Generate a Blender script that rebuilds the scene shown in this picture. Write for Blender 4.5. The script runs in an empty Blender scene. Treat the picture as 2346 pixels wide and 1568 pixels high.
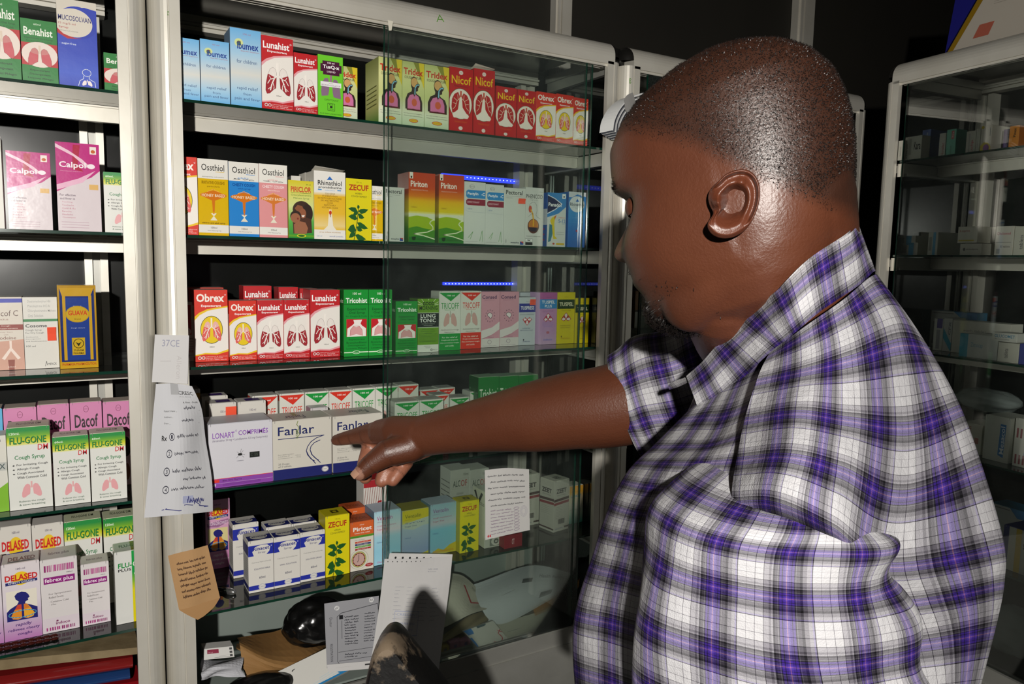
import bpy, bmesh, math, random
import numpy as np
from mathutils import Vector, Matrix
random.seed(7)
SC = bpy.context.scene
COL = SC.collection

# ------------------------------------------------------------------ camera
IMG_W, IMG_H, FPX = 2346, 1568, 1730.3
YAW, PITCH, ROLL = (math.radians(a) for a in (30.868, 6.101, 1.154))
CPOS = np.array([0.0, -1.45, 1.45])
FW = np.array([math.sin(YAW)*math.cos(PITCH), math.cos(YAW)*math.cos(PITCH), -math.sin(PITCH)])
_r = np.array([math.cos(YAW), -math.sin(YAW), 0.0]); _u = np.cross(_r, FW)
RT = math.cos(ROLL)*_r + math.sin(ROLL)*_u
UP = -math.sin(ROLL)*_r + math.cos(ROLL)*_u
cam_d = bpy.data.cameras.new('camera'); cam = bpy.data.objects.new('camera', cam_d); COL.objects.link(cam)
cam_d.sensor_width = 36.0; cam_d.lens = FPX/IMG_W*36.0; cam_d.clip_start = 0.02; cam_d.clip_end = 50
cam.matrix_world = Matrix(((RT[0], UP[0], -FW[0], CPOS[0]), (RT[1], UP[1], -FW[1], CPOS[1]), (RT[2], UP[2], -FW[2], CPOS[2]), (0, 0, 0, 1)))
SC.camera = cam

# ------------------------------------------------------------------ light: the camera's own flash, a dim shop behind it
world = bpy.data.worlds.new('world'); SC.world = world; world.use_nodes = True
world.node_tree.nodes['Background'].inputs[0].default_value = (0.9, 0.95, 1.0, 1)
world.node_tree.nodes['Background'].inputs[1].default_value = 0.016
fl_d = bpy.data.lights.new('camera_flash', 'SPOT'); fl = bpy.data.objects.new('camera_flash', fl_d); COL.objects.link(fl)
fl_d.energy = 200.0; fl_d.shadow_soft_size = 0.02; fl_d.spot_size = math.radians(112); fl_d.spot_blend = 1.0
fl_d.color = (1.0, 0.965, 0.90)
FLASH = CPOS - FW*0.80 + UP*0.145
fl.location = Vector(FLASH)
_aim = CPOS + (FW + RT*((960-1173)/FPX) - UP*((860-784)/FPX))*1.55 - FLASH
fl.rotation_euler = Vector(_aim).to_track_quat('-Z', 'Y').to_euler()

SC.cycles.transparent_max_bounces = 32
SC.view_settings.view_transform = 'Standard'; SC.view_settings.look = 'None'
SC.view_settings.exposure = 0.0; SC.view_settings.gamma = 1.0; SC.view_settings.use_curve_mapping = False

# ------------------------------------------------------------------ measuring helpers (photo point -> place in the room)
def project(P):
    d = np.asarray(P, float) - CPOS; z = d @ FW
    return 1173 + FPX*(d @ RT)/z, 784 - FPX*(d @ UP)/z, z
def ray(px, py): return FW + RT*((px-1173)/FPX) - UP*((py-784)/FPX)
def at_depth(px, py, z): return CPOS + ray(px, py)*z
def on_plane(px, py, P0, n):
    d = ray(px, py); n = np.asarray(n, float)
    return CPOS + d*(((np.asarray(P0)-CPOS) @ n)/(d @ n))
def on_y(px, py, y): return on_plane(px, py, (0, y, 0), (0, 1, 0))
def on_z(px, py, z): return on_plane(px, py, (0, 0, z), (0, 0, 1))
def solve_px(P0, d, px):
    e = np.asarray(P0, float)-CPOS; k = px-1173; d = np.asarray(d, float)
    return (FPX*(e @ RT) - k*(e @ FW))/(k*(d @ FW) - FPX*(d @ RT))
def solve_py(P0, d, py):
    e = np.asarray(P0, float)-CPOS; k = 784-py; d = np.asarray(d, float)
    return (FPX*(e @ UP) - k*(e @ FW))/(k*(d @ FW) - FPX*(d @ UP))

# ------------------------------------------------------------------ colours and materials
def lin(c): return c/12.92 if c <= 0.04045 else ((c+0.055)/1.055)**2.4
_hx = {}
def hx(c):
    if not isinstance(c, str): return c
    if c not in _hx:
        s = c.lstrip('#')
        if len(s) == 3: s = ''.join(a*2 for a in s)
        _hx[c] = tuple(lin(int(s[i:i+2], 16)/255) for i in (0, 2, 4)) + (1.0,)
    return _hx[c]
def mix(a, b, t): a, b = hx(a), hx(b); return tuple(a[i]+(b[i]-a[i])*t for i in range(3))+(1.0,)

M = {}
def new_mat(name):
    m = bpy.data.materials.new(name); m.use_nodes = True
    nt = m.node_tree; return m, nt, nt.nodes['Principled BSDF']
def noise(nt, scale, detail=3, rough=0.5):
    tc = nt.nodes.new('ShaderNodeTexCoord'); n = nt.nodes.new('ShaderNodeTexNoise')
    n.inputs['Scale'].default_value = scale; n.inputs['Detail'].default_value = detail; n.inputs['Roughness'].default_value = rough
    nt.links.new(tc.outputs['Object'], n.inputs['Vector']); return n
def bump(nt, p, src, strength, dist):
    b = nt.nodes.new('ShaderNodeBump'); b.inputs['Strength'].default_value = strength; b.inputs['Distance'].default_value = dist
    nt.links.new(src, b.inputs['Height']); nt.links.new(b.outputs[0], p.inputs['Normal']); return b
def ramp(nt, src, stops, interp='LINEAR'):
    r = nt.nodes.new('ShaderNodeValToRGB'); r.color_ramp.interpolation = interp
    el = r.color_ramp.elements
    while len(el) < len(stops): el.new(0.5)
    for e, (p, c) in zip(el, stops): e.position = p; e.color = hx(c)
    nt.links.new(src, r.inputs[0]); return r
def printed(name, rough, spec=0.5, bmp=0.12, scale=60, coat=0.0):
    m, nt, p = new_mat(name)
    a = nt.nodes.new('ShaderNodeAttribute'); a.attribute_name = 'ink'
    nt.links.new(a.outputs['Color'], p.inputs['Base Color'])
    p.inputs['Roughness'].default_value = rough; p.inputs['Specular IOR Level'].default_value = spec
    p.inputs['Coat Weight'].default_value = coat; p.inputs['Coat Roughness'].default_value = 0.12
    n = noise(nt, scale, 3); bump(nt, p, n.outputs[0], bmp, 0.002)
    M[name] = m
def plain(name, c, rough, metal=0.0, spec=0.5, c2=None, scale=12, bmp=0.0, bs=80):
    m, nt, p = new_mat(name)
    n = noise(nt, scale, 4)
    r = ramp(nt, n.outputs[0], [(0.3, c), (0.75, c2 or c)])
    nt.links.new(r.outputs[0], p.inputs['Base Color'])
    p.inputs['Roughness'].default_value = rough; p.inputs['Metallic'].default_value = metal; p.inputs['Specular IOR Level'].default_value = spec
    if bmp:
        n2 = noise(nt, bs, 3); bump(nt, p, n2.outputs[0], bmp, 0.004)
    M[name] = m
printed('card', 0.42, 0.45, 0.10, 45)
printed('gloss_card', 0.17, 0.5, 0.14, 38, 0.25)
printed('paper', 0.75, 0.2, 0.25, 25)
plain('aluminium', '#d6d2c8', 0.38, 0.35, 0.5, '#c9c4b8', 9, 0.03, 30)
plain('aluminium_dull', '#a9a8a2', 0.42, 0.5, 0.5, '#989790', 9)
plain('black_panel', '#0b0c0b', 0.22, 0.0, 0.35, '#141614', 5, 0.05, 6)
plain('pale_panel', '#8b948e', 0.45, 0.0, 0.4, '#7b8580', 4, 0.04, 9)
plain('wall_paint', '#24221e', 0.7, 0.0, 0.25, '#2a2823', 3)
plain('dark_floor', '#2a2622', 0.6, 0.0, 0.3, '#38322c', 5)
plain('black_plastic', '#161514', 0.35, 0.0, 0.5, '#201e1c', 14)
plain('green_edge', '#0c2a20', 0.15, 0.0, 0.5, '#10382a', 20)
plain('steel', '#c8c8c8', 0.2, 0.9, 0.5)
def glass(name, tint, refl=1.0, haze=0.0):
    m, nt, p = new_mat(name)
    out = nt.nodes['Material Output']; nt.nodes.remove(p)
    t = nt.nodes.new('ShaderNodeBsdfTransparent'); t.inputs[0].default_value = hx(tint)
    g = nt.nodes.new('ShaderNodeBsdfGlossy'); g.inputs['Roughness'].default_value = 0.02; g.inputs[0].default_value = (refl, refl, refl, 1)
    f = nt.nodes.new('ShaderNodeFresnel'); f.inputs[0].default_value = 1.5
    mx = nt.nodes.new('ShaderNodeMixShader'); nt.links.new(f.outputs[0], mx.inputs[0]); nt.links.new(t.outputs[0], mx.inputs[1]); nt.links.new(g.outputs[0], mx.inputs[2])
    src = mx.outputs[0]
    if haze:
        d = nt.nodes.new('ShaderNodeBsdfDiffuse'); d.inputs[0].default_value = hx('#aab4ae')
        n = noise(nt, 14, 5, 0.7); r = ramp(nt, n.outputs[0], [(0.35, '#000'), (0.8, '#fff')])
        mu = nt.nodes.new('ShaderNodeMath'); mu.operation = 'MULTIPLY_ADD'; mu.inputs[1].default_value = haze; mu.inputs[2].default_value = haze*0.6
        nt.links.new(r.outputs[0], mu.inputs[0])
        m2 = nt.nodes.new('ShaderNodeMixShader'); nt.links.new(mu.outputs[0], m2.inputs[0]); nt.links.new(src, m2.inputs[1]); nt.links.new(d.outputs[0], m2.inputs[2]); src = m2.outputs[0]
    nt.links.new(src, out.inputs[0]); M[name] = m
glass('clear_glass', (.955, .975, .962, 1), 1.0, 0.010)
glass('shelf_glass', (.93, .965, .945, 1), 1.0, 0.02)
glass('side_glass', (.72, .78, .75, 1), 1.0, 0.010)
glass('film', '#f4f4f4', 1.0, 0.02)

# ------------------------------------------------------------------ mesh builder
class MB:
    def __init__(s): s.v = []; s.f = []; s.c = []; s.m = []; s.uv = None
    def face(s, pts, c='#fff', m=0):
        k = len(s.v); s.v += [tuple(p) for p in pts]; s.f.append(tuple(range(k, k+len(pts)))); s.c.append(c); s.m.append(m)
    def add(s, verts, faces, c='#fff', m=0):
        k = len(s.v); s.v += [tuple(p) for p in verts]
        for f in faces: s.f.append(tuple(i+k for i in f)); s.c.append(c); s.m.append(m)
    def box(s, a, b, c='#fff', m=0, ch=0.0):
        lo = np.minimum(a, b); hi = np.maximum(a, b)
        if not ch:
            p = [(hi[0] if i & 1 else lo[0], hi[1] if i & 2 else lo[1], hi[2] if i & 4 else lo[2]) for i in range(8)]
            s.add(p, [(0, 2, 3, 1), (4, 5, 7, 6), (0, 1, 5, 4), (2, 6, 7, 3), (0, 4, 6, 2), (1, 3, 7, 5)], c, m); return
        cx = (lo+hi)/2; h = (hi-lo)/2; V = []; idx = {}
        for i in range(8):
            sg = np.array([1 if i & 1 else -1, 1 if i & 2 else -1, 1 if i & 4 else -1])
            for ax in range(3):
                e = h-ch; e[ax] = h[ax]; idx[i, ax] = len(V); V.append(tuple(cx+sg*e))
        F = []
        for ax in range(3):
            a1, a2 = 1 << ((ax+1) % 3), 1 << ((ax+2) % 3); b0 = 1 << ax
            F.append((idx[b0, ax], idx[b0 | a1, ax], idx[b0 | a1 | a2, ax], idx[b0 | a2, ax]))
            F.append((idx[0, ax], idx[a2, ax], idx[a1 | a2, ax], idx[a1, ax]))
            for s1 in (0, a1):
                for s2 in (0, a2):
                    i, j = s1 | s2, s1 | s2 | b0; x1, x2 = (ax+1) % 3, (ax+2) % 3
                    q = (idx[i, x1], idx[j, x1], idx[j, x2], idx[i, x2])
                    F.append(q if (bool(s1) != bool(s2)) else q[::-1])
        for i in range(8):
            q = (idx[i, 0], idx[i, 1], idx[i, 2]); F.append(q if bin(i).count('1') % 2 else q[::-1])
        s.add(V, F, c, m)
    def extrude(s, prof, z0, z1, c='#fff', m=0, ax=2, caps=True):
        """closed 2D profile swept along an axis (ax=2: xy profile along z; ax=0: (y,z) profile along x; ax=1: (x,z) along y)"""
        n = len(prof)
        def P(q, t): return (q[0], q[1], t) if ax == 2 else ((t, q[0], q[1]) if ax == 0 else (q[0], t, q[1]))
        V = [P(q, z0) for q in prof]+[P(q, z1) for q in prof]
        F = [(i, (i+1) % n, n+(i+1) % n, n+i) for i in range(n)]
        if caps: F += [tuple(range(n))[::-1], tuple(range(n, 2*n))]
        s.add(V, F, c, m)
    def tube(s, pts, rad, n=10, c='#fff', m=0, caps=True, flat=None):
        pts = [np.asarray(p, float) for p in pts]; k0 = len(s.v); N = len(pts)
        rad = rad if hasattr(rad, '__len__') else [rad]*N
        t0 = pts[1]-pts[0]; ref = np.array([0, 0, 1.0]) if abs(t0[2]) < 0.9*np.linalg.norm(t0) else np.array([1.0, 0, 0])
        for i in range(N):
            t = pts[min(i+1, N-1)]-pts[max(i-1, 0)]; t /= np.linalg.norm(t)+1e-12
            a = np.cross(t, ref); a /= np.linalg.norm(a)+1e-12; b = np.cross(a, t); ref = b
            for j in range(n):
                w = 2*math.pi*j/n; s.v.append(tuple(pts[i]+rad[i]*(a*math.cos(w)+b*math.sin(w)*(flat or 1))))
        F = [(k0+i*n+j, k0+i*n+(j+1) % n, k0+(i+1)*n+(j+1) % n, k0+(i+1)*n+j) for i in range(N-1) for j in range(n)]
        if caps: F += [tuple(k0+j for j in range(n))[::-1], tuple(k0+(N-1)*n+j for j in range(n))]
        for f in F: s.f.append(f); s.c.append(c); s.m.append(m)
    def grid(s, P, c='#fff', m=0, closed_u=False):
        """P: (rows, cols, 3) array"""
        P = np.asarray(P); R, Cn = P.shape[:2]; k = len(s.v); s.v += [tuple(p) for p in P.reshape(-1, 3)]
        for i in range(R-1):
            for j in range(Cn if closed_u else Cn-1):
                s.f.append((k+i*Cn+j, k+i*Cn+(j+1) % Cn, k+(i+1)*Cn+(j+1) % Cn, k+(i+1)*Cn+j)); s.c.append(c); s.m.append(m)
    def build(s, name, mats, parent=None, smooth=False, loc=None, rotz=None):
        me = bpy.data.meshes.new(name); me.from_pydata(s.v, [], s.f)
        mats = mats if isinstance(mats, (list, tuple)) else [mats]
        for k in mats: me.materials.append(M[k] if isinstance(k, str) else k)
        if len(mats) > 1: me.polygons.foreach_set('material_index', s.m)
        at = me.color_attributes.new('ink', 'FLOAT_COLOR', 'CORNER')
        buf = []
        for f, c in zip(s.f, s.c):
            if isinstance(c, list):
                for q in c: buf.extend(hx(q))
            else: buf.extend(hx(c)*len(f))
        at.data.foreach_set('color', buf)
        if smooth: me.polygons.foreach_set('use_smooth', [True]*len(me.polygons))
        me.update()
        ob = bpy.data.objects.new(name, me); COL.objects.link(ob)
        if parent: ob.parent = parent
        if loc is not None: ob.location = tuple(loc)
        if rotz: ob.rotation_euler[2] = rotz
        return ob
def tag(o, label=None, cat=None, group=None, kind=None):
    if label: o['label'] = label
    if cat: o['category'] = cat
    if group: o['group'] = group
    if kind: o['kind'] = kind
    return o
def empty(name, loc, label, cat, group=None, rotz=0.0):
    o = bpy.data.objects.new(name, None); COL.objects.link(o); o.empty_display_size = 0.05
    o.location = tuple(loc); o.rotation_euler[2] = rotz
    return tag(o, label, cat, group)

# ------------------------------------------------------------------ lettering
_gl = {}
def glyphs(s, bold=0.0):
    if bold > .011 and any(q in s for q in 'MWN'): bold = .011
    if (s, bold) in _gl: return _gl[s, bold]
    cu = bpy.data.curves.new('lettering', 'FONT'); cu.body = s; cu.size = 1.0; cu.resolution_u = 2; cu.offset = bold; cu.fill_mode = 'FRONT'
    ob = bpy.data.objects.new('lettering', cu); me = ob.to_mesh()
    v = np.array([(q.co.x, q.co.y) for q in me.vertices]) if len(me.vertices) else np.zeros((0, 2))
    f = [tuple(p.vertices) for p in me.polygons]
    ob.to_mesh_clear(); bpy.data.objects.remove(ob); bpy.data.curves.remove(cu)
    if len(v): lo = v.min(0); hi = v.max(0); v = (v-lo)/np.maximum(hi-lo, 1e-6)
    _gl[s, bold] = (v, f); return v, f
def clip(poly, x0=0.0, y0=0.0, x1=1.0, y1=1.0):
    for ax, lim, sg in ((0, x0, 1), (0, x1, -1), (1, y0, 1), (1, y1, -1)):
        out = []
        for i in range(len(poly)):
            a, b = poly[i-1], poly[i]; da, db = sg*(a[ax]-lim), sg*(b[ax]-lim)
            if (da >= 0) != (db >= 0):
                t = da/(da-db); out.append((a[0]+(b[0]-a[0])*t, a[1]+(b[1]-a[1])*t))
            if db >= 0: out.append(b)
        poly = out
        if len(poly) < 3: return []
    return poly
# art primitives; face coordinates: x 0..1 across, y 0..1 DOWN the face
def R(x0, y0, x1, y1, c): return ('P', [(x0, y0), (x1, y0), (x1, y1), (x0, y1)], c)
def P(pts, c): return ('P', pts, c)
def E(cx, cy, rx, ry, c, n=28): return ('P', [(cx+rx*math.cos(2*math.pi*i/n), cy+ry*math.sin(2*math.pi*i/n)) for i in range(n)], c)
def T(s, x0, y0, x1, y1, c, b=0.0, sh=0.0, rot=0): return ('T', s, x0, y0, x1, y1, c, b, sh, rot)
def L(pts, w, c): return ('L', pts, w, c)
def G(stops, x0=0.0, x1=1.0): return ('G', stops, x0, x1)
def ring(cx, cy, rx, ry, w, c, n=28):
    if n == 4: return L([(cx-rx, cy-ry), (cx+rx, cy-ry), (cx+rx, cy+ry), (cx-rx, cy+ry), (cx-rx, cy-ry)], w, c)
    return L([(cx+rx*math.cos(2*math.pi*i/n), cy+ry*math.sin(2*math.pi*i/n)) for i in range(n+1)], w, c)
def emit(mb, art, w, h, pos, base=0.00015, step=0.00003, m=0):
    """pos(x_m, y_up_m, lift) -> 3D point on the face"""
    k = 0
    for a in art:
        lift = base+k*step; k += 1
        if a[0] == 'P':
            q = clip(a[1])
            if len(q) >= 3:
                ar = sum(q[i-1][0]*q[i][1]-q[i][0]*q[i-1][1] for i in range(len(q)))
                if ar > 0: q = q[::-1]
                mb.face([pos(x*w, (1-y)*h, lift) for x, y in q], a[2], m)
        elif a[0] == 'T':
            _, s, x0, y0, x1, y1, c, b, sh, rot = a
            v, f = glyphs(s, b)
            if not len(v): continue
            X, Y = v[:, 0], v[:, 1]
            if rot == 90: X, Y = 1-Y, X
            elif rot == -90: X, Y = Y, 1-X
            elif rot == 180: X, Y = 1-X, 1-Y
            X = x0+(x1-x0)*X; Y = y1+(y0-y1)*Y
            xm = X*w + sh*(y1-Y)*h; ym = (1-Y)*h
            ins = (xm > -1e-5) & (xm < w+1e-5) & (ym > -1e-5) & (ym < h+1e-5)
            if ins.all(): mb.add([pos(xm[i], ym[i], lift) for i in range(len(xm))], f, c, m)
            else:
                for g in f:
                    q = clip([(xm[i]/w, 1-ym[i]/h) for i in g])
                    if len(q) >= 3: mb.face([pos(x*w, (1-y)*h, lift) for x, y in q], c, m)
        elif a[0] == 'L':
            _, pts, lw, c = a; hw = lw*w/2
            for i in range(len(pts)-1):
                ax, ay = pts[i][0]*w, (1-pts[i][1])*h; bx, by = pts[i+1][0]*w, (1-pts[i+1][1])*h
                dx, dy = bx-ax, by-ay; l = math.hypot(dx, dy)
                if l < 1e-7: continue
                dx, dy = dx/l*hw, dy/l*hw; e = 0.35
                q = [(ax-dx*e+dy, ay-dy*e-dx), (bx+dx*e+dy, by+dy*e-dx), (bx+dx*e-dy, by+dy*e+dx), (ax-dx*e-dy, ay-dy*e+dx)]
                q = clip([(x/w, 1-y/h) for x, y in q])
                if len(q) >= 3: mb.face([pos(x*w, (1-y)*h, lift) for x, y in q], c, m)
        elif a[0] == 'G':
            _, st, x0, x1 = a
            for (t0, c0), (t1, c1) in zip(st, st[1:]):
                mb.face([pos(x0*w, (1-t1)*h, lift), pos(x1*w, (1-t1)*h, lift), pos(x1*w, (1-t0)*h, lift), pos(x0*w, (1-t0)*h, lift)], [c1, c1, c0, c0], m)
# ------------------------------------------------------------------ printed carton designs
WH, CR, NV, RD, BK, GY = '#f2efe8', '#e9e4d6', '#1d2f8a', '#c8201f', '#1a1a1a', '#6a6a6a'
def lungs(x0, y0, x1, y1, c, br='#f4eee6', tr='#f4eee6', line=None, top=None, twig=True):
    o = []; W, H = x1-x0, y1-y0
    lobe = [(.44, .30), (.40, .20), (.31, .14), (.20, .20), (.10, .40), (.03, .68), (.02, .88), (.07, .98), (.17, .96), (.31, .84), (.41, .78), (.43, .55)]
    for mir in (0, 1):
        q = [((1-x if mir else x), y) for x, y in lobe]
        q = [(x0+x*W, y0+y*H) for x, y in q]
        if line: o.append(L(q+[q[0]], .012, line))
        o.append(P(q, c))
        if top:
            t = [(.44, .30), (.40, .20), (.31, .14), (.20, .20), (.12, .36), (.3, .42), (.43, .44)]
            o.append(P([(x0+(1-x if mir else x)*W, y0+y*H) for x, y in t], top))
        if twig:
            for pl, w in (([(.5, .36), (.36, .48), (.26, .66), (.20, .86)], .030), ([(.36, .48), (.20, .52), (.10, .66)], .020), ([(.29, .6), (.34, .74), (.33, .82)], .018), ([(.24, .52), (.16, .42)], .014), ([(.23, .75), (.11, .84)], .014), ([(.36, .48), (.30, .30)], .016)):
                o.append(L([(x0+(1-x if mir else x)*W, y0+y*H) for x, y in pl], w*W*1.5, br))
    o.append(R(x0+.46*W, y0, x0+.54*W, y0+.40*H, tr))
    return o
def smalltext(lines, x0, y0, x1, dy, c, fr=.62, ctr=True):
    o = []; mx = max(len(s) for s in lines)
    for i, s in enumerate(lines):
        wd = (x1-x0)*len(s)/mx; a = (x0+x1)/2-wd/2 if ctr else x0
        o.append(T(s, a, y0+i*dy, a+wd, y0+i*dy+dy*fr, c))
    return o
def bust(x0, y0, x1, y1, c='#1b1d70'):
    q = [(.0, 1), (.0, .66), (.12, .55), (.34, .44), (.40, .34), (.30, .24), (.27, .12), (.36, .03), (.50, 0), (.64, .04), (.72, .13), (.76, .23), (.70, .27), (.71, .33), (.62, .37), (.60, .43), (.80, .52), (1, .62), (1, 1)]
    return [P([(x0+x*(x1-x0), y0+y*(y1-y0)) for x, y in q], c)]
def plant(y0=.42, y1=1.0, c='#1f5a24', st='#3a4a1c'):
    f = lambda q: [(x, y0+y*(y1-y0)) for x, y in q]
    def leaf(x, y, dx, dy, w):
        n = math.hypot(dx, dy); px, py = -dy/n*w, dx/n*w
        return P(f([(x, y), (x+.3*dx+px, y+.3*dy+py*1.4), (x+.7*dx+.8*px, y+.7*dy+py), (x+dx, y+dy), (x+.6*dx-.6*px, y+.6*dy-.6*py), (x+.25*dx-.7*px, y+.25*dy-.7*py)]), c)
    return [L(f([(.30, 1.0), (.38, .72), (.44, .4), (.48, .12)]), .025, st), leaf(.46, .2, -.38, -.08, .07), leaf(.47, .18, .40, -.06, .07), leaf(.46, .26, .25, .10, .07), leaf(.48, .12, -.03, -.12, .06),
            leaf(.44, .40, -.36, -.06, .08), leaf(.42, .50, .44, .16, .08), leaf(.40, .62, .24, .10, .07), leaf(.38, .72, -.32, .0, .12), leaf(.34, .85, .44, .12, .08), leaf(.36, .8, -.26, .14, .08), leaf(.46, .22, -.2, .08, .06)]
def honey(cx, cy, s):
    return [E(cx, cy, .45*s, .038*s, '#d9832a'), P([(cx-.38*s, cy-.012), (cx-.2*s, cy-.042*s), (cx, cy-.066*s), (cx+.2*s, cy-.042*s), (cx+.38*s, cy-.012), (cx+.38*s, cy+.015), (cx+.2*s, cy+.045*s), (cx+.05*s, cy+.07*s), (cx+.03*s, cy+.22*s), (cx-.03*s, cy+.22*s), (cx-.05*s, cy+.07*s), (cx-.2*s, cy+.045*s), (cx-.38*s, cy+.015)], '#d5761f'),
            L([(cx-.2*s, cy-.045*s), (cx, cy-.078*s), (cx+.2*s, cy-.045*s)], .02, '#f1b04e'), T('HONEY BASED', cx-.38*s, cy-.018, cx+.38*s, cy+.022, '#f5e6c8', .015),
            P([(cx-.1, cy+.235), (cx+.1, cy+.235), (cx, cy+.28)], '#e9e2cc'), P([(cx-.12, cy+.33), (cx+.12, cy+.33), (cx, cy+.27)], '#e9e2cc'), E(cx, cy+.235, .025, .012, '#d5761f')]
ART = {}
def art(name, side, top, front, sideart=(), topart=(), mat='card'): ART[name] = dict(side=side, top=top, front=list(front), sideart=list(sideart), topart=list(topart), mat=mat)
def wave_lab(hd, wv):
    f = [R(0, 0, 1, 1, '#f1ebe4')]
    f += [P([(0, 0), (1, 0), (1, .245), (.7, .265), (.4, .29), (.15, .35), (0, .42)], wv), P([(0, 0), (1, 0), (1, .225), (.68, .245), (.38, .268), (.14, .315), (0, .37)], hd)]
    f += [P([(0, .90), (.3, .875), (.65, .885), (1, .835), (1, 1), (0, 1)], wv), P([(0, .915), (.3, .895), (.65, .905), (1, .865), (1, 1), (0, 1)], hd)]
    f += [ring(.13, .945, .045, .018, .02, '#fff', 12), ring(.24, .945, .045, .018, .02, '#fff', 12)]
    f += smalltext(['Laboratory & Allied Ltd.', 'Plot No. 209/10349,', 'P.O. Box 42875, Nairobi'], .32, .925, .97, .022, '#fbeeee', .6, False)
    return f
def obrex(): return wave_lab('#d8301c', '#eec31a') + [T('Obrex', .06, .055, .9, .17, '#fbf3ea', .028), ring(.93, .07, .02, .008, .008, '#fff', 8), T('Expectorant', .2, .205, .8, .245, '#fff', .02), E(.5, .555, .34, .195, '#3a3a10'), E(.5, .555, .325, .187, '#eccb12')] + lungs(.20, .39, .80, .72, '#e2605c', '#f6ece0', '#f6ece0', None, '#edb5ae') + [T('100ml', .43, .785, .57, .803, BK)]
art('obrex', '#d8301c', '#c9b7ae', obrex(), [R(.08, .06, .92, .94, '#efe6dc'), R(.08, .06, .92, .22, '#c8201f')])
def luna(): return wave_lab('#c41f26', '#eaa3ab') + [T('Lunahist', .05, .075, .88, .17, '#fff', .022), ring(.92, .08, .025, .01, .01, '#fff', 8), T('Expectorant', .18, .19, .8, .228, '#fff', .018)] + lungs(.10, .36, .92, .80, '#a3242e', '#f6efe8', '#f6efe8', '#6a5a58', '#efe6e0') + [T('100ml', .45, .80, .6, .815, BK)]
art('lunahist', '#b71c22', '#c9b7ae', luna())
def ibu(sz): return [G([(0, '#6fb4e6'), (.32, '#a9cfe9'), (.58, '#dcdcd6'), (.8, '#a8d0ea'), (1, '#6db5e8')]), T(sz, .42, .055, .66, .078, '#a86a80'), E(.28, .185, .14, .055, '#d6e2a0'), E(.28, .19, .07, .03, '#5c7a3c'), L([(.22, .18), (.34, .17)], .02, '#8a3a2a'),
                  T('ibumex', .22, .17, .92, .265, '#1c3d94', .02), T('Ibuprofen Suspension', .34, .275, .94, .298, '#b5676b'), T('for children', .2, .395, .86, .445, '#46618c'), T('rapid relief', .2, .745, .88, .80, '#46618c'), T('from', .4, .825, .66, .86, '#46618c'), T('pain and fever', .12, .885, .95, .935, '#46618c')]
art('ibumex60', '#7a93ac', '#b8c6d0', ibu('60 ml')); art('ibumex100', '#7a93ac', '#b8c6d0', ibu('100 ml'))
tq = [R(0, 0, 1, 1, '#6fd02a'), P([(.18, .09), (.86, .09), (.86, .14), (.95, .14), (.95, .27), (.86, .27), (.86, .32), (.2, .32), (.2, .27), (.1, .27), (.1, .14), (.18, .14)], '#4a1236'), T('100 ml', .38, .105, .66, .135, '#f0e0e8', .02), T('TusQ-x', .2, .155, .86, .225, '#fff', .03), T('LIQUID', .36, .25, .7, .285, '#f0e0e8', .015), R(.47, .32, .56, .46, '#9c7a86')]
tq += [P([(.12, .6), (.16, .46), (.26, .38), (.40, .37), (.45, .46), (.44, .58), (.40, .66), (.14, .68)], '#8c6e88'), P([(.90, .62), (.86, .47), (.76, .39), (.63, .38), (.57, .46), (.58, .60), (.62, .68), (.92, .70)], '#8c6e88'), R(.1, .435, .93, .515, '#f0eef0'), T('WITH', .42, .45, .6, .468, '#9a8a9a'), T('BRONCHODILATOR', .14, .478, .9, .502, '#8a6a8a'), T('EXPECTORANT', .26, .72, .82, .75, '#3a6a1c'), ring(.52, .85, .14, .06, .015, '#2c5a18', 4), T('BLUE', .44, .80, .6, .82, BK), T('CROSS', .42, .875, .62, .895, BK), R(.47, .83, .57, .865, BK), T('BLUE GREEN LABORATORIES', .08, .955, .94, .975, '#2c5a18')]
art('tusq', '#5aa824', '#8fc060', tq)
def tri(): 
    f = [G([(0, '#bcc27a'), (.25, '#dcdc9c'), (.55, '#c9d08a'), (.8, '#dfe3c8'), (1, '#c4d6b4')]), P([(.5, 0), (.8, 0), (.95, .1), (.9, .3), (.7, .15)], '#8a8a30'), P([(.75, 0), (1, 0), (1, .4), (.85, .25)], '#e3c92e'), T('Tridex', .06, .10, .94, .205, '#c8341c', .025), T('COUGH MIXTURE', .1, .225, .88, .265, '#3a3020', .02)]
    f += [P([(.14, .74), (.14, .60), (.24, .50), (.42, .46), (.44, .42), (.40, .38), (.38, .31), (.42, .25), (.52, .22), (.64, .24), (.72, .31), (.78, .37), (.72, .40), (.72, .44), (.62, .46), (.66, .49), (.84, .53), (.92, .62), (.92, .76)], '#33211a'), E(.55, .315, .15, .075, '#d6a668'), L([(.78, .345), (.66, .35), (.58, .40), (.57, .5)], .07, '#1e2a40'), L([(.76, .345), (.66, .352), (.585, .40), (.575, .5)], .045, '#86c4dc'),
          P([(.24, .74), (.24, .60), (.34, .52), (.5, .50), (.55, .54), (.6, .50), (.74, .53), (.82, .62), (.82, .75), (.54, .73)], '#d878a8'), E(.55, .63, .12, .06, '#d0603c'), R(.2, .735, .88, .76, '#5a1414')]
    return f+[L([(.02, .765), (1, .775)], .01, '#e8ecc8'), T('For relief of Chest Congestion,', .08, .80, .92, .82, '#4a4a3a'), T('Chesty Cough, Colds and Allergies', .08, .838, .94, .858, '#4a4a3a'), E(.52, .92, .21, .03, '#c8341c'), E(.52, .92, .18, .022, '#e8c01c'), T('COSMOS', .38, .912, .66, .928, '#8a1c10')]
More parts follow.
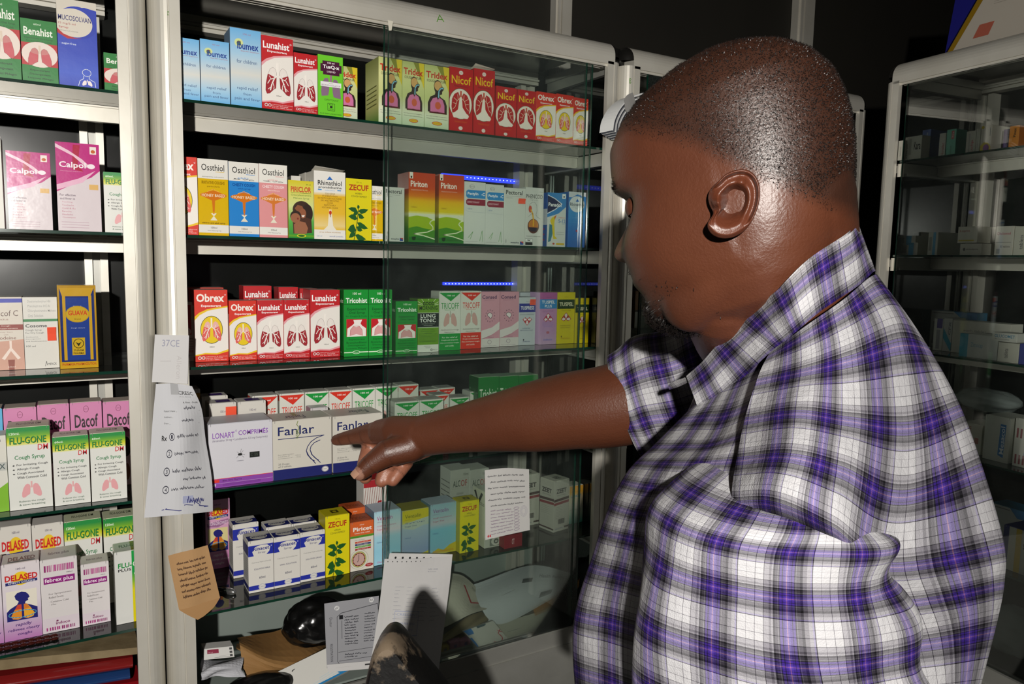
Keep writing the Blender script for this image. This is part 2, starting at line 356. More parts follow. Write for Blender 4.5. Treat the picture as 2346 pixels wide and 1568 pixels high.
art('tridex', '#a8ac5c', '#a4a680', tri(), [G([(0, '#8c9448'), (.4, '#d4d890'), (.75, '#c8c87c'), (1, '#5a9440')])]+[L([(.1, .45+.07*i), (.85, .43+.07*i)], .03, '#6a6c3a') for i in range(5)])
def nic():
    f = [R(0, 0, 1, 1, '#c0181c'), E(.48, .075, .09, .032, '#e8dcd4'), T('COSMOS', .42, .07, .54, .08, '#a22'), T('Nicof', .08, .125, .92, .255, '#efc81a', .035), T('Expectorant', .2, .27, .8, .305, '#6a0c10', .01), E(.47, .565, .50, .245, '#1c5a2c'), E(.47, .565, .485, .238, '#f0e8dc')]
    f += [P([(.08, .62), (.1, .5), (.2, .42), (.36, .38), (.43, .44), (.46, .56), (.38, .64), (.3, .7), (.12, .72)], '#b5181c'), P([(.87, .64), (.85, .5), (.75, .42), (.6, .39), (.53, .44), (.50, .56), (.58, .64), (.66, .7), (.84, .73)], '#b5181c'), P([(.44, .44), (.52, .44), (.56, .62), (.75, .72), (.85, .75), (.78, .79), (.18, .79), (.12, .74), (.36, .66)], '#f0e8dc'), R(.445, .36, .515, .46, '#c84a30')]
    for s in (1, -1):
        for q in ([(.48, .46), (.48+.16*s, .52), (.48+.30*s, .48)], [(.48+.16*s, .52), (.48+.24*s, .62), (.48+.34*s, .66)], [(.48+.2*s, .57), (.48+.34*s, .56)], [(.48+.12*s, .5), (.48+.14*s, .42)]): f.append(L(q, .016, '#f0dcc0'))
    return f+[T('Reliable Relief', .22, .835, .76, .862, '#d8641c'), T('100ml', .4, .88, .58, .895, '#7a0c10'), E(.48, .95, .09, .03, '#e8dcd4')]
art('nicof', '#b4161a', '#c8a8a0', nic(), [R(0, 0, 1, 1, '#b4161a'), R(.0, .05, .14, .9, '#e8dcd4')])
def oss(c1, c2, head, sub, foot, hd2):
    f = [R(0, 0, 1, 1, '#e9e6de'), R(0, .255, 1, .86, c1), R(0, .965, 1, 1, c1), T('Ossthiol', .12, .065, .88, .15, '#1e1e1e', .004), R(.58, .16, .88, .166, c1)]
    if sub: f.append(T(sub, .3, .2, .66, .222, c1))
    f += [T(hd2, .14, .222, .86, .24, '#444'), T(head, .12, .285, .88, .325, c2, .015), T(foot, .3, .345, .72, .37, c2, .006)]
    return f + honey(.5, .47, 1.0) + [T('100ml', .4, .885, .6, .91, '#4a4048'), T('With Measuring Cup', .28, .93, .74, .945, '#5a5058')]
art('oss_yellow', '#d8b020', '#d9d5c8', oss('#dcb414', '#7a5a08', 'IRRITATIVE COUGHS', '', 'particularly', 'pentoxyverine, carbocisteine')+[T('children and adult syrup', .1, .825, .88, .85, '#4a3408', .015)], mat='gloss_card')
art('oss_blue', '#3a86c8', '#d9d5c8', oss('#2f86d2', '#123a86', 'CHESTY COUGH', 'adults', 'adult syrup', '5%'), mat='gloss_card')
art('oss_pink', '#d88a8c', '#d9d5d8', oss('#df9294', '#f6e6e6', 'CHESTY COUGH', 'children', 'children and infants syrup', '2%'))
pc = [G([(0, '#d8c81c'), (.2, '#dcd860'), (.45, '#d4dc90'), (.7, '#58b048'), (1, '#1c8a2c')]), T('30 ml', .7, .05, .88, .075, '#5a7a1c', .01), T('PIRICLOR', .1, .105, .9, .2, '#c8201c', .02), R(.1, .212, .9, .218, '#3a6a1c'), T('Chlorpheniramine', .1, .235, .9, .275, '#4a7a2c'), T('Maleate Syrup', .2, .29, .82, .325, '#4a7a2c')]
pc += [E(.52, .50, .36, .15, '#3a2418'), E(.74, .56, .22, .16, '#2c1a12'), P([(.18, .92), (.16, .72), (.3, .6), (.6, .62), (.9, .66), (.92, .90)], '#4a2a1c'), P([(.24, .48), (.36, .42), (.54, .44), (.66, .56), (.66, .64), (.54, .62), (.38, .56)], '#8a5234'), E(.56, .565, .13, .085, '#94583a'), E(.28, .62, .22, .1, '#2c1a12'), E(.27, .65, .19, .085, '#9c6244'), P([(.22, .92), (.2, .76), (.4, .70), (.66, .72), (.76, .82), (.7, .92)], '#9c6446'), P([(.5, .6), (.64, .59), (.6, .63), (.54, .63)], '#f0e6dc'), E(.36, .66, .035, .018, '#7a2a20'), R(0, .94, 1, .975, '#5aa020'), E(.5, .955, .18, .028, '#e8d81c'), E(.5, .955, .14, .02, '#1c6a1c')]
art('piriclor', '#b8b840', '#c8c490', pc)
def rhi(): return [R(0, 0, 1, 1, '#ece9e2'), R(0, .31, 1, .86, '#e8b81c'), G([(.31, '#ece6cc'), (.36, '#e9b81c'), (.62, '#e9bc30'), (.8, '#eed48c'), (.86, '#e9bc30')]), P([(.5, .07), (.6, .125), (.4, .125)], '#2c6cc0'), T('Rhinathiol', .12, .135, .88, .205, '#2a2a2a', .012), T('prométhazine', .14, .215, .88, .262, '#2a2a2a', .012), R(.12, .265, .24, .28, '#2c8ad0'), R(.74, .265, .86, .28, '#2c8ad0'), T('carbocisteine', .34, .268, .66, .285, '#5aa0d8')] + smalltext(['TOUX SECHE', 'ET D\'IRRITATION', 'EN PARTICULIER NOCTURNES', 'DRY AND IRRITATING', 'COUGHS', 'PARTICULARLY', 'NOCTURNAL COUGHS'], .12, .315, .88, .034, '#6a4a10', .72) + [P([(.46, .62), (.56, .62), (.6, .8), (.7, .86), (.3, .86), (.43, .8)], '#f0ead8'), R(.47, .56, .55, .66, '#f0e2c0'), E(.51, .605, .04, .032, '#c8341c'), L([(.51, .63), (.51, .67)], .02, '#8a2a1c'), T('sirop enfants et adultes', .16, .885, .84, .91, '#a8780c'), R(0, .925, 1, 1, '#ece9e2'), T('125 ml', .08, .945, .24, .965, '#5a8ac0'), T('sanofi aventis', .48, .945, .92, .965, '#3a5aa8')]
art('rhinathiol', '#d8d4c8', '#d8d4c8', rhi(), [R(0, 0, 1, .34, '#d8d4c8'), R(0, .34, 1, .88, '#d8b860'), P([(.5, .12), (.7, .2), (.3, .2)], '#2c6cc0'), T('Rhin', .3, .24, .9, .3, '#2a2a2a', .01)])
zc = [R(0, 0, 1, 1, '#e2d414'), T('100 mL', .4, .045, .62, .07, '#8a7a10'), T('ZECUF', .1, .095, .88, .19, '#b8361c', .028), T('HERBAL', .36, .225, .64, .252, '#3a4a1c'), T('COUGH REMEDY', .2, .27, .82, .3, '#3a4a1c')]+plant()
art('zecuf', '#b8ac1c', '#c4b81c', zc, [T('COUGH REMEDY', .3, .3, .6, .8, '#8a801c', 0, 0, 90)], [R(.36, .3, .68, .7, '#4a4410'), E(.52, .5, .08, .1, '#b8ac1c')])
art('pectoral', '#c4c6c0', '#c9c9c2', [R(0, 0, 1, 1, '#cfd1ca'), T('Pectoral', .08, .04, .86, .115, '#1e2226', .012), T('Cough syrup for dry and irritating coughs', .08, .135, .8, .152, GY), T('Carbocisteine', .08, .165, .4, .18, GY), R(.1, .9, .13, .96, '#8a8a8a'), T('mepha', .34, .935, .74, .972, '#2c3a4a', .02), P([(.78, .93), (.94, .93), (.94, .985), (.78, .985)], '#2c4a9a'), P([(.78, .93), (.94, .93), (.94, .96)], '#c8301c')])
pir = [G([(0, '#c0401c'), (.22, '#c4481c'), (.34, '#d87c18'), (.40, '#e4b414'), (.55, '#dcc81c'), (.585, '#e0dc90')]), R(0, .585, 1, 1, '#d8dcc0'), P([(0, .64), (.3, .615), (.7, .63), (1, .68), (1, 1), (0, 1)], '#9ab81c'), P([(0, .8), (.3, .77), (.65, .80), (1, .82), (1, 1), (0, 1)], '#4a8c24'), P([(0, .93), (.4, .9), (1, .93), (1, 1), (0, 1)], '#2c7a2c'), L([(.98, .66), (.84, .69), (.80, .72), (.92, .77), (.93, .81), (.7, .85), (.2, .88), (.55, .9), (1, .95)], .035, '#e6ecc4'), R(.03, 0, .16, .09, '#e9e2d6'), P([(.06, .055), (.13, .055), (.115, .085), (.075, .085)], '#3a2a1c'), T('Piriton', .07, .12, .7, .205, '#f4ece0', .02), T('expectorant linctus', .09, .235, .72, .265, '#e8b8a0'), T('100ml', .1, .485, .3, .505, '#8a5a10'), P([(.12, .925), (.28, .92), (.26, .965), (.18, .98), (.13, .96)], '#1c3a1c'), T('GlaxoSmithKline', .31, .935, .92, .968, '#2c4a1c')]
art('piriton', '#a84a1c', '#a04818', pir, [G([(0, '#a03c14'), (.3, '#a8441a'), (.42, '#c8a414'), (.56, '#c8b418'), (.6, '#c8c890'), (.64, '#8aa41c'), (.82, '#3a7c24'), (1, '#2c6a24')])], mat='gloss_card')
art('pectylin', '#c9cbc6', '#c4c6c0', [R(0, 0, 1, 1, '#d0d2cc'), ring(.36, .075, .12, .03, .012, '#888', 14), T('Ipca', .26, .06, .46, .092, '#777'), P([(.16, .13), (1, .13), (1, .26), (.16, .26), (.08, .235), (.08, .155)], '#2c86c4'), T('Pectylin', .15, .165, .66, .225, '#f4f6f8', .018), T('-C', .8, .165, .97, .215, '#f4f6f8', .018), P([(.16, .275), (1, .275), (1, .375), (.16, .375), (.08, .35), (.08, .30)], '#8a1c34'), T('EXPECTORANT', .14, .31, .72, .34, '#e0b8c0', .01), T('120 ml', .16, .42, .36, .445, '#5a74a8'), L([(.1, .4), (.08, .46), (.2, .48), (1, .49)], .01, '#a8b0b8'), L([(.2, .9), (.42, .80), (.3, .92)], .02, '#6aa05a'), L([(.75, .95), (.86, .78), (.9, .96)], .02, '#6aa05a'), T('Manufactured by Ipca Laboratories', .04, .955, .66, .972, '#8a8a8a')])
art('phencod', '#b8bab4', '#c4c6c0', [R(0, 0, 1, 1, '#cfd0ca'), T('100ml', .76, .06, .94, .075, GY), T('PHENCOD', .02, .115, .94, .185, '#1e2226', .004), T('Cough Linctus', .22, .20, .68, .222, GY), L([(.18, .36), (.22, .29), (.36, .25), (.5, .25), (.62, .30), (.64, .40), (.58, .46), (.66, .5), (.84, .53)], .012, '#555'), L([(.16, .5), (.3, .46), (.36, .44)], .012, '#555'), E(.26, .37, .09, .06, '#c8503c'), L([(.3, .38), (.4, .45), (.45, .57)], .07, '#dca828'), E(.45, .66, .32, .125, '#5a2c1c'), E(.45, .64, .27, .095, '#c07830'), P([(.2, .68), (.7, .68), (.62, .75), (.3, .75)], '#2c2030'), L([(.45, .53), (.45, .66)], .07, '#dca828'), T('for dry and irritating cough', .08, .825, .86, .845, '#3a3a3a', .008), R(.02, .88, .42, .93, '#f0f0ec'), ring(.22, .905, .19, .03, .01, '#222', 4), T('PMC', .12, .89, .34, .92, BK, .03), R(.02, .94, .42, .985, '#1c1c1c')])
art('panadol', '#2c5ca8', '#b4b8bc', [R(0, 0, 1, 1, '#d4d6d0'), R(0, 0, 1, .18, '#3c86c4'), P([(0, 0), (1, 0), (1, .25), (.6, .38), (0, .46)], '#3c86c4'), P([(0, .04), (.4, .1), (.8, .2), (.4, .32), (0, .4)], '#e0e4ec'), P([(0, .055), (.38, .115), (.74, .205), (.38, .305), (0, .38)], '#22284e'), R(.78, .01, .97, .1, '#f0f0ec'), P([(.83, .05), (.92, .05), (.9, .08), (.85, .08)], '#1c2c4a'), T('Panadol', .05, .185, .74, .255, '#fff', .02), T('Children\'s', .6, .44, .95, .465, '#c83a3a'), T('5-12', .6, .485, .97, .555, '#4a7ab8', .006), T('years', .8, .565, .95, .585, '#5a8ac0')] + [P([(.25, .46), (.44, .42), (.38, .56), (.42, .8), (.55, .85), (.34, .86), (.26, .62), (.15, .52)], '#dcc41c'), P([(.12, .58), (.26, .6), (.3, .76), (.2, .9), (.06, .92), (.1, .75)], '#3a7a8a'), P([(.36, .45), (.5, .4), (.4, .5)], '#c85a1c'), T('paracetamol', .5, .72, .92, .738, GY), T('Paracetamol', .5, .755, .92, .772, GY), E(.36, .945, .06, .018, '#b03a1c'), R(.5, .93, .94, .965, '#d8b428')], [R(0, .3, 1, .6, '#c8ccd4'), R(.2, .66, .8, .69, '#a83a6a'), R(.2, .76, .8, .79, '#a83a6a'), R(.2, .86, .8, .89, '#a83a6a')])
art('rhin_blue', '#2c64b0', '#b4b8bc', [G([(0, '#2c7cc4'), (.4, '#3a90d0'), (.7, '#2c74c0'), (1, '#2464b4')]), R(0, 0, 1, .1, '#d4d8dc'), P([(.1, .12), (.5, .04), (1, .08), (1, .2), (.6, .1)], '#2c7cc4'), E(.48, .22, .44, .145, '#e0e4e4'), P([(.5, .12), (.62, .175), (.4, .175)], '#2c6cc0'), T('Rhinathiol', .08, .195, .94, .255, '#2c3a4a', .012), T('carbocisteine', .2, .265, .8, .28, '#8a96a4'), T('5%', .4, .29, .55, .31, '#8a96a4'), T('toux grasses', .2, .455, .8, .475, '#6ab0e0'), T('chesty coughs', .2, .54, .8, .56, '#6ab0e0'), E(.5, .7, .06, .022, '#b0405a')])
def trich(): return [R(0, 0, 1, 1, '#149233'), T('100 ml', .36, .042, .7, .078, '#e6f2e0', .012), T('Tricohist', .08, .125, .95, .2, '#f4f8f0', .022), R(0, .215, 1, .222, '#0c5a20'), T('Expectorant', .14, .27, .9, .32, '#0a4a1c', .012), T('Oral Syrup', .2, .325, .86, .37, '#0a4a1c', .012), T('for Coughs & Colds', .08, .385, .94, .415, '#0c4c1c'), R(.1, .44, .93, .70, '#c41e28'), P([(.38, .45), (.66, .45), (.66, .50), (.74, .54), (.90, .58), (.9, .70), (.12, .70), (.14, .58), (.34, .53), (.42, .50)], '#f4ece6'), P([(.24, .69), (.26, .6), (.38, .545), (.5, .56), (.62, .545), (.74, .6), (.76, .69), (.5, .665)], '#dfa4a4'), P([(.3, .69), (.5, .672), (.7, .69)], '#f4ece6'), L([(.24, .69), (.26, .6), (.38, .545), (.62, .545), (.74, .6), (.76, .69)], .012, '#a8303a'), P([(.66, .45), (.74, .45), (.66, .52)], '#f4ece6')] + smalltext(['Expectorant', 'Bronchodilator', 'Decongestant', 'Loosens Phlegm'], .1, .73, .94, .045, '#0a4a1c', .72) + [R(0, .93, 1, .945, '#d8ecd0'), E(.5, .938, .16, .025, '#d8ecd0'), E(.5, .938, .13, .018, '#149233'), T('Dawa', .42, .93, .58, .946, '#e0f0d8')]
art('tricohist', '#0e6a26', '#5c7a58', trich(), [T('Tricohist', .15, .14, .9, .2, '#cfe0c8', .02), T('Dawa', .3, .93, .7, .95, '#9ac8a0')])
gm = [R(0, 0, 1, 1, '#6a9c1c'), R(0, .265, 1, .53, '#14201c'), R(0, .26, 1, .268, '#e8ece0'), R(0, .53, 1, .538, '#e8ece0'), R(0, .86, 1, 1, '#e0e2d8')]+[L([(.5+.5*math.cos(a)*.5, .12+.0*a), (.5+1.0*math.cos(a), .13-.2*math.sin(a))], .018, '#e4ecc4') for a in (.3, .7, 1.1, 1.55, 2.0, 2.4, 2.8)]
gm += [P([(.2, .22), (.24, .07), (.5, .03), (.78, .07), (.84, .22)], '#6a9c1c'), T('GOOD', .24, .055, .78, .125, '#10240c', .03), T('MORNING', .08, .135, .93, .21, '#10240c', .03), T('LUNG', .14, .285, .84, .355, '#f4f6f0', .02), T('TONIC', .1, .37, .86, .44, '#f4f6f0', .02), T('WINS RESPECT FROM ALL', .18, .46, .82, .475, '#b8c0b4'), T('WHOLE FAMILY', .28, .49, .72, .505, '#b8c0b4')]+smalltext(['Relieves Coughs,', 'Bronchitis, Catarrh', 'and Colds'], .16, .56, .84, .036, '#2c4a10', .66)+[ring(.5, .725, .42, .07, .01, '#3a5c14', 4)]+[L([(.1, .68+.025*i), (.86, .68+.025*i)], .012, '#48701a') for i in range(6)]+[T('LIVERPOOL', .3, .88, .62, .895, GY), T('ENGLAND', .38, .91, .58, .925, GY), ring(.66, .96, .04, .018, .02, '#222', 10), T('BELLS', .74, .95, .94, .97, GY)]
art('lung_tonic', '#4a7414', '#6a7a48', gm)
def tcf(c): return [R(0, 0, 1, 1, '#dcdcd2'), P([(0, .02), (1, .02), (.54, .165)], c), T('100 ml', .36, .055, .72, .082, '#f4f4ec', .012), T('TRICOFF', .09, .19, .92, .295, c, .004), T('Expectorant', .26, .30, .74, .325, c)] + lungs(.2, .33, .84, .60, '#cfa49c', '#dcdcd2', '#b4b4a8', '#b8a09a', None, False) + [P([(.34, .60), (.5, .55), (.68, .60)], '#dcdcd2'), T('Antihistamine Cough', .1, .64, .92, .668, '#5a4a48', .006), T('Expectorant', .26, .682, .72, .705, '#5a4a48', .006), R(0, .715, 1, 1, c)] + smalltext(['For the relief of', 'Coughs and Symptoms', 'that accompany coughs', 'and colds.'], .06, .765, .94, .048, '#e8f0e0', .6)
art('tricoff_g', '#9a9c94', '#a8a8a0', tcf('#12953a'), [R(.06, .08, .94, .96, '#c0c2ba')]+[L([(.2, .2+.06*i), (.8, .2+.06*i)], .02, '#888') for i in range(8)], [T('TRICOFF', .25, .4, .75, .6, '#7c8a7c', .004, 0, 180)])
art('tricoff_r', '#9a9c94', '#a8a8a0', tcf('#d8321f'), [R(.06, .08, .94, .96, '#c0c2ba'), R(0, .02, 1, .1, '#c04030')], [T('TRICOFF', .25, .4, .75, .6, '#8a6c64', .004, 0, 180)])
cs = [R(0, 0, 1, 1, '#d79cac'), T('Consed', .04, .065, .82, .13, '#4a2c5c', .018), T('(Expectorant)', .16, .142, .7, .162, '#7a4c6c'), E(.46, .435, .16, .06, '#d79cac'), P([(.33, .40), (.46, .375), (.58, .40), (.6, .44), (.5, .49), (.44, .46), (.34, .43)], '#f0e4e4'), L([(.33, .40), (.46, .375), (.58, .40), (.6, .44), (.5, .49), (.44, .46), (.34, .43), (.33, .40)], .02, '#4a2440')] + [R(.47+.25*math.cos(a)-.02, .435+.105*math.sin(a)-.008, .47+.25*math.cos(a)+.02, .435+.105*math.sin(a)+.008, '#6a3c5c') for a in [i*math.pi/6 for i in range(12)]]
cs += [P([(0, .7), (.6, .64), (1, .54), (1, .68), (.6, .77), (.0, .85)], '#e4dcda'), R(0, .84, 1, 1, '#dcd6d2'), P([(0, .85), (.5, .79), (1, .74), (1, .84), (0, .845)], '#d79cac'), T('100ml', .38, .81, .68, .832, '#8a5a7c'), ring(.46, .905, .1, .035, .014, '#7a5a7a', 12), T('Pharmaceuticals Limited', .1, .965, .84, .982, '#8a7a8a')]
art('consed', '#b87c8c', '#b49aa0', cs)
def arrows(cy, c, dn=False):
    f = lambda y: cy+(-(y) if dn else y)
    A = [P([(.22, f(.02)), (.36, f(-.05)), (.5, f(-.11)), (.64, f(-.05)), (.8, f(.02)), (.64, f(.065)), (.5, f(.03)), (.38, f(.065))], c), P([(.5, f(-.095)), (.6, f(-.05)), (.55, f(-.05)), (.55, f(-.01)), (.45, f(-.01)), (.45, f(-.05)), (.4, f(-.05))], '#f2e8e8'), P([(.27, f(.02)), (.37, f(-.02)), (.37, f(0)), (.46, f(0)), (.46, f(.035)), (.37, f(.035)), (.37, f(.055))], '#f2e8e8'), P([(.75, f(.02)), (.65, f(-.02)), (.65, f(0)), (.54, f(0)), (.54, f(.035)), (.65, f(.035)), (.65, f(.055))], '#f2e8e8')]
    return A
art('tuspress', '#b8bac0', '#b8bab8', [R(0, 0, 1, 1, '#c6ccd2'), T('60 ml', .42, .08, .62, .1, GY), R(0, .13, 1, .31, '#2c3490'), T('TUSPRESS', .1, .185, .92, .26, '#f4f4f8', .02), T('COUGH SUPPRESSANT', .06, .345, .94, .37, '#5a6470')] + arrows(.48, '#c02c38', True) + [T('SUPPRESSES', .2, .635, .7, .66, '#4a5a78'), T('IRRITATING COUGH', .1, .675, .86, .7, '#4a5a78'), E(.3, .885, .04, .018, '#223'), T('indoco', .26, .905, .7, .935, '#3a4a78', .01)])
art('tuspel_plus', '#a080a4', '#a8989c', [G([(0, '#b05c9c'), (.13, '#b05c9c'), (.131, '#2c86c8'), (.31, '#2c86c8'), (.311, '#c48cb8'), (.7, '#c094c0'), (1, '#c4a4c4')]), T('100 ml', .36, .085, .62, .105, '#7a2c6c'), T('TUSPEL', .12, .155, .88, .215, '#f0f4f8', .02), T('PLUS', .3, .235, .7, .29, '#f0f4f8', .02), T('COUGH SYRUP', .22, .345, .78, .368, '#7a4c84')] + arrows(.5, '#b02c48') + smalltext(['FOR SYMPTOMATIC', 'RELIEF OF COUGH', 'AND WHEEZING'], .18, .575, .82, .034, '#8a7ac0', .6) + [E(.5, .77, .09, .026, '#b86a7c'), T('indoco', .26, .885, .76, .925, '#5a6ac0', .008)])
def tsp(): return [R(0, 0, 1, 1, '#dccb0c'), T('100 ml', .4, .08, .62, .1, '#8a7a10'), R(0, .14, 1, .32, '#1c3a10'), T('TUSPEL', .12, .195, .9, .27, '#ece8c0', .022), T('COUGH SYRUP', .22, .345, .76, .365, '#6a6010')] + arrows(.5, '#b03414') + [T('ANTIALLERGIC', .18, .635, .78, .658, '#6a5c10'), T('EXPECTORANT', .2, .675, .76, .698, '#6a5c10'), E(.26, .86, .03, .016, '#5a4a10'), T('indoco', .24, .875, .74, .91, '#b08a14', .008)]
art('tuspel', '#a89c18', '#a8a04c', tsp())
lon = [R(0, 0, 1, 1, '#d3d1d8'), T('LONART', .06, .135, .4, .225, '#8a50b0', .02), ring(.425, .125, .012, .014, .004, '#8a50b0', 8), T('COMPRIMÉS', .46, .105, .93, .2, '#8a50b0', .02), T('(Artéméther 20 mg + Luméfantrine 120 mg Comprimés)', .06, .24, .92, .285, '#5a4a6a'), E(.48, .505, .035, .02, '#1c1c1c'), R(.63, .485, .79, .575, '#1c211e'), T('C  5N', .65, .505, .76, .555, '#4a5248')] + [L([(.48, .5), (.48+a, .5+b)], .004, '#2a2a2a') for a, b in ((-.06, .06), (-.05, -.04), (.06, .06), (.05, -.05), (.02, -.08), (.075, .02))] + [E(.48, .605, .06, .007, '#a09ea8')]
lon += [R(0, .855, 1, .863, '#e0402c'), R(0, .863, 1, 1, '#8c46a8'), R(0, .93, 1, .934, '#c8a8d8'), R(.02, .87, .15, .915, '#e03a2c'), T('DS', .02, .935, .1, .97, '#f0e8f4', .03), T('Bliss GVS Pharma', .2, .88, .5, .905, '#4a1c5c', .01)]+[L([(.2, .945+.014*i), (.8, .94+.014*i)], .006, '#6a2c84') for i in range(3)]
art('lonart', '#a8a8b0', '#9a9aa0', lon)
def fan(a, b): return [R(0, 0, 1, 1, '#d2cdc2'), R(0, .825, 1, 1, '#1e2468'), T('Fanlar', .085, .1, .7, .25, '#1c2560', .008), R(.085, .30, .87, .312, '#1c2560'), L([(.87, .305), (.74, .34), (.64, .40), (.58, .48), (.56, .55), (.58, .62), (.64, .70), (.70, .74)], .013, '#1c2560'), L([(.80, .385), (.70, .42), (.64, .48), (.625, .54), (.65, .62), (.71, .69), (.77, .735)], .013, '#1c2560'), L([(.56, .55), (.60, .64), (.72, .79)], .013, '#1c2560'), L([(.625, .54), (.66, .63), (.8, .78)], .013, '#1c2560')] + ([T('Each tablet contains:', .085, .565, .35, .583, GY), T('Sulfadoxine BP .......... 500mg', .085, .598, .46, .616, GY), T('Pyrimethamine BP ...... 25mg', .085, .63, .46, .648, GY)]) + [T(a, .085, .72, .27, .75, '#4a4a52'), T(b, .085, .763, .31, .793, '#4a4a52'), E(.885, .90, .06, .05, '#e4e0dc'), ring(.885, .90, .052, .044, .006, '#1e2468', 20), T('DAWA', .855, .888, .915, .912, '#5a6078')]
art('fanlar_en', '#a8a49c', '#8f8b84', fan('25 Doses', 'of 3 tablets.')+[L([(.42, .02), (.4, .08), (.44, .14), (.41, .2), (.45, .25), (.4, .3)], .012, '#86925a'), T('DAWA', .38, .16, .42, .32, '#86925a', .01, 0, 90)], (), [T('Fanlar', .25, .45, .6, .85, '#3a3a58', .008, 0, 180), R(.42, .1, .5, .5, '#a0a878')])
art('fanlar_fr', '#a8a49c', '#8f8b84', fan('25 doses de', '3 comprimés')[:], (), [T('Fanlar', .4, .35, .8, .75, '#2a2a44', .008, 0, 180)])
art('tcold', '#9c9a96', '#a29f9a', [R(0, 0, 1, 1, '#d4d0c8'), T('100 ml', .42, .1, .64, .135, '#4a3c5c'), T('Tuxlin', .1, .3, .8, .42, '#3a2c5a', .004), E(.38, .3, .07, .045, '#dccb20')], (), [R(.3, .25, .85, .85, '#4a2c7c')])
def rin(a, b): return [R(0, 0, 1, 1, '#ddd9d2'), R(0, .085, 1, .29, '#2430a0'), P([(.16, .21), (.26, .12), (.5, .09), (.76, .1), (.88, .15), (.84, .23), (.72, .29), (.6, .33), (.4, .33), (.22, .29)], '#ddd9d2'), T('Rinacet', .2, .12, .84, .19, '#222a86', .02), T(a, .38, .215, .68, .262, '#3a3f78', .004), E(.92, .13, .02, .009, '#cfd4f0'), T('Cetirizine Hydrochloride', .13, .405, .9, .435, '#777'), T(b, .22, .535, .86, .565, '#4a4a6a', .01), T('60ml', .42, .70, .66, .745, '#3a3a5a', .008), R(0, .865, 1, .955, '#2430a0'), E(.53, .905, .14, .06, '#ddd9d2'), ring(.53, .905, .115, .05, .018, '#b0b4c8', 18), T('DAWA', .47, .893, .59, .917, '#8a90a8')]
_rt = [R(0, .42, 1, 1, '#22286c'), E(.5, .62, .36, .3, '#c8c5be'), T('Rinacet', .2, .52, .8, .72, '#24285c', .02, 0, 180)]
_rs = [R(0, .085, 1, .29, '#20266c'), R(0, .865, 1, .955, '#20266c')]+[L([(.15, .36+.04*i), (.85, .36+.04*i)], .02, '#6a6a6a') for i in range(11)]
art('rinacet_fr', '#8e8c88', '#aaa7a1', rin('Sirop', 'SOLUTION ORALE'), _rs, _rt); art('rinacet_en', '#8e8c88', '#aaa7a1', rin('Syrup', 'ORAL SOLUTION'), _rs, _rt)
pct = [R(0, 0, 1, 1, '#ddd8cc'), R(0, 0, 1, .28, '#d8642c'), R(0, .28, 1, .325, '#5a9c34'), T('60ml', .4, .05, .58, .075, '#f0e0d4'), T('Piricet', .12, .105, .92, .19, '#f8f0e8', .025), T('Once daily relief', .18, .215, .84, .25, '#f4e4d8', .01), T('Cetirizine Hydrochloride', .06, .29, .94, .315, '#2c4a1c'), T('Fast relief from:', .2, .36, .62, .38, GY)]+[R(.2, .40+.048*i, .88, .435+.048*i, c) for i, c in enumerate(('#c8482c', '#2c3470', '#5a9c34', '#a8282c'))]+[T(s, .3, .408+.048*i, .75, .428+.048*i, '#f0e8e0') for i, s in enumerate(('Runny Nose', 'Itchy Skin', 'Watery Eyes', 'Sneezing'))]+[E(.36, .77, .32, .165, '#8a9c4c'), E(.36, .77, .30, .155, '#c8bc7c'), E(.36, .77, .27, .14, '#9c3c30'), E(.36, .77, .235, .122, '#c8a49c'), L([(.36, .77), (.36, .67)], .02, '#2a2020'), L([(.36, .77), (.3, .82)], .02, '#2a2020')]+[E(.36+.25*math.cos(a), .77+.13*math.sin(a), .025, .012, '#2a1414', 8) for a in [i*math.pi/6 for i in range(12)]]+[ring(.36, .77, .4, .2, .012, '#a8a48c', 20), E(.8, .915, .17, .035, '#a8242c'), T('All Weather', .7, .9, .9, .915, '#f4dcdc'), T('Allergy', .73, .92, .87, .935, '#f4dcdc')]
art('piricet', '#b0552c', '#b8552a', pct, (), [T('Piricet', .2, .25, .85, .75, '#8a3c1c', .01)])
def ven(g, nm, n2, a, b, cc): return g + [T('Ventolin', .1, .085, .68, .165, nm, .006), T('salbutamol', .1, .185, .34, .205, n2), T(a, .1, .25, .82, .29, cc), T(b, .1, .315, .52, .36, cc), T('100ml', .1, .56, .3, .59, '#4a6a9a')]
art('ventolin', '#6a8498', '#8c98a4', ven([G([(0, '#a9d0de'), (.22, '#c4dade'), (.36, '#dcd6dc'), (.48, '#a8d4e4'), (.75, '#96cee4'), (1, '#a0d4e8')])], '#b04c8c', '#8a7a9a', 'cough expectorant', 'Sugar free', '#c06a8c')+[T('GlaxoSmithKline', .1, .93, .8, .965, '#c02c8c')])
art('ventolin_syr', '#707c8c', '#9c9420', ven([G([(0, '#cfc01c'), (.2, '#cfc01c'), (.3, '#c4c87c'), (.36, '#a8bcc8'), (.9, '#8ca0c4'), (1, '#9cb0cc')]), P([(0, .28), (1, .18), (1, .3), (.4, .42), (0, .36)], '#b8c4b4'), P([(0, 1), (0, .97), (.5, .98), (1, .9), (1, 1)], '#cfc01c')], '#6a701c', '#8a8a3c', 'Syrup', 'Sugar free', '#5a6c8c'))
art('ventolin_exp', '#5a7c8c', '#8c98a4', ven([G([(0, '#8cb0bc'), (.25, '#9cb8c0'), (.38, '#b8bcc4'), (.5, '#7cbcd0'), (1, '#84b8cc')]), P([(0, .97), (.3, .88), (.5, .93), (.75, .84), (1, .8), (1, 1), (0, 1)], '#c4b42c')], '#84508c', '#7a7a9a', 'cough expectorant', 'Sugar free', '#a85c74')+[T('GlaxoWellcome', .1, .92, .9, .965, '#c4641c')])
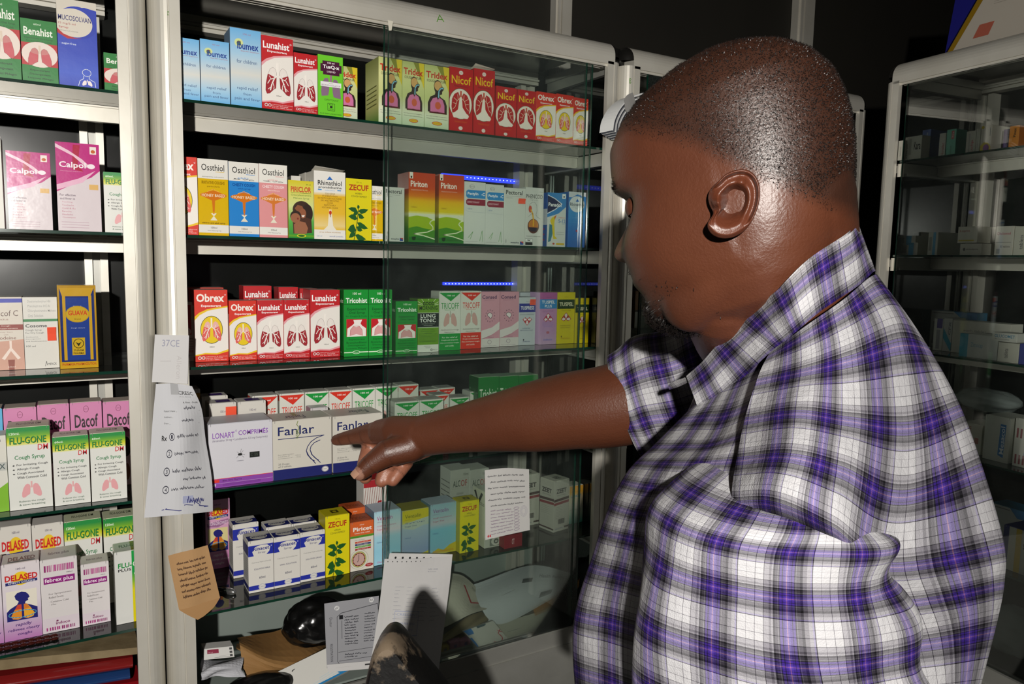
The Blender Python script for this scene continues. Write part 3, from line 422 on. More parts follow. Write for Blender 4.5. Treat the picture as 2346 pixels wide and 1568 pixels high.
art('lin_box', '#8a8a86', '#b02c2c', [R(0, 0, 1, 1, '#d8d2cc')]+[L([(-.2+.1*i, 1), (.1+.1*i, .1)], .02, '#8a4a44') for i in range(12)]+[T('Herbolin', .5, .3, .78, 1.0, '#a01c24', .02, 0, 90), R(0, 0, 1, .1, '#a8242c')])
art('alcof', '#787a74', '#8a8c84', [R(0, 0, 1, 1, '#a4a69c'), T('100ml', .66, .06, .92, .1, '#4a4a44'), ring(.5, .215, .44, .075, .01, '#8a8c84', 4), T('ALC', .12, .165, .5, .265, '#2c3a30', .006), T('OF', .53, .165, .86, .265, '#8c2c2c', .006), T('COUGH', .32, .36, .66, .39, '#4a4a44'), T('EXPECTORANT', .12, .41, .86, .44, '#4a4a44')], [L([(.1, .2+.08*i), (.9, .2+.08*i)], .03, '#5a5a54') for i in range(8)])
art('circle_box', '#a8aa98', '#a6a89a', [R(0, 0, 1, 1, '#b9bbaf'), T('100 ml', .6, .04, .9, .065, GY), R(.28, .80, .98, .98, '#7a8078'), E(.62, .90, .26, .075, '#c4c6ba'), E(.62, .90, .13, .045, '#5a605a'), T('60', .56, .88, .68, .92, '#d0d2c8', .03)], [P([(.1, .06), (.25, .03), (.45, .2), (.7, .03), (.85, .05), (.5, .26)], '#2c302c'), T('linctus', .3, .18, .95, .26, '#4a4c44')])
zt = [R(0, 0, 1, 1, '#b9b8ac'), T('ZEET', .14, .16, .82, .25, '#15151a', .035), T('EXPECTORANT', .2, .275, .78, .3, '#6a6a64'), P([(0, .36), (1, .34), (1, .39), (0, .41)], '#3c2020'), P([(0, .43), (1, .41), (1, .46), (0, .48)], '#8a2230')]+[L([(.12, .52+.03*i), (.55, .52+.03*i)], .008, '#7a7a74') for i in range(8)]+[R(.3+.035*i, .76, .3+.035*i+.018*(1+i % 2), .86, '#2a2a2a') for i in range(12)]+[R(.7, .92, 1, .955, '#3c2c28'), T('alembic', .1, .925, .62, .955, '#3a4a78')]
art('zeet', '#a5a498', '#9c9b90', zt, zt[:5]+[L([(.12, .52+.035*i), (.7, .52+.035*i)], .008, '#7a7a74') for i in range(5)]+[R(0, .93, 1, .96, '#3c2020')], [T('ZEET', .3, .4, .75, .75, '#2a2a2a', .03, 0, 180)])
art('lokit', '#8a8878', '#9a9a8c', [G([(0, '#d8982c'), (.18, '#dca83c'), (.32, '#d4c4a0'), (.55, '#ccc8b8'), (.75, '#b4c8b4'), (1, '#4aa89c')]), T('Omeprazole', .1, .14, .86, .17, '#a8641c'), T('LOKIT', .1, .24, .86, .31, '#3a8cac', .015), T('20mg', .3, .34, .55, .36, GY), T('CAPSULES', .1, .62, .82, .655, '#8a7c70')])
def del_(a, hd, pinkish=False): 
    f = [G([(0, '#dcd3d6'), (.5, '#dcd2da'), (.7, '#c9b4cc'), (1, '#b878b4')] if not pinkish else [(0, '#d49cc0'), (.35, '#d8a4c4'), (1, '#c47cae')]), T('100 ml', .38, .06, .62, .085, '#4a3c5c', .012), E(.5, .2, .22, .088, '#ecc81c'), T('DELASED', .08, .145, .94, .225, '#c8181c', .035), P([(.09, .238), (.93, .225), (.93, .262), (.09, .276)], '#20246c'), T(a, .16, .238, .87, .262, '#e4e4ec', .012)]
    y0 = .355
    if pinkish: f += [P([(.06, .33), (.94, .29), (.94, .34), (.5, .40), (.06, .38)], '#a06c98'), T('NON-DROWSY', .1, .315, .92, .365, '#e8d4e4', .01)]; y0 = .41
    f += [R(.09, y0, .9, .745, '#e6dfd0' if not pinkish else '#dcd094')] + bust(.09, y0+.02, .9, .745) + [P([(.3, .60), (.38, .54), (.48, .54), (.48, .72), (.38, .735), (.24, .72), (.2, .68)], '#e08c24'), P([(.3, .60), (.38, .54), (.48, .54), (.48, .60)], '#c8402c'), P([(.54, .54), (.62, .54), (.72, .60), (.82, .68), (.78, .72), (.64, .735), (.54, .72)], '#e8a82c'), P([(.54, .54), (.62, .54), (.7, .60), (.54, .61)], '#d4782c'), ring(.5, .665, .36, .045, .028, '#5aa4c8', 24)]
    c = '#4a2474' if not pinkish else '#f0dcea'
    return f + [T('rapidly', .3, .78, .72, .83, c, .014, .12), T('relieves chesty', .1, .845, .93, .89, c, .014, .12), T('coughs', .34, .905, .72, .95, c, .014, .12)]
art('delased', '#8c8088', '#8e8884', del_('CHESTY COUGHS', 0), (), [T('DELASED', .15, .4, .9, .8, '#6c2c2c', .03), R(.15, .84, .9, .95, '#2c2c3c')])
art('delased_pink', '#9c6c90', '#6c3c30', del_('CHESTY COUGHS', 0, True), (), [T('DELASED', .15, .3, .9, .7, '#4a1c14', .03)])
art('delased_paed', '#a29e98', '#a8a49e', [R(0, 0, 1, 1, '#d2cec6'), T('100 ml', .42, .055, .64, .08, '#4a3c5c', .012), E(.52, .225, .22, .11, '#e4c01c'), T('DELASED', .1, .15, .92, .255, '#c8181c', .035), P([(.11, .285), (.92, .27), (.92, .325), (.11, .34)], '#20246c'), T('PAEDIATRIC', .17, .287, .86, .322, '#d8d8e4', .012)])
def feb(): 
    f = [R(0, 0, 1, 1, '#d9d3d3'), P([(.0, .8), (1, .8), (1, 1), (0, 1)], '#d8ccd4')]; x = .1; rnd = random.Random(5)
    while x < .88:
        wd = rnd.choice((.018, .03, .05)); f.append(R(x, .075, min(x+wd, .9), .165, rnd.choice(('#a8307c', '#b4508c', '#8c2468', '#c878a4')))); x += wd+rnd.choice((.012, .02, .03))
    x = .1
    while x < .88:
        wd = rnd.choice((.02, .035)); f.append(R(x, .925, min(x+wd, .9), .97, rnd.choice(('#a8307c', '#8c2468')))); x += wd+rnd.choice((.012, .03, .05))
    return f+[T('100ml', .7, .19, .86, .205, GY), R(.08, .235, .92, .325, '#8a1c78'), T('febrex plus', .11, .25, .88, .32, '#f4e4f0', .016), T('For Symptomatic', .2, .455, .82, .485, '#8a8484'), T('Relief From:', .2, .50, .6, .528, '#8a8484'), T('· Common Cold', .2, .56, .72, .585, '#8a8484'), T('· Flu', .2, .60, .38, .622, '#8a8484'), E(.4, .845, .03, .012, '#7a2c5c'), T('indoco', .36, .855, .74, .895, '#8a3c6c', .012)]
art('febrex', '#8e8888', '#8e8a88', feb(), (), [T('febrex plus', .2, .4, .8, .7, '#6c5468', .008)])
def flu(sz): return [G([(0, '#1c8a3c'), (.04, '#1c8a3c'), (.10, '#6ca828'), (.16, '#d0cc1c'), (.205, '#d8d878'), (.22, '#dcdcd6')]), R(0, .22, 1, 1, '#dcdcd6'), T(sz, .06, .055, .3, .085, '#e4f0d8', .016), T('FLU-GONE', .07, .115, .91, .2, '#0c2c14', .026, .03), T('FLU-GONE', .06, .11, .90, .195, '#1a8a34', .02, .03), T('DM', .70, .215, .94, .285, '#c8202c', .02, .05), T('Cough Syrup', .16, .335, .86, .4, '#1c7a44', .012)]+[P([(.1, .455+.052*i), (.13, .445+.052*i), (.16, .455+.052*i), (.13, .465+.052*i)], '#333') for i in range(3)]+[T('For Irritating Cough', .2, .438, .92, .47, '#2a2a30', .012), T('Allergic Cough', .2, .49, .72, .522, '#2a2a30', .012), T('Cough Associated', .2, .542, .82, .574, '#2a2a30', .012), T('With Common Cold', .2, .59, .88, .622, '#2a2a30', .012)] + lungs(.28, .66, .76, .86, '#e0a0a4', '#d48c92', '#e0a8a8', None, None, False) + [T('Relieves the cough', .22, .89, .82, .918, '#3a5a44', .004), T('& eases breathing', .22, .93, .82, .96, '#3a5a44', .004)]
art('flugone120', '#98988e', '#5a5c4c', flu('120ml.'), (), [T('FLU-GONE DM', .2, .3, .8, .6, '#2c3c2c', .01)]); art('flugone60', '#98988e', '#66685a', flu('60ml.'), (), [T('FLU-GONE DM', .2, .3, .8, .6, '#2c3c2c', .01)])
art('fluplus', '#9a9a94', '#8a8c84', [R(0, 0, 1, 1, '#d8d8d4'), G([(0, '#1c9a44'), (.30, '#1c9a44'), (.42, '#7ab42c'), (.55, '#dcd014'), (1, '#e0d010')], .5, 1.0), T('FLU-', .1, .155, .5, .225, '#1a8a3c', .025, .03), T('GONE', .53, .15, 1.02, .22, '#f0f4e8', .02, .03), T('PLUS', .1, .235, .48, .275, '#2a2a2a', .02), T('SYRUP', .62, .23, .98, .262, '#10301c', .015), T('FOR RELIEF', .56, .31, .98, .33, '#f4f8e8', .01)]+[T(s, .58, .385+.06*i, .58+.07*len(s), .412+.06*i, '#2c3a10', .01) for i, s in enumerate(('Flu,', 'Cold,', 'Shivers', 'Sneezing', 'Runny', 'Headache', 'Aches'))]+[T('RELIEVES', .58, .84, .98, .858, '#6a5c10'), T('NASAL', .58, .885, .9, .903, '#6a5c10'), T('DRIP', .58, .93, .86, .948, '#6a5c10')], (), [R(.5, 0, 1, 1, '#7c7c1c'), T('FLU-GONE', .15, .3, .95, .6, '#1c2c1c', .01)], 'gloss_card')
def dac(c, sub, sc): return [R(0, 0, 1, 1, c), ring(.5, .075, .08, .035, .014, '#8a3c64', 14), T('DAWA', .45, .068, .55, .082, '#8a3c64'), T('Dacof', .13, .135, .87, .285, '#2a1c22', .018), T(sub, .36, .315, .86, .365, '#5a2c44', .008), ring(.28, .34, .04, .022, .01, '#8a3c64', 10), R(.1, .42, .9, 1, '#e4c8d0'), E(.3, .56, .18, .12, '#3a2018'), E(.7, .54, .18, .12, '#2c1a14'), E(.72, .84, .1, .1, '#9c6040'), E(.3, .86, .1, .09, '#9c6040')]
art('dacof', '#a05c84', '#8a8078', dac('#d082ae', 'Paediatric', 0)); art('dacof_blue', '#3c6c94', '#8a8078', dac('#5ab0dc', 'ADULT DRY', 0))
def ben(sz): return [R(0, 0, 1, 1, '#147a2c'), T(sz, .36, .06, .56, .09, '#cfe0c8', .012), T('Benahist', .08, .13, .88, .255, '#f2f4e8', .018), T('Expectorant Oral Syrup', .1, .285, .88, .32, '#0a3c18'), T('for Coughs & Colds', .14, .335, .84, .365, '#0a3c18'), P([(0, .38), (1, .37), (1, .74), (0, .74)], '#b81c24'), E(.5, .56, .5, .205, '#e6d6cc')] + lungs(.16, .41, .84, .75, '#c8505a', '#d88a84', '#dcc8b4', '#7a2c30', '#c87a78', False) + [T('Expectorant', .22, .80, .76, .835, '#0a3418', .01), T('Decongestant', .2, .865, .78, .90, '#0a3418', .01), T('Loosens Phlegm', .15, .93, .86, .965, '#0a3418', .01)]
art('benahist60', '#0c4c1c', '#4a6a4c', ben('60ml')); art('benahist100', '#0c4c1c', '#4a6a4c', ben('100ml'))
art('mucosolvan', '#6a645c', '#a8a49c', [G([(0, '#2038ac'), (.6, '#2a44b8'), (.85, '#3a58c8'), (1, '#2440b4')]), P([(0, 0), (1, 0), (1, .09), (.7, .07), (.35, .10), (0, .19)], '#d2cabc'), P([(0, .30), (.1, .37), (.3, .42), (.6, .44), (.25, .455), (0, .40)], '#b41c24'), E(.52, .255, .50, .185, '#2038ac', 40), E(.42, .265, .47, .165, '#d6cec0', 40), P([(0, .14), (.4, .10), (.4, .43), (.15, .405), (0, .345)], '#d6cec0'), T('MUCOSOLVAN', .03, .185, .86, .245, '#20246c', .02, .02), T('15 mg/5 ml', .03, .27, .46, .30, '#a8484c'), T('Syrup', .04, .315, .28, .345, '#b02c34', .006), T('ambroxol hydrochloride', .04, .36, .52, .375, GY), T('· sugar-free', .05, .50, .46, .53, '#dce4f4', .01)] + [ring(.7, .83, .11, .042, .016, '#d8e0f4', 16), L([(.62, .87), (.62, .9), (.52, .93), (.48, .99)], .016, '#d8e0f4'), L([(.76, .87), (.76, .9), (.9, .93), (.92, .99)], .016, '#d8e0f4')] + lungs(.57, .91, .84, .985, '#f0e4e4', '#2a44b8', '#f0e4e4', None, None, False))
cal = [R(0, 0, 1, 1, '#dcd0d4'), P([(0, 0), (1, 0), (1, .3), (.8, .38), (.4, .46), (0, .56)], '#c02c80'), P([(.4, .02), (.56, .02), (.5, .24), (.62, .32), (.36, .3)], '#b01440'), P([(0, .02), (.3, .09), (.6, .18), (.76, .25), (.7, .27), (.4, .15), (0, .06)], '#ecc4d4'), P([(0, .48), (.5, .40), (.9, .30), (.6, .44), (0, .54)], '#e8b4cc'), E(.8, .255, .09, .028, '#f6e8ee'), R(.78, .03, .93, .115, '#f0e4dc'), E(.855, .085, .05, .02, '#c8642c'), T('Calpol', .07, .215, .68, .30, '#f6eaf0', .022), T('Paracetamol suspension', .1, .315, .6, .33, '#e4a8c4'), R(.74, .46, .95, .52, '#e0b46c'), T('For effective', .06, .58, .42, .605, '#6a5468', .006), T('and fever in', .06, .62, .4, .645, '#6a5468', .006)]+[T(s, .1, .665+.035*i, .1+.03*len(s), .683+.035*i, '#c88a9c') for i, s in enumerate(('Teething', 'Toothache', 'Cold & flu', 'Earache', 'Headache', 'Chickenpox'))]+[L([(.08, .9+.03*i), (.7, .9+.03*i)], .012, '#c4a8b4') for i in range(3)]
art('calpol', '#b89ca8', '#b8a0a8', cal, mat='gloss_card')
art('codeine', '#a8a298', '#b4aea4', [R(0, 0, 1, 1, '#d6cdc0'), R(0, .02, 1, .075, '#2430a8'), T('Dascof C', .1, .18, .88, .26, '#5a3c34', 0, .05), T('Linctus', .3, .29, .62, .315, '#8a5c50'), R(0, .375, 1, .45, '#8a2c20'), T('Cough', .42, .385, .66, .405, '#e8d4c8', .01), T('Suppressant', .36, .42, .86, .44, '#e8d4c8', .01), T('Honey Base', .3, .47, .72, .49, '#a88c84'), T('with', .48, .505, .6, .522, '#a88c84'), T('Codeine', .26, .535, .8, .58, '#7a4438', 0), P([(0, .62), (1, .58), (1, 1), (0, 1)], '#cc9c88'), R(.62, .6, .68, .72, '#ecd8cc'), P([(.4, .84), (.62, .70), (.68, .70), (.9, .84), (.82, .86), (.65, .74), (.48, .86)], '#ecd8cc'), P([(.56, .86), (.74, .86), (.72, 1), (.58, 1)], '#8c4434'), T('50ml', .55, .95, .75, .968, '#ecd8cc')])
art('cosome', '#b0aca4', '#b8b4ac', [R(0, 0, 1, 1, '#d6d3cb')]+[T(s, .14, .04+.065*i, .14+.034*len(s), .085+.065*i, '#a0a09c', .004) for i, s in enumerate(('Dextromethorphan HBr', 'Phenylephrine HCl &', 'Chlorpheniramine Maleate', 'Oral Solution'))]+[R(0, .305, 1, .34, '#1c7a3c'), T('Cosome', .05, .375, .68, .42, '#2a2a2a', .02), T('Cough Syrup', .05, .445, .52, .475, '#5a5a5a'), T('For Dry Cough', .05, .485, .58, .515, '#5a5a5a'), T('Antitussive,', .05, .545, .42, .562, '#6a6a6a'), T('Decongestant', .05, .575, .48, .592, '#6a6a6a'), T('and Antihistaminic', .05, .605, .66, .622, '#6a6a6a'), T('100 ml', .05, .67, .32, .695, '#5a5a5a'), L([(.58, .97), (.62, .90), (.64, .955)], .012, '#333'), T('MERCK', .66, .925, .92, .955, '#333')])
guv = [R(0, 0, 1, 1, '#b88c1c'), R(.05, .03, .95, .97, '#1c2c6c'), P([(.05, .03), (.95, .03), (.85, .13), (.12, .13)], '#c89c24'), R(.12, .12, .2, .9, '#c89c24'), R(.8, .12, .88, .9, '#c89c24'), R(.2, .145, .8, .90, '#1e3c8c'), T('120 ml', .4, .245, .6, .265, '#d8dce8', .01), E(.5, .345, .31, .1, '#b8941c'), E(.5, .345, .29, .092, '#c8a424'), T('GUAVA', .26, .30, .76, .36, '#c84a1c', .03), T('Brand', .42, .395, .58, .412, '#6a4a10'), T('Cough mixture', .32, .505, .68, .52, '#c8d0e8'), R(.33, .63, .67, .84, '#c8a424'), ring(.5, .70, .13, .055, .018, '#2a2a14', 16), P([(.42, .68), (.5, .735), (.58, .68), (.5, .70)], '#2a2a14'), T('PHARM', .38, .77, .62, .795, '#4a3410', .01), T('PHARMA', .36, .805, .64, .83, '#4a3410', .01), R(0, .92, 1, 1, '#c89c1c'), T('PHARMASIA PHARMACEUTICAL', .06, .935, .96, .965, '#b8341c', .015)]
art('guava', '#8a6c1c', '#b08c28', guv, mat='gloss_card')
art('plain_white', '#b8b4aa', '#bcb8ae', [R(0, 0, 1, 1, '#d8d5cc'), R(.0, .1, 1, .16, '#c8c4ba')])
art('red_white', '#b8b0a8', '#bcb4ac', [R(0, 0, 1, 1, '#d8d2cc'), T('Ipca', .1, .04, .35, .065, '#c8202c'), R(0, .05, .78, .55, '#c4202c'), E(.4, .5, .36, .08, '#ecd8d8'), T('60ml', .3, .6, .9, .635, '#4a4a4a', .01)]+[L([(.3, .67+.04*i), (.95, .67+.04*i)], .02, '#8a8a8a') for i in range(4)]+[T('plus', .5, .80, .95, .87, '#c02c4c', .01), L([(.3, .9), (.95, .9)], .02, '#8a8a8a')])
art('green_edge', '#8a9484', '#a8a89c', [R(0, 0, 1, 1, '#d6d4ca'), T('100 ml', .4, .05, .85, .08, GY), R(.3, .35, 1, .46, '#b8bab4'), T('DRX', .5, .37, .95, .44, '#4a5a5a', .02), R(0, .5, 1, 1, '#7cb428'), P([(0, .5), (1, .5), (1, .62), (0, .9)], '#d6d4ca')])
art('tall_orange', '#a86a14', '#b0741c', [R(0, 0, 1, .06, '#b8701c'), G([(.06, '#b4b4a8'), (.5, '#acac9c'), (.51, '#c8841c'), (1, '#a8640c')]), T('Tyrol', .1, .1, .5, .14, '#5a5a52'), T('Forte', .1, .16, .36, .18, GY), T('To', .82, .1, 1.1, .15, '#3a3a34', .01), L([(.1, .56), (.8, .56)], .01, '#7a4a0c'), L([(.1, .66), (.6, .66)], .01, '#7a4a0c')])
art('yellow_top', '#9c9a94', '#8f8d88', [R(0, 0, 1, 1, '#d0ccc2'), R(0, .05, 1, .13, '#d8a42c'), T('Tusx', .3, .3, .9, .4, '#6a3c3c')])
art('pink_white', '#8c6c80', '#9a969a', [R(0, 0, 1, 1, '#c8c4c4'), R(0, .1, .5, .9, '#b83c94'), T('50', .3, .3, .46, .6, '#7a1c5c', .02)])
# ------------------------------------------------------------------ the room
def struct(name, a, b, mat, c='#fff'):
    mb = MB(); mb.box(a, b, c); return tag(mb.build(name, mat), kind='structure')
struct('floor', (-2.6, -3.2, -0.05), (3.6, 0.6, 0.0), 'dark_floor')
struct('wall_back', (-2.6, 0.50, 0.0), (3.6, 0.60, 3.2), 'wall_paint')
struct('wall_right', (3.5, -3.2, 0.0), (3.6, 0.5, 3.2), 'wall_paint')
struct('wall_left', (-2.6, -3.2, 0.0), (-2.5, 0.5, 3.2), 'wall_paint')
struct('ceiling', (-2.6, -3.2, 3.15), (3.6, 0.6, 3.25), 'wall_paint')
for k, (xa, xb) in enumerate(((1273, 1310), (1828, 1866))):
    a, b = on_y(xa, 40, 0.47)[0], on_y(xb, 40, 0.47)[0]
    mb = MB(); w = b-a
    mb.box((a, 0.47, 0), (b, 0.499, 3.14)); mb.box((a+w*.08, 0.462, 0), (a+w*.22, 0.47, 3.14)); mb.box((a+w*.32, 0.462, 0), (a+w*.44, 0.47, 3.14))
    tag(mb.build('trim_%d' % (k+1), 'aluminium'), kind='structure')

# ------------------------------------------------------------------ display cabinets
SH = [1.722, 1.4855, 1.2465, 1.0115, 0.7735]; BASE = 0.545
ZT = 1.912
def post_profile():
    q = [(0, 0), (.017, 0), (.0176, .0018), (.0192, .0018), (.0198, 0)]
    q += [(.0205+.027*math.sin(t), .036-.036*math.cos(t)) for t in [i*math.pi/2/8 for i in range(9)]]
    return q+[(.0475, .045), (.0405, .045), (.0405, .012), (0, .012)]
def strokes(parent, pts_list, w, name='marker_writing', mat='paper', c='#4a8a1c'):
    mb = MB()
    for pts in pts_list: mb.tube(pts, w, 5, c)
    return mb.build(name, mat, parent)
def cabinet(O, rotz, w, label, doors, low='pale_panel', zt=ZT, shelves=SH, ext=(0.0, 0.0)):
    r = empty('display_cabinet', (O[0], O[1], 0), label, 'cabinet', 'glass-fronted display cabinets', rotz)
    pr = post_profile(); Dp = 0.34; el, er = ext
    for side in (0, 1):
        mb = MB(); mb.extrude([((-o if side == 0 else w+o), y) for o, y in pr], 0.0, zt+.006); mb.build('corner_post', 'aluminium', r)
        x0, x1 = (-el, .042-el) if side == 0 else (w-.052, w-.010)
        mb = MB(); mb.box((x0, Dp-.038, .55), (x0+.014, Dp-.006, zt)); mb.box((x1-.014, Dp-.038, .55), (x1, Dp-.006, zt)); mb.box((x0+.014, Dp-.028, .55), (x1-.014, Dp-.006, zt))
        mb.box((x0-(.036-el if side == 0 else 0), Dp-.04, 0), (x1+(.036 if side else 0), Dp, .55)); mb.m[6:12] = [0]*6; mb.m[12:18] = [1]*6; mb.m[:6] = [0]*6; mb.build('back_post', ['aluminium', 'aluminium_dull'], r)
        mb = MB(); xg = -.006-el if side == 0 else w+.002+er
        mb.box((xg, .046, .55), (xg+.004, Dp-.04, zt)); mb.build('side_glass', 'side_glass', r)
        mb = MB(); xr = -el if side == 0 else w+er-.012
        mb.box((xr, .046, zt-.012), (xr+.012, Dp-.04, zt+.03)); mb.box((xr+(.012 if side == 0 else -.006), .046, zt+.012), (xr+(.018 if side == 0 else 0), Dp-.04, zt+.03)); mb.build('side_top_rail', 'aluminium_dull', r)
        mb = MB(); V = []; s = -1 if side == 0 else 1; xc = -.0205 if side == 0 else w+.0205
        Pg = [[(xc+s*.027*math.sin(a)*math.cos(b)+s*.0002, .036-.036*math.cos(a)*math.cos(b), zt+.0185+.036*math.sin(b)) for a in [i*math.pi/2/6 for i in range(7)]] for b in [j*math.pi/2/6 for j in range(7)]]
        mb.grid(Pg); mb.box((xc-.0001, .036, zt+.0062), (xc+s*.0265, .06, zt+.05)); mb.build('corner_cap', 'black_plastic', r, True)
    mb = MB()
    mb.extrude([(0, zt), (0, zt+.0185)]+[(.036-.036*math.cos(t), zt+.0185+.036*math.sin(t)) for t in [i*math.pi/2/8 for i in range(9)]]+[(.05, zt+.0545), (.05, zt)], -.0202, w+.0202, ax=0)
    for y0 in (.006, .018, .030): mb.box((0, y0, zt-.005), (w, y0+.003, zt))
    mb.build('top_rail', 'aluminium', r)
    mb = MB(); mb.box((0, Dp-.04, zt+.004), (w, Dp-.008, zt+.012)); mb.box((0, Dp-.034, zt+.012), (w, Dp-.008, zt+.0135)); mb.box((0, Dp-.044, zt+.0135), (w, Dp-.008, zt+.0185)); mb.box((0, Dp-.03, zt+.0185), (w, Dp-.008, zt+.021)); mb.box((0, Dp-.038, zt+.021), (w, Dp-.008, zt+.036)); mb.build('back_rail', 'aluminium', r)
    mb = MB(); mb.box((0.002-el, Dp-.006, SH[4]+.001), (w-.002+er, Dp, zt+.04)); mb.build('back_panel', 'black_panel', r)
    mb = MB(); mb.box((0.002-el, Dp-.006, BASE-.0), (w-.002+er, Dp, SH[4]-.001)); mb.build('lower_back_panel', low, r)
    mb = MB(); mb.box((-.0, .05, zt+.036), (w, Dp-.008, zt+.044)); mb.build('top_panel', 'black_panel', r)
    mb = MB(); mb.box((-el, .046, BASE-.02), (w+er, Dp-.006, BASE)); mb.build('base_board', low, r)
    mb = MB(); mb.box((0, 0, BASE-.11), (w, .045, BASE-.035)); mb.box((0, .004, BASE-.035), (w, .045, BASE-.018)); mb.box((0, .0, BASE-.018), (w, .006, BASE+.006)); mb.box((0, .02, BASE-.018), (w, .026, BASE+.006)); mb.build('bottom_rail', 'aluminium_dull', r)
    mb = MB(); mb.box((0, .01, 0), (w, .03, BASE-.111)); mb.build('plinth_panel', 'aluminium_dull', r)
    for k, z in enumerate(shelves):
        mb = MB(); y0 = .018
        mb.box((.003-el, y0, z-.005), (w-.003+er, Dp-.045, z)); mb.face([(.003-el, y0-.0003, z-.005), (w-.003+er, y0-.0003, z-.005), (w-.003+er, y0-.0003, z), (.003-el, y0-.0003, z)], m=1)
        sh = mb.build('glass_shelf', ['shelf_glass', 'green_edge'], r)
        rails = k < 3
        for side in (0, 1):
            mb = MB(); x0 = -el if side == 0 else w+er-.012; x1 = x0+.012
            mb.box((x0, .026, z-.038), (x1, Dp-.046, z-.0065)); xx = (x1, x1+.006) if side == 0 else (x0-.006, x0)
            mb.box((xx[0], .03, z-.038), (xx[1], Dp-.046, z-.032)); mb.build('side_rail', 'aluminium_dull', sh)
            mb = MB(); mb.box((x0, .016, z-.040), (x1, .026, z-.0075)); mb.box((x0-.002, .0155, z-.03), (x1+.002, .018, z-.012)); mb.build('rail_end_bracket', 'aluminium', sh)
        if rails:
            mb = MB(); mb.box((.0125-el, .146, z-.0085), (w-.0125+er, .164, z-.0055)); mb.box((.0125-el, .152, z-.0112), (w-.0125+er, .164, z-.0085)); mb.box((.0125-el, .15, z-.034), (w-.0125+er, .164, z-.0112)); mb.build('front_rail', 'aluminium', sh)
    for k, (xa, xb) in enumerate(doors):
        mb = MB(); y = .0085 if k == 0 else .0135
        mb.box((xa, y-.002, BASE+.007), (xb, y+.002, zt-.0055)); d = mb.build('sliding_door', 'clear_glass', r)
        mb = MB()
        for x in (xa, xb): mb.box((x-.0008, y-.0021, BASE+.007), (x+.0008, y+.0021, zt-.0055))
        mb.build('polished_edge', 'green_edge', d)
    return r
CAB_L = cabinet((-0.826, 0), 0, .92, 'aluminium display cabinet beside the marked post, holding pink and green syrup cartons', [(.03, .47), (.04, .478)], 'black_panel', ext=(0, .038))
CAB_M = cabinet((0.192, 0), 0, .92, 'open aluminium display cabinet the man points into, full of syrup cartons', [(.372, .865), (.383, .885)], ext=(.034, .040))
CAB_T = cabinet((1.209, 0), 0, .84, 'display cabinet behind the man\'s head, mostly hidden by him', [(.03, .42), (.04, .43)], 'black_panel')
RA = math.radians(6.0); RO = np.array([1.815, -0.27]); RE = np.array([-math.sin(RA), -math.cos(RA)]); RN = np.array([math.cos(RA), -math.sin(RA)])
CAB_R = cabinet(RO, math.atan2(RE[1], RE[0]), .92, 'dim aluminium display cabinet behind the man\'s back with a framed certificate on top', [(.02, .47), (.46, .91)], 'black_panel')
MAINF = (np.array([0.0, 0.0]), np.array([1.0, 0.0]), np.array([0.0, 1.0]))
RIGHTF = (RO, RE, RN)

# green marker numbers on the frames
def marker(cab, off, y, pts_px, w=.0011, c='#4a8a1c', name='marker_writing'):
    L3 = [[on_y(px, py, y)-np.array([off[0], off[1], 0]) for px, py in ln] for ln in pts_px]
    strokes(cab, L3, w, name, 'paper', c)
marker(CAB_M, (.192, 0), .0105, [[(362, 30), (366, 20), (368, 40)], [(362, 43), (374, 40)]], .0012)
marker(CAB_M, (.192, 0), .0015, [[(376, 36), (380, 21), (385, 35)], [(377, 29), (386, 27)]], .0008)
marker(CAB_M, (.192, 0), -.0008, [[(1001, 50), (1007, 34), (1017, 50)], [(1003, 44), (1014, 45)]], .0008)
marker(CAB_T, (1.209, 0), .0015, [[(1443, 180), (1443, 191)], [(1443, 180), (1447, 182), (1443, 185), (1448, 188), (1443, 191)]], .0009)

# ------------------------------------------------------------------ cartons
def paperish(c):  # evens greyish side and top tones; stronger colours keep the shade put into them
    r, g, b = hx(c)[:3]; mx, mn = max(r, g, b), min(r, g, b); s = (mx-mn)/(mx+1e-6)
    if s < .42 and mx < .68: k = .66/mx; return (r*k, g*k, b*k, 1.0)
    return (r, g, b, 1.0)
def carton_mesh(an, w, h, d):
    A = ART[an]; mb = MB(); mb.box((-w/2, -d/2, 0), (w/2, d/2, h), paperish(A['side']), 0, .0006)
    emit(mb, A['front'], w, h, lambda x, y, l: (x-w/2, -d/2-l, y))
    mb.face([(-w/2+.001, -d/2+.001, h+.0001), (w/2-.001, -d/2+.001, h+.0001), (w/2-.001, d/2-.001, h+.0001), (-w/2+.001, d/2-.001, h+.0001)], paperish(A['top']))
    if A['sideart']: emit(mb, A['sideart'], d, h, lambda x, y, l: (-w/2-l, d/2-x, y))
    return mb, A
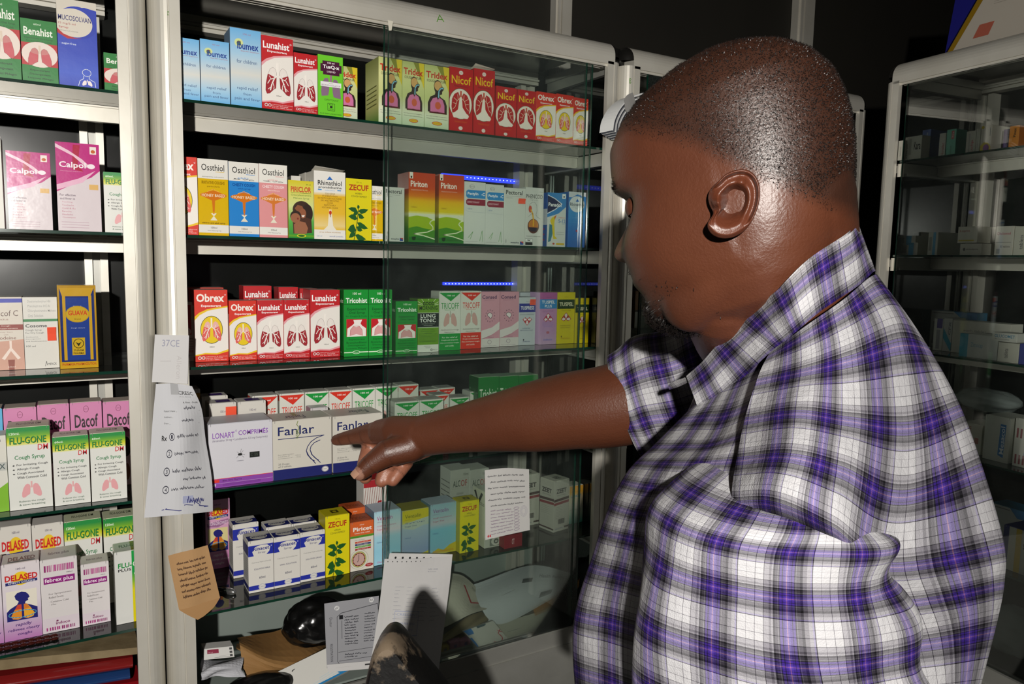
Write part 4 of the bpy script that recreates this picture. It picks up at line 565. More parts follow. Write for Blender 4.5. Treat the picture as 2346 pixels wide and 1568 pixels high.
def carton(an, loc, w, h, d, label, group, rot=0.0, top=False, stick=None, flap=False, name='medicine_carton', tilt=None):
    mb, A = carton_mesh(an, w, h, d)
    if not top and A['topart']: emit(mb, A['topart'], w, d, lambda x, y, l: (x-w/2, y-d/2, h+.0001+l))
    o = mb.build(name, A['mat']); o.location = tuple(loc); o.rotation_euler[2] = rot
    if tilt: o.rotation_euler = (tilt[0], tilt[1], rot+tilt[2])
    tag(o, label, 'carton', group)
    if top:
        mb = MB(); t = .0007; e = .0012
        mb.box((-w/2+e, -d/2+.0006, h+.0002), (w/2-e, d/2-e, h+.0002+t), paperish(A['top']))
        emit(mb, A['topart'], w-2*e, d-2*e, lambda x, y, l: (x-w/2+e, y-d/2+e, h+.0002+t+l))
        mb.box((-w/2+.004, -d/2-.0004, h-.004), (-w/2+.0046, -d/2+.001, h+.0008), '#777'); mb.box((w/2-.0046, -d/2-.0004, h-.004), (w/2-.004, -d/2+.001, h+.0008), '#777')
        mb.build('top_flap', A['mat'], o)
    if flap:
        mb = MB(); mb.grid([[(-w/2, -d/2+.02, h+.0012), (w/2, -d/2+.02, h+.0012)], [(-w/2+.001, -d/2+.004, h+.006), (w/2-.002, -d/2+.004, h+.003)], [(-w/2+.001, -d/2-.004, h+.009), (w/2-.002, -d/2-.004, h+.0035)]], '#e0dcd2'); mb.build('open_flap', A['mat'], o)
    if stick:
        mb = MB(); x0, y0, x1, y1 = stick[:4]
        mb.grid([[(x*w-w/2, -d/2-.0022-.002*k*(1-y), (1-yy)*h) for x in (x0, (x0+x1)/2, x1)] for k, (y, yy) in ((1, (0, y0)), (0, (.5, (y0+y1)/2)), (1, (1, y1)))], '#f0583c')
        mb.build('price_sticker', 'paper', o)
    return o
GRP = {}
def B(an, zi, s, xl, xr, yt, label, d=.045, F=MAINF, h=None, **kw):
    O, e, n = F; zz = SH[zi] if isinstance(zi, int) and zi < 5 else (BASE if zi == 5 else zi)
    P0 = np.array([*(O+s*n), zz]); ev = np.array([*e, 0.0])
    a0, a1 = solve_px(P0, ev, xl), solve_px(P0, ev, xr); am = (a0+a1)/2
    hh = h or solve_py(P0+ev*am, (0, 0, 1), yt)
    c = P0+ev*am+np.array([*(n*d/2), 0.0006])
    return carton(an, c, abs(a1-a0)-.0004, hh, d, label, kw.pop('group', GRP.get('g')), math.atan2(e[1], e[0])+kw.pop('yaw', 0.0), **kw)
# ================= middle cabinet, top shelf
GRP['g'] = 'syrup cartons on the top shelf of the open cabinet'
s = .022
B('ibumex60', 0, s, 394, 459.5, 88, 'short pale-blue carton half hidden by the post marked 1A, top shelf')
B('ibumex60', 0, s, 461, 527.5, 94, 'short pale-blue carton fully visible beside the tall pale-blue one, top shelf')
B('ibumex100', 0, s, 529.5, 600, 68, 'tall pale-blue carton with a yellow-green burst beside red lung cartons, top shelf', d=.055)
B('lunahist', 0, s, 600.5, 673, 86, 'tall red and white lung carton touching the tall pale-blue carton, top shelf', d=.05)
B('lunahist', 0, s, 674, 728, 124.5, 'short red and white lung carton beside the bright green carton, top shelf')
B('tusq', 0, s, 728.8, 786, 129, 'bright green carton with a maroon name block and purple lungs')
B('tridex', 0, .034, 768, 819, 153, 'green-yellow carton with a drawn torso, half hidden behind the bright green carton')
B('tridex', 0, s, 867, 920.5, 134, 'green-yellow torso carton with its leafy side showing, cut by the glass door edge', d=.075)
B('tridex', 0, s, 921, 971, 143.5, 'green-yellow torso carton in the middle of three beside the red cartons', d=.06)
B('tridex', 0, s, 971.5, 1027.6, 152, 'green-yellow torso carton touching the first big red lung-circle carton', d=.06)
B('nicof', 0, s, 1029, 1082, 157, 'tall red carton with yellow name touching the green-yellow cartons', d=.05)
B('nicof', 0, s, 1084, 1131.7, 160.5, 'tall red carton with yellow name and an open white top flap', d=.05, flap=True)
B('nicof', 0, s, 1135, 1182, 200.5, 'short red carton with yellow name touching a tall one')
B('nicof', 0, s, 1183.7, 1226.6, 208, 'short red carton with yellow name touching the yellow-oval lung cartons')
B('obrex', 0, s, 1227, 1271.6, 213, 'red, white and yellow lung carton next to the short red cartons, top shelf')
B('obrex', 0, s, 1272, 1311.5, 218, 'red, white and yellow lung carton in the middle of three, top shelf')
B('obrex', 0, s, 1312, 1345, 226, 'red, white and yellow lung carton ending the top shelf row')
# ================= second shelf
GRP['g'] = 'syrup cartons on the second shelf of the open cabinet'
s = .03
B('obrex', 1, s, 379, 455, 359, 'orange-red and white carton half hidden by the post, second shelf')
B('oss_yellow', 1, s, 456, 525, 366, 'white and yellow honey carton with a strong flash glare', d=.05)
B('oss_blue', 1, s, 526, 594.5, 373, 'white and blue honey carton with flash glare, second shelf', d=.05)
B('oss_pink', 1, s, 595, 659.6, 378, 'white and pink honey carton on the second shelf', d=.05)
B('piriclor', 1, s, 661.5, 719.5, 415, 'yellow and green carton with a picture of a mother and baby')
B('plain_white', 1, .1, 668, 690, 404, 'small plain white carton peeping out behind the mother and baby carton')
B('rhinathiol', 1, .095, 700, 742, 398, 'white and yellow carton set back behind the blue-triangle carton')
B('rhinathiol', 1, s, 720, 791.7, 394, 'white and yellow carton with a small blue triangle, second shelf', d=.06, flap=True)
B('zecuf', 1, s, 793, 851.4, 411, 'yellow leafy plant carton on the second shelf')
B('oss_yellow', 1, .045, 836, 879, 427, 'small white and yellow honey carton tucked behind the plant carton')
B('pectoral', 1, .04, 880, 926, 430, 'grey-white carton half hidden behind the orange carton, second shelf')
B('piriton', 1, s, 935.5, 996, 397, 'orange and green landscape carton showing its dark side, second shelf', d=.06)
B('piriton', 1, s, 1004.4, 1061.7, 402, 'orange and green landscape carton touching the white and blue carton', d=.06)
B('pectylin', 1, s, 1062.4, 1110.5, 418, 'white carton with blue and maroon bars touching the orange carton', d=.05)
B('pectylin', 1, s, 1111, 1152.4, 424, 'white carton with blue and maroon bars beside the plain grey-white one', d=.05)
B('pectoral', 1, s, 1153, 1201.5, 432, 'grey-white carton with a small red sticker, second shelf', d=.05, stick=(.64, .175, .98, .265))
B('phencod', 1, s, 1202, 1243, 431, 'white carton with an outlined head and brown globe', d=.05)
B('panadol', 1, s, 1252, 1294.5, 443, 'white and blue carton with a dark arrowhead and a dancing child', d=.05)
B('rhin_blue', 1, s, 1300, 1339, 441, 'bright blue and white carton ending the second shelf', d=.04)
# ================= third shelf
GRP['g'] = 'syrup cartons on the third shelf of the open cabinet'
B('red_white', 2, .10, 409, 449, 693, 'white and red carton set back behind the post and note, third shelf')
B('obrex', 2, .165, 436, 515, 660, 'orange-red carton standing behind the tall yellow-oval lung carton, third shelf')
B('obrex', 2, .078, 448, 524, 665, 'tall orange-red carton with a yellow lung oval, third shelf', d=.055)
B('obrex', 2, .074, 527, 589, 690, 'short orange-red carton with a yellow lung oval, third shelf')
B('lunahist', 2, .072, 590, 650, 689, 'short red and white lung carton next to the orange-red one, third shelf', top=True)
B('lunahist', 2, .068, 651, 710, 688.5, 'short red and white lung carton touching the tall one, third shelf', top=True)
B('lunahist', 2, .17, 560, 624, 656, 'red carton standing in the back row behind two short lung cartons')
B('lunahist', 2, .18, 640, 684, 659, 'red carton at the back, just above the second short lung carton')
B('lunahist', 2, .19, 688, 728, 662, 'red carton at the back, half hidden by the tall lung carton')
B('lunahist', 2, .063, 712, 779, 665, 'tall red and white lung carton beside the green cartons, third shelf', d=.055)
B('tricohist', 2, .052, 788, 844, 664.5, 'tall green carton with a red chest picture touching the red lung carton')
B('tricohist', 2, .05, 844.8, 898, 664.5, 'tall green carton with a red chest picture crossed by the glass door edge')
B('tricohist', 2, .05, 906, 956, 691, 'short green carton with a red chest picture, third shelf', d=.04)
B('lung_tonic', 2, .065, 956, 1004.4, 685.5, 'olive and black carton with a sunburst heading')
B('tricoff_g', 2, .08, 1005, 1054, 669, 'white carton with a green point and green foot, third shelf', top=True)
B('tricoff_r', 2, .088, 1054.4, 1101, 668.5, 'white carton with a red point and red foot, third shelf', top=True)
B('consed', 2, .098, 1101.3, 1143.4, 669, 'dusty pink carton with a white sash touching the red-point carton')
B('consed', 2, .106, 1143.8, 1187, 669, 'dusty pink carton with a white sash beside the white and navy carton')
B('tuspress', 2, .16, 1190, 1233, 671, 'white and navy carton in the back row beside the mauve carton')
B('tuspress', 2, .105, 1187.5, 1225, 682, 'short white and navy carton with a red sticker and heart arrows', stick=(.62, .04, .98, .16))
B('tuspel_plus', 2, .102, 1234, 1274, 671, 'mauve carton with a blue band and red arrows')
B('tuspel', 2, .10, 1274.5, 1315, 670.5, 'tall yellow carton with a dark green band and red arrows')
B('tuspel', 2, .095, 1316, 1347, 684, 'short yellow carton with a dark green band and red arrows', d=.035)
B('tall_orange', 2, .16, 1338, 1378, 640, 'tall grey and amber carton standing by the side glass, third shelf')
# ================= fourth shelf
GRP['g'] = 'cartons on the fourth shelf of the open cabinet'
B('lonart', 3, .026, 480, 625.5, 969, 'wide white tablet carton with purple lettering and a mosquito', d=.075, top=True)
B('fanlar_en', 3, .026, 626, 760, 962, 'wide white tablet carton with navy curves next to the purple-lettered one', d=.075, top=True)
B('fanlar_fr', 3, .026, 763, 877, 952, 'wide white tablet carton with a navy foot at the pointing fingertip', d=.075, top=True)
GRP['g'] = 'back row cartons on the fourth shelf of the open cabinet'
B('yellow_top', 3, .19, 436, 463, 893, 'white carton with a yellow line half hidden by the prescription sheet', top=True)
B('tcold', 3, .18, 466, 525, 909, 'small white carton with a purple flap set furthest back near the prescription', d=.04, top=True)
B('tcold', 3, .118, 482, 544, 925, 'small white carton with a purple flap and an orange sticker', d=.045, top=True, stick=(.6, .05, 1.0, .4))
B('tcold', 3, .118, 548, 611, 921, 'small white carton with a purple flap beside the red-point cartons', d=.045, top=True)
ROW = [('tricoff_r', 580, 638, 908, 'white red-point carton partly behind the purple-flap carton'), ('tricoff_r', 642, 698, 903, 'white red-point carton directly above the carton with navy curves'), ('tricoff_g', 700, 754, 899, 'white green-point carton between two red-point ones, fourth shelf'), ('tricoff_r', 755, 806.5, 895.4, 'white red-point carton between two green-point ones, fourth shelf'),
       ('tricoff_g', 808, 859, 891, 'white green-point carton above the fingertip carton, fourth shelf'), ('tricoff_g', 860, 911, 887, 'white green-point carton crossed by the door edge, fourth shelf'), ('tricoff_r', 912, 957.6, 882.5, 'white red-point carton just past the glass door edge, fourth shelf')]
for a, x0, x1, yt, lb in ROW: B(a, 3, .155, x0, x1, yt, lb, d=.042, top=True)
B('pink_white', 3, .105, 712, 752, 936, 'pink and white carton lying low behind the navy-curve carton', d=.035, top=True)
B('tricoff_g', 3, .075, 904, 960, 921.6, 'white green-point carton above the wrist, showing its side', d=.05, top=True)
B('tricoff_g', 3, .075, 961, 1014.6, 917, 'white green-point carton above the forearm, nearest the wrist one', d=.05, top=True)
B('tricoff_r', 3, .13, 992, 1027, 906, 'white red-point carton peeking out above the forearm', d=.042, top=True)
B('tricoff_g', 3, .13, 1030, 1074, 912, 'white carton with a dark lid edge above the middle of the forearm', d=.045, top=True)
B('tricoff_r', 3, .20, 962, 1002, 894, 'white red-point carton in the deepest row above the forearm', d=.042, top=True)
B('tricoff_r', 3, .20, 1003, 1041, 890, 'white red-point carton in the deepest row, second above the forearm', d=.042, top=True)
B('tricoff_g', 3, .185, 1076, 1113, 898, 'white green-point carton tucked beside the dark green cartons', d=.045, top=True)
th = [R(0, 0, 1, 1, '#0f7a2e'), T('Triohist', .06, .19, .9, .36, '#e4efdc', .006), ring(.94, .2, .02, .012, .008, '#e4efdc', 8), T('Expectorant', .28, .42, .74, .48, '#b8d4a8'), P([(0, .62), (.5, .56), (1, .48), (1, 1), (0, 1)], '#cfd8cc')]
art('triohist', '#0a5420', '#4c5c48', th, [T('Triohist', .06, .19, .94, .36, '#5c8c64', .006)])
B('triohist', 3, .16, 1094, 1141, 865, 'dark green carton showing its side, first of three above the elbow', d=.05, top=True)
B('triohist', 3, .16, 1141.5, 1185, 863, 'dark green carton in the middle of three above the elbow', d=.05, top=True)
B('triohist', 3, .16, 1185.5, 1230, 861, 'dark green carton by the cabinet upright, last of three above the elbow', d=.05, top=True)
# ================= fifth shelf
GRP['g'] = 'cartons on the fifth shelf of the open cabinet'
B('delased_pink', 4, .225, 473, 529, 1146, 'mauve carton with a navy head silhouette beside the prescription sheet', d=.04, top=True)
B('rinacet_fr', 4, .155, 535, 594, 1201, 'blue-banded white carton standing alone behind the front trio', d=.045, top=True)
B('rinacet_en', 4, .125, 611, 668, 1207, 'blue-banded white carton in the back pair, behind the middle front one', d=.045, top=True)
B('rinacet_fr', 4, .125, 669, 726, 1199, 'blue-banded white carton in the back pair, beside the plant carton', d=.045, top=True)
B('rinacet_fr', 4, .066, 570, 627.5, 1239, 'blue-banded white carton first of the front trio, showing its side', d=.05, top=True)
B('rinacet_en', 4, .066, 628.5, 688, 1230, 'blue-banded white carton in the middle of the front trio', d=.05, top=True)
B('rinacet_fr', 4, .07, 688.5, 745, 1219, 'blue-banded white carton of the front trio touching the plant carton', d=.05, top=True)
B('zecuf', 4, .07, 746, 801, 1182, 'yellow leafy plant carton beside the blue-banded trio, fifth shelf', d=.05, top=True)
B('piricet', 4, .145, 790, 838, 1166, 'orange-topped carton standing behind its twin with the clock', d=.045, top=True)
B('piricet', 4, .073, 802.5, 856, 1196, 'orange-topped white carton with a clock dial, front row', d=.05, top=True)
B('ventolin', 4, .08, 857, 918, 1171, 'pale blue carton with pink lettering under the curled fingers', d=.06, top=True)
B('lin_box', 4, .165, 833, 886, 1100, 'white striped carton with sideways red lettering under the curled fingers', d=.05)
B('ventolin_syr', 4, .085, 921, 984, 1168, 'blue carton with a yellow top between two pale blue ones', d=.055, top=True)
B('ventolin_exp', 4, .075, 985, 1045, 1155, 'pale blue carton with a yellow jagged foot', d=.055, top=True)
B('zecuf', 4, .055, 1052.5, 1096, 1149, 'yellow leafy plant carton beside the handwritten list', d=.04, top=True)
B('circle_box', 4, .055, 1109, 1153, 1127, 'cream carton with a grey circle, half behind the handwritten list', d=.06, top=True)
B('alcof', 4, .175, 1031, 1074.5, 1077, 'grey carton with a boxed name at the back beside its half-hidden twin', d=.06)
B('alcof', 4, .175, 1075, 1118, 1076, 'grey carton with a boxed name half hidden by the handwritten list', d=.06)
B('zeet', 4, .14, 1192, 1234, 1089, 'white carton with maroon bands half hidden by the handwritten list', d=.045, top=True)
P0 = on_z(1267.5, 1221.7, SH[4])
hz = solve_py(P0, (0, 0, 1), 1105.5); wz = .052
ca, sa = math.cos(math.radians(10)), math.sin(math.radians(10)); ofs = (ca*wz/2-sa*wz/2, sa*wz/2+ca*wz/2)
carton('zeet', (P0[0]+ofs[0], P0[1]+ofs[1], SH[4]+.0006), wz, hz, wz, 'white carton with maroon bands turned cornerwise near the cabinet post', GRP['g'], math.radians(10), True)
B('lokit', 4, .10, 1303, 1334, 1114, 'orange to teal carton ending the fifth shelf', d=.04, top=True)
art('red_lid', '#8a2a30', '#8a2a30', [R(0, 0, 1, 1, '#8a2630'), T('OT', .42, .3, .56, .75, '#d8b8b8', .02)])
B('red_lid', 4, .03, 1155, 1196, 1226, 'low dark red carton lying under the handwritten list', d=.05)
# ================= left cabinet
GRP['g'] = 'cartons on the top shelf of the cabinet behind the post'
s = .022
B('benahist100', 0, s, -36, 50.5, -4, 'tall green carton with white-oval lungs cut off by the picture edge, top shelf')
B('benahist60', 0, s, 52, 135, 47, 'short green carton with white-oval lungs beside the big blue carton')
B('mucosolvan', 0, s, 136, 227, 2, 'big blue and white carton with a swooping oval on the top shelf', d=.05)
B('benahist60', 0, .05, 240, 318, 126, 'green lung carton set back and half hidden by the cabinet post')
GRP['g'] = 'cartons on the second shelf of the cabinet behind the post'
s = .03
B('plain_white', 1, s, -40, 11.5, 312, 'white carton at the picture edge beside the first pink glossy carton')
B('calpol', 1, s, 21, 122, 349, 'short pink and white glossy carton with flash glare, second shelf', d=.055)
B('calpol', 1, s, 134, 234, 329, 'tall pink and white glossy carton with flash glare, second shelf', d=.06)
B('flugone60', 1, .05, 241, 318, 397, 'green-topped white carton half hidden by the post, second shelf')
GRP['g'] = 'cartons on the third shelf of the cabinet behind the post'
B('codeine', 2, .094, -30, 58, 682, 'white carton with a blue stripe and brown throat picture')
B('cosome', 2, .094, 58.5, 137, 682, 'white carton with a green line and a red-orange sticker', stick=(.68, .42, .94, .61))
B('guava', 2, .075, 138, 226, 655, 'blue and gold carton with an oval emblem', d=.06)
GRP['g'] = 'pink cartons in the back row of the fourth shelf'
for k, (a, x0, x1, yt, lb) in enumerate((('dacof_blue', -60, 15.5, 940, 'sky-blue carton at the picture edge beside the pink row'), ('dacof', 17, 92.5, 936, 'pink carton with black name, next to the sky-blue one'), ('dacof', 94, 166.5, 928, 'pink carton with black name above the first short green-topped carton'), ('dacof', 168, 240, 923, 'pink carton with black name above the second short green-topped carton'), ('dacof', 242, 312, 921, 'pink carton with black name half hidden by the cabinet post'))):
    B(a, 3, .125, x0, x1, yt, lb, d=.045, top=True)
GRP['g'] = 'cartons in the front row of the fourth shelf'
B('green_edge', 3, .05, -60, 22, 1002, 'white and lime-green carton cut by the picture edge, fourth shelf')
B('flugone120', 3, .047, 23, 122, 980, 'large green and yellow topped cough carton on the fourth shelf', d=.055, top=True)
B('flugone60', 3, .042, 126, 208.5, 1001, 'short green and yellow topped cough carton touching the large one', d=.045, top=True)
B('flugone60', 3, .039, 211, 292, 993, 'short green and yellow topped cough carton beside the cabinet post', d=.045, top=True)
GRP['g'] = 'cartons in the back row of the fifth shelf'
B('delased_paed', 4, .15, -70, 4.5, 1212, 'white carton with red name on a yellow disc cut by the picture edge', d=.045, top=True)
B('delased_paed', 4, .15, 5.5, 81, 1207, 'white carton with red name on a yellow disc, above the navy-head carton', d=.045, top=True)
B('delased_paed', 4, .15, 82, 153.5, 1202, 'white carton with red name on a yellow disc, above the tall barcode carton', d=.045, top=True)
B('flugone120', 4, .15, 154.5, 240, 1194, 'green and yellow topped cough carton behind the barcode cartons', d=.05, top=True)
B('flugone120', 4, .15, 243, 325, 1186, 'green and yellow topped cough carton behind the half-green one', d=.05, top=True)
GRP['g'] = 'cartons in the front row of the fifth shelf'
B('delased', 4, .066, -76, 10, 1302, 'white to mauve carton cut off by the picture edge, fifth shelf', d=.05, top=True)
B('delased', 4, .066, 11, 98, 1291, 'white to mauve carton with a navy head silhouette and orange lungs', d=.05, top=True)
B('febrex', 4, .068, 98.5, 183, 1281, 'tall white carton with magenta bar pattern, fifth shelf', d=.06, top=True)
B('febrex', 4, .068, 190, 254, 1292, 'short white carton with magenta bar pattern, fifth shelf', d=.045, top=True)
B('fluplus', 4, .045, 267, 345, 1263, 'half white, half green and yellow carton beside the cabinet post', d=.05, top=True)
# ================= cabinet behind the man
GRP['g'] = 'cartons in the cabinet behind the man'
art('brown_box', '#5a3a18', '#5a3a18', [R(0, 0, 1, .4, '#7a4c1c'), R(0, .4, 1, 1, '#a8a498'), R(0, .38, 1, .42, '#3a2814')])
B('brown_box', 2, .10, 1452, 1476, 668, 'brown and grey carton between the post and the man\'s beard')
B('brown_box', 2, .10, 1477, 1512, 664, 'brown and grey carton just behind the man\'s beard')
# ================= dim cabinet behind the man's back
def RB(an, zi, sb, xl, xr, yt, label, d=.05, **kw): return B(an, zi, sb, xl, xr, yt, label, d, RIGHTF, **kw)
def box_art(n, c, side=None, extra=()): art(n, side or c, side or c, [R(0, 0, 1, 1, c)]+list(extra))
box_art('r_white', '#b4b2a6', None, [T('tablets', .3, .3, .5, .8, '#5a5a5a', .01, 0, 90)])
box_art('r_white2', '#b8b6aa', None, [T('Kara', .55, .25, .95, .6, '#2a2a2a', .02), R(.25, .1, .4, .8, '#9a9a90'), T('0.75% w/v', .1, .3, .18, .95, '#4a4a4a', .01, 0, 90)])
box_art('r_blue', '#1c4a9c', '#1a3c80', [T('Augmentin', .45, .1, .75, .6, '#b8c8e0', .01, 0, 90), E(.6, .8, .18, .08, '#8aa0c8')])
box_art('r_nuvo', '#b8b4aa', None, [T('Novalac', .4, .4, .8, .95, '#8a3030', .01, 0, 90)])
box_art('r_teal', '#4aa48c', '#3c8c78', [R(.5, .06, .8, .36, '#b03a44'), T('Xtra', .56, .1, .74, .32, '#e0c0c0', .01, 0, 90), T('tablet', .4, .6, .6, .95, '#1c5c4c', 0, 0, 90)])
box_art('r_lulip', '#b8b4a8', None, [T('Lulip', .5, .4, .8, .95, '#a8283c', .02, 0, 90), R(.25, .1, .4, .9, '#98968c')])
box_art('r_circle', '#c4c0b4', '#a8a49a', [P([(0, 1), (0, .75), (.3, .62), (.7, .64), (.95, .8), (1, 1)], '#d8c01c'), E(.55, .85, .28, .14, '#9a4ca8'), E(.15, .06, .14, .06, '#c8b01c'), L([(.85, .1), (.85, .4)], .08, '#777')])
box_art('r_purple', '#4a2c6c', '#4a2c6c', [T('plus', .2, .6, .8, .9, '#8a7ca8', .01)])
box_art('r_orange', '#c87c1c', '#a85c14', [T('Pinex', .4, .1, .7, .5, '#2a2414', .02, 0, 90)])
GRP['g'] = 'small cartons on the top shelf of the dim cabinet'
s = .05
RB('r_white', 0, .012, 2056, 2069, 323, 'narrow white carton at the very end of the dim cabinet\'s top shelf')
RB('r_white2', 0, .02, 2071, 2109, 313, 'white carton with upright black lettering beside the dark blue one')
RB('r_blue', 0, s, 2109, 2128, 298, 'dark blue carton on the dim cabinet\'s top shelf', d=.06)
RB('r_nuvo', 0, s, 2149, 2164, 306, 'white carton with sideways red lettering beside the teal one')
RB('r_teal', 0, s, 2165.5, 2187, 297, 'teal carton with a red corner on the dim cabinet\'s top shelf', d=.04)
RB('r_teal', 0, .09, 2190, 2206, 303, 'teal carton set back beside the white carton with red lettering', d=.04)
RB('r_lulip', 0, s, 2211, 2233, 301, 'white carton with upright red lettering near the yellow and purple one', d=.05)
RB('r_white', 0, s, 2233.5, 2243, 296, 'thin white carton squeezed against the yellow and purple carton')
RB('r_circle', 0, s, 2244, 2269, 288, 'white carton with a yellow curve and purple disc', d=.07)
RB('r_purple', 0, .07, 2296, 2309, 297, 'purple carton between the white disc carton and the orange one', d=.04)
RB('r_orange', 0, s, 2309.5, 2332, 289, 'orange carton on the dim cabinet\'s top shelf', d=.05)
GRP['g'] = 'small cartons on the second shelf of the dim cabinet'
box_art('r_tube', '#b4b4ac', None, [R(.5, 0, .78, 1, '#4a94bc'), R(.1, .2, .4, .8, '#8a8a84')])
box_art('r_conj', '#c4c0b4', '#a8a498', [T('Loprin', .1, .2, .6, .36, '#9a3a3a', .01), R(.05, .82, .85, .9, '#b8a83c')])
box_art('r_small', '#bab6ac', None, [T('amlodipine', .3, .4, .85, .6, '#3a3a3a', .01), E(.2, .5, .06, .14, '#4a4a4a')])
box_art('r_dic', '#bcb8ae', '#a8a498', [T('Diclomol', .1, .2, .85, .3, '#a04858', .01), R(.05, .55, .9, .56, '#5a5a5a'), T('50 tablets', .3, .66, .85, .74, '#3a3a3a'), R(.1, .78, .3, .95, '#8a8a84')])
RB('r_white', 1, .12, 2068, 2106, 533, 'long white carton at the back behind two striped tube cartons')
RB('r_tube', 1, .06, 2060, 2101, 557, 'blue-striped tube carton, lower of two stacked on the second shelf', d=.05)
RB('r_tube', 1.4855+.0265, .06, 2054, 2097, 541, 'blue-striped tube carton, upper of two stacked on the second shelf', d=.05)
RB('r_tube', 1, .06, 2124, 2146, 533, 'upright white carton with a blue top beside the stacked pair', d=.09)
o = RB('r_small', 1, .05, 2198, 2247, 559, 'flat white carton lying under the carton with a yellow line', d=.07)
hs = solve_py(np.array([*(RO+.05*RN+RE*solve_px(np.array([*(RO+.05*RN), SH[1]]), np.array([*RE, 0]), 2220)), SH[1]]), (0, 0, 1), 558)
RB('r_conj', SH[1]+hs+.001, .05, 2193, 2238, 520, 'white carton with a yellow line resting on the flat carton', d=.07)
RB('r_dic', 1, .05, 2277, 2318, 519, 'white carton with red heading and a ruled label, second shelf', d=.075)
RB('r_white', 1, .05, 2320, 2362, 519, 'white carton cut off by the picture edge, second shelf', d=.075)
GRP['g'] = 'cartons on the third shelf of the dim cabinet'
box_art('r_bigblue', '#b0b2b0', '#3a7ca0', [P([(.5, 0), (1, 0), (1, .2), (.7, .2)], '#3a74a8'), R(.05, .05, .5, .07, '#7a7a7a'), R(.05, .3, .15, .9, '#8a8a8a')])
box_art('r_pw', '#bcbcb8', None, [R(.3, 0, .9, .3, '#4a3c84'), R(.3, .35, .7, .95, '#8a8a90')])
box_art('r_cf', '#b4b6b4', None, [P([(0, .3), (1, .75), (1, 1), (0, .6)], '#2c8ca8'), T('CFX', .6, .1, .85, .5, '#3a3a4a', .01, 0, 90)])
box_art('r_long', '#b8b6ac', None, [T('each tablet', .2, .25, .6, .32, '#6a6a6a', .006), R(.2, .42, .5, .44, '#8a8a8a'), R(.6, .3, .75, .65, '#7a7a78')])
box_art('r_teal2', '#b8bab6', None, [R(0, 0, .22, 1, '#2c94b0'), T('Zimocap', .3, .35, .62, .6, '#5a8aa0', .006)])
box_art('r_glu', '#bcbcb4', None, [T('GLUCOMET', .1, .2, .92, .55, '#3a7c98', .02), T('film coated tablets', .12, .65, .7, .8, '#5a5a5a')])
box_art('r_dkblue', '#2c3484', None)
RB('r_bigblue', 2, .17, 2128, 2232, 715, 'large white and blue carton at the back of the third shelf', d=.04)
RB('r_pw', 2, .10, 2136, 2157, 731, 'upright carton with a purple corner by the man\'s shoulder', d=.05)
RB('r_cf', 2, .10, 2157.5, 2177, 730, 'white carton with a teal diagonal by the man\'s shoulder', d=.05)
RB('r_long', 2, .10, 2178, 2310, 739, 'long white carton with a barcode on the third shelf', d=.045)
RB('r_teal2', 2, .035, 2196, 2283, 768, 'white carton with a teal end in front of the long one', d=.05)
o = RB('r_white', 2, .03, 2284, 2331, 787, 'flat white carton under the teal-lettered carton', d=.05)
P0 = np.array([*(RO+.03*RN), SH[2]]); a = solve_px(P0, np.array([*RE, 0]), 2305); hs = solve_py(P0+np.array([*RE, 0])*a, (0, 0, 1), 786)
RB('r_glu', SH[2]+hs+.001, .03, 2272, 2329, 764, 'white carton with teal capital lettering lying on the flat carton', d=.05)
RB('r_dkblue', 2, .03, 2333, 2372, 790, 'dark blue carton cut off by the picture edge, third shelf', d=.05)
GRP['g'] = 'cartons on the fourth shelf of the dim cabinet'
box_art('r_mel', '#bcb8ac', None, [T('Meloxicam', .35, .1, .5, .95, '#a04a44', .006, 0, 90), R(.68, .45, .86, .65, '#a8605a')])
box_art('r_mes', '#b4b4ac', '#989890', [P([(.62, .15), (.84, .15), (.8, .9), (.58, .85)], '#2c6ca8'), T('Mesacol', .64, .2, .8, .82, '#d8e0e8', .012, 0, 90)])
box_art('r_mec', '#bab8b0', None, [R(.1+.2*i, .2, .2+.2*i, .4, '#8a4a50') for i in range(4)]+[R(.1+.2*i, .75, .2+.2*i, .95, '#8a4a50') for i in range(4)]+[T('mesaryl', .5, .4, .75, .75, '#4a6ca0', .01, 0, 90)])
RB('r_mel', 3, .08, 2196, 2246, 972, 'white carton with upright red lettering by the man\'s back', d=.08, top=True)
RB('r_mes', 3, .06, 2250, 2308, 956, 'white carton with a slanting blue name strip', d=.08, top=True)
RB('r_mec', 3, .06, 2318, 2362, 963, 'white carton with rows of small maroon bars at the picture edge', d=.08, top=True)
GRP['g'] = 'cartons on the lower shelves of the dim cabinet'
box_art('r_stu', '#b0b0a4', '#3c3484', [R(0, 0, .22, 1, '#2c2c74'), R(.22, 0, .5, 1, '#c4c2b4'), R(.5, 0, .72, 1, '#c8a81c'), T('STU', .8, .3, 1.05, .42, '#2a2a2a', .02)])
RB('r_stu', 4, .05, 2292, 2350, 1212, 'white carton with purple and yellow spines on the fifth shelf', d=.10, top=True)
RB('r_bigblue', 4, .17, 2262, 2350, 1165, 'pale carton with a blue end behind the purple and yellow one', d=.06, top=True)
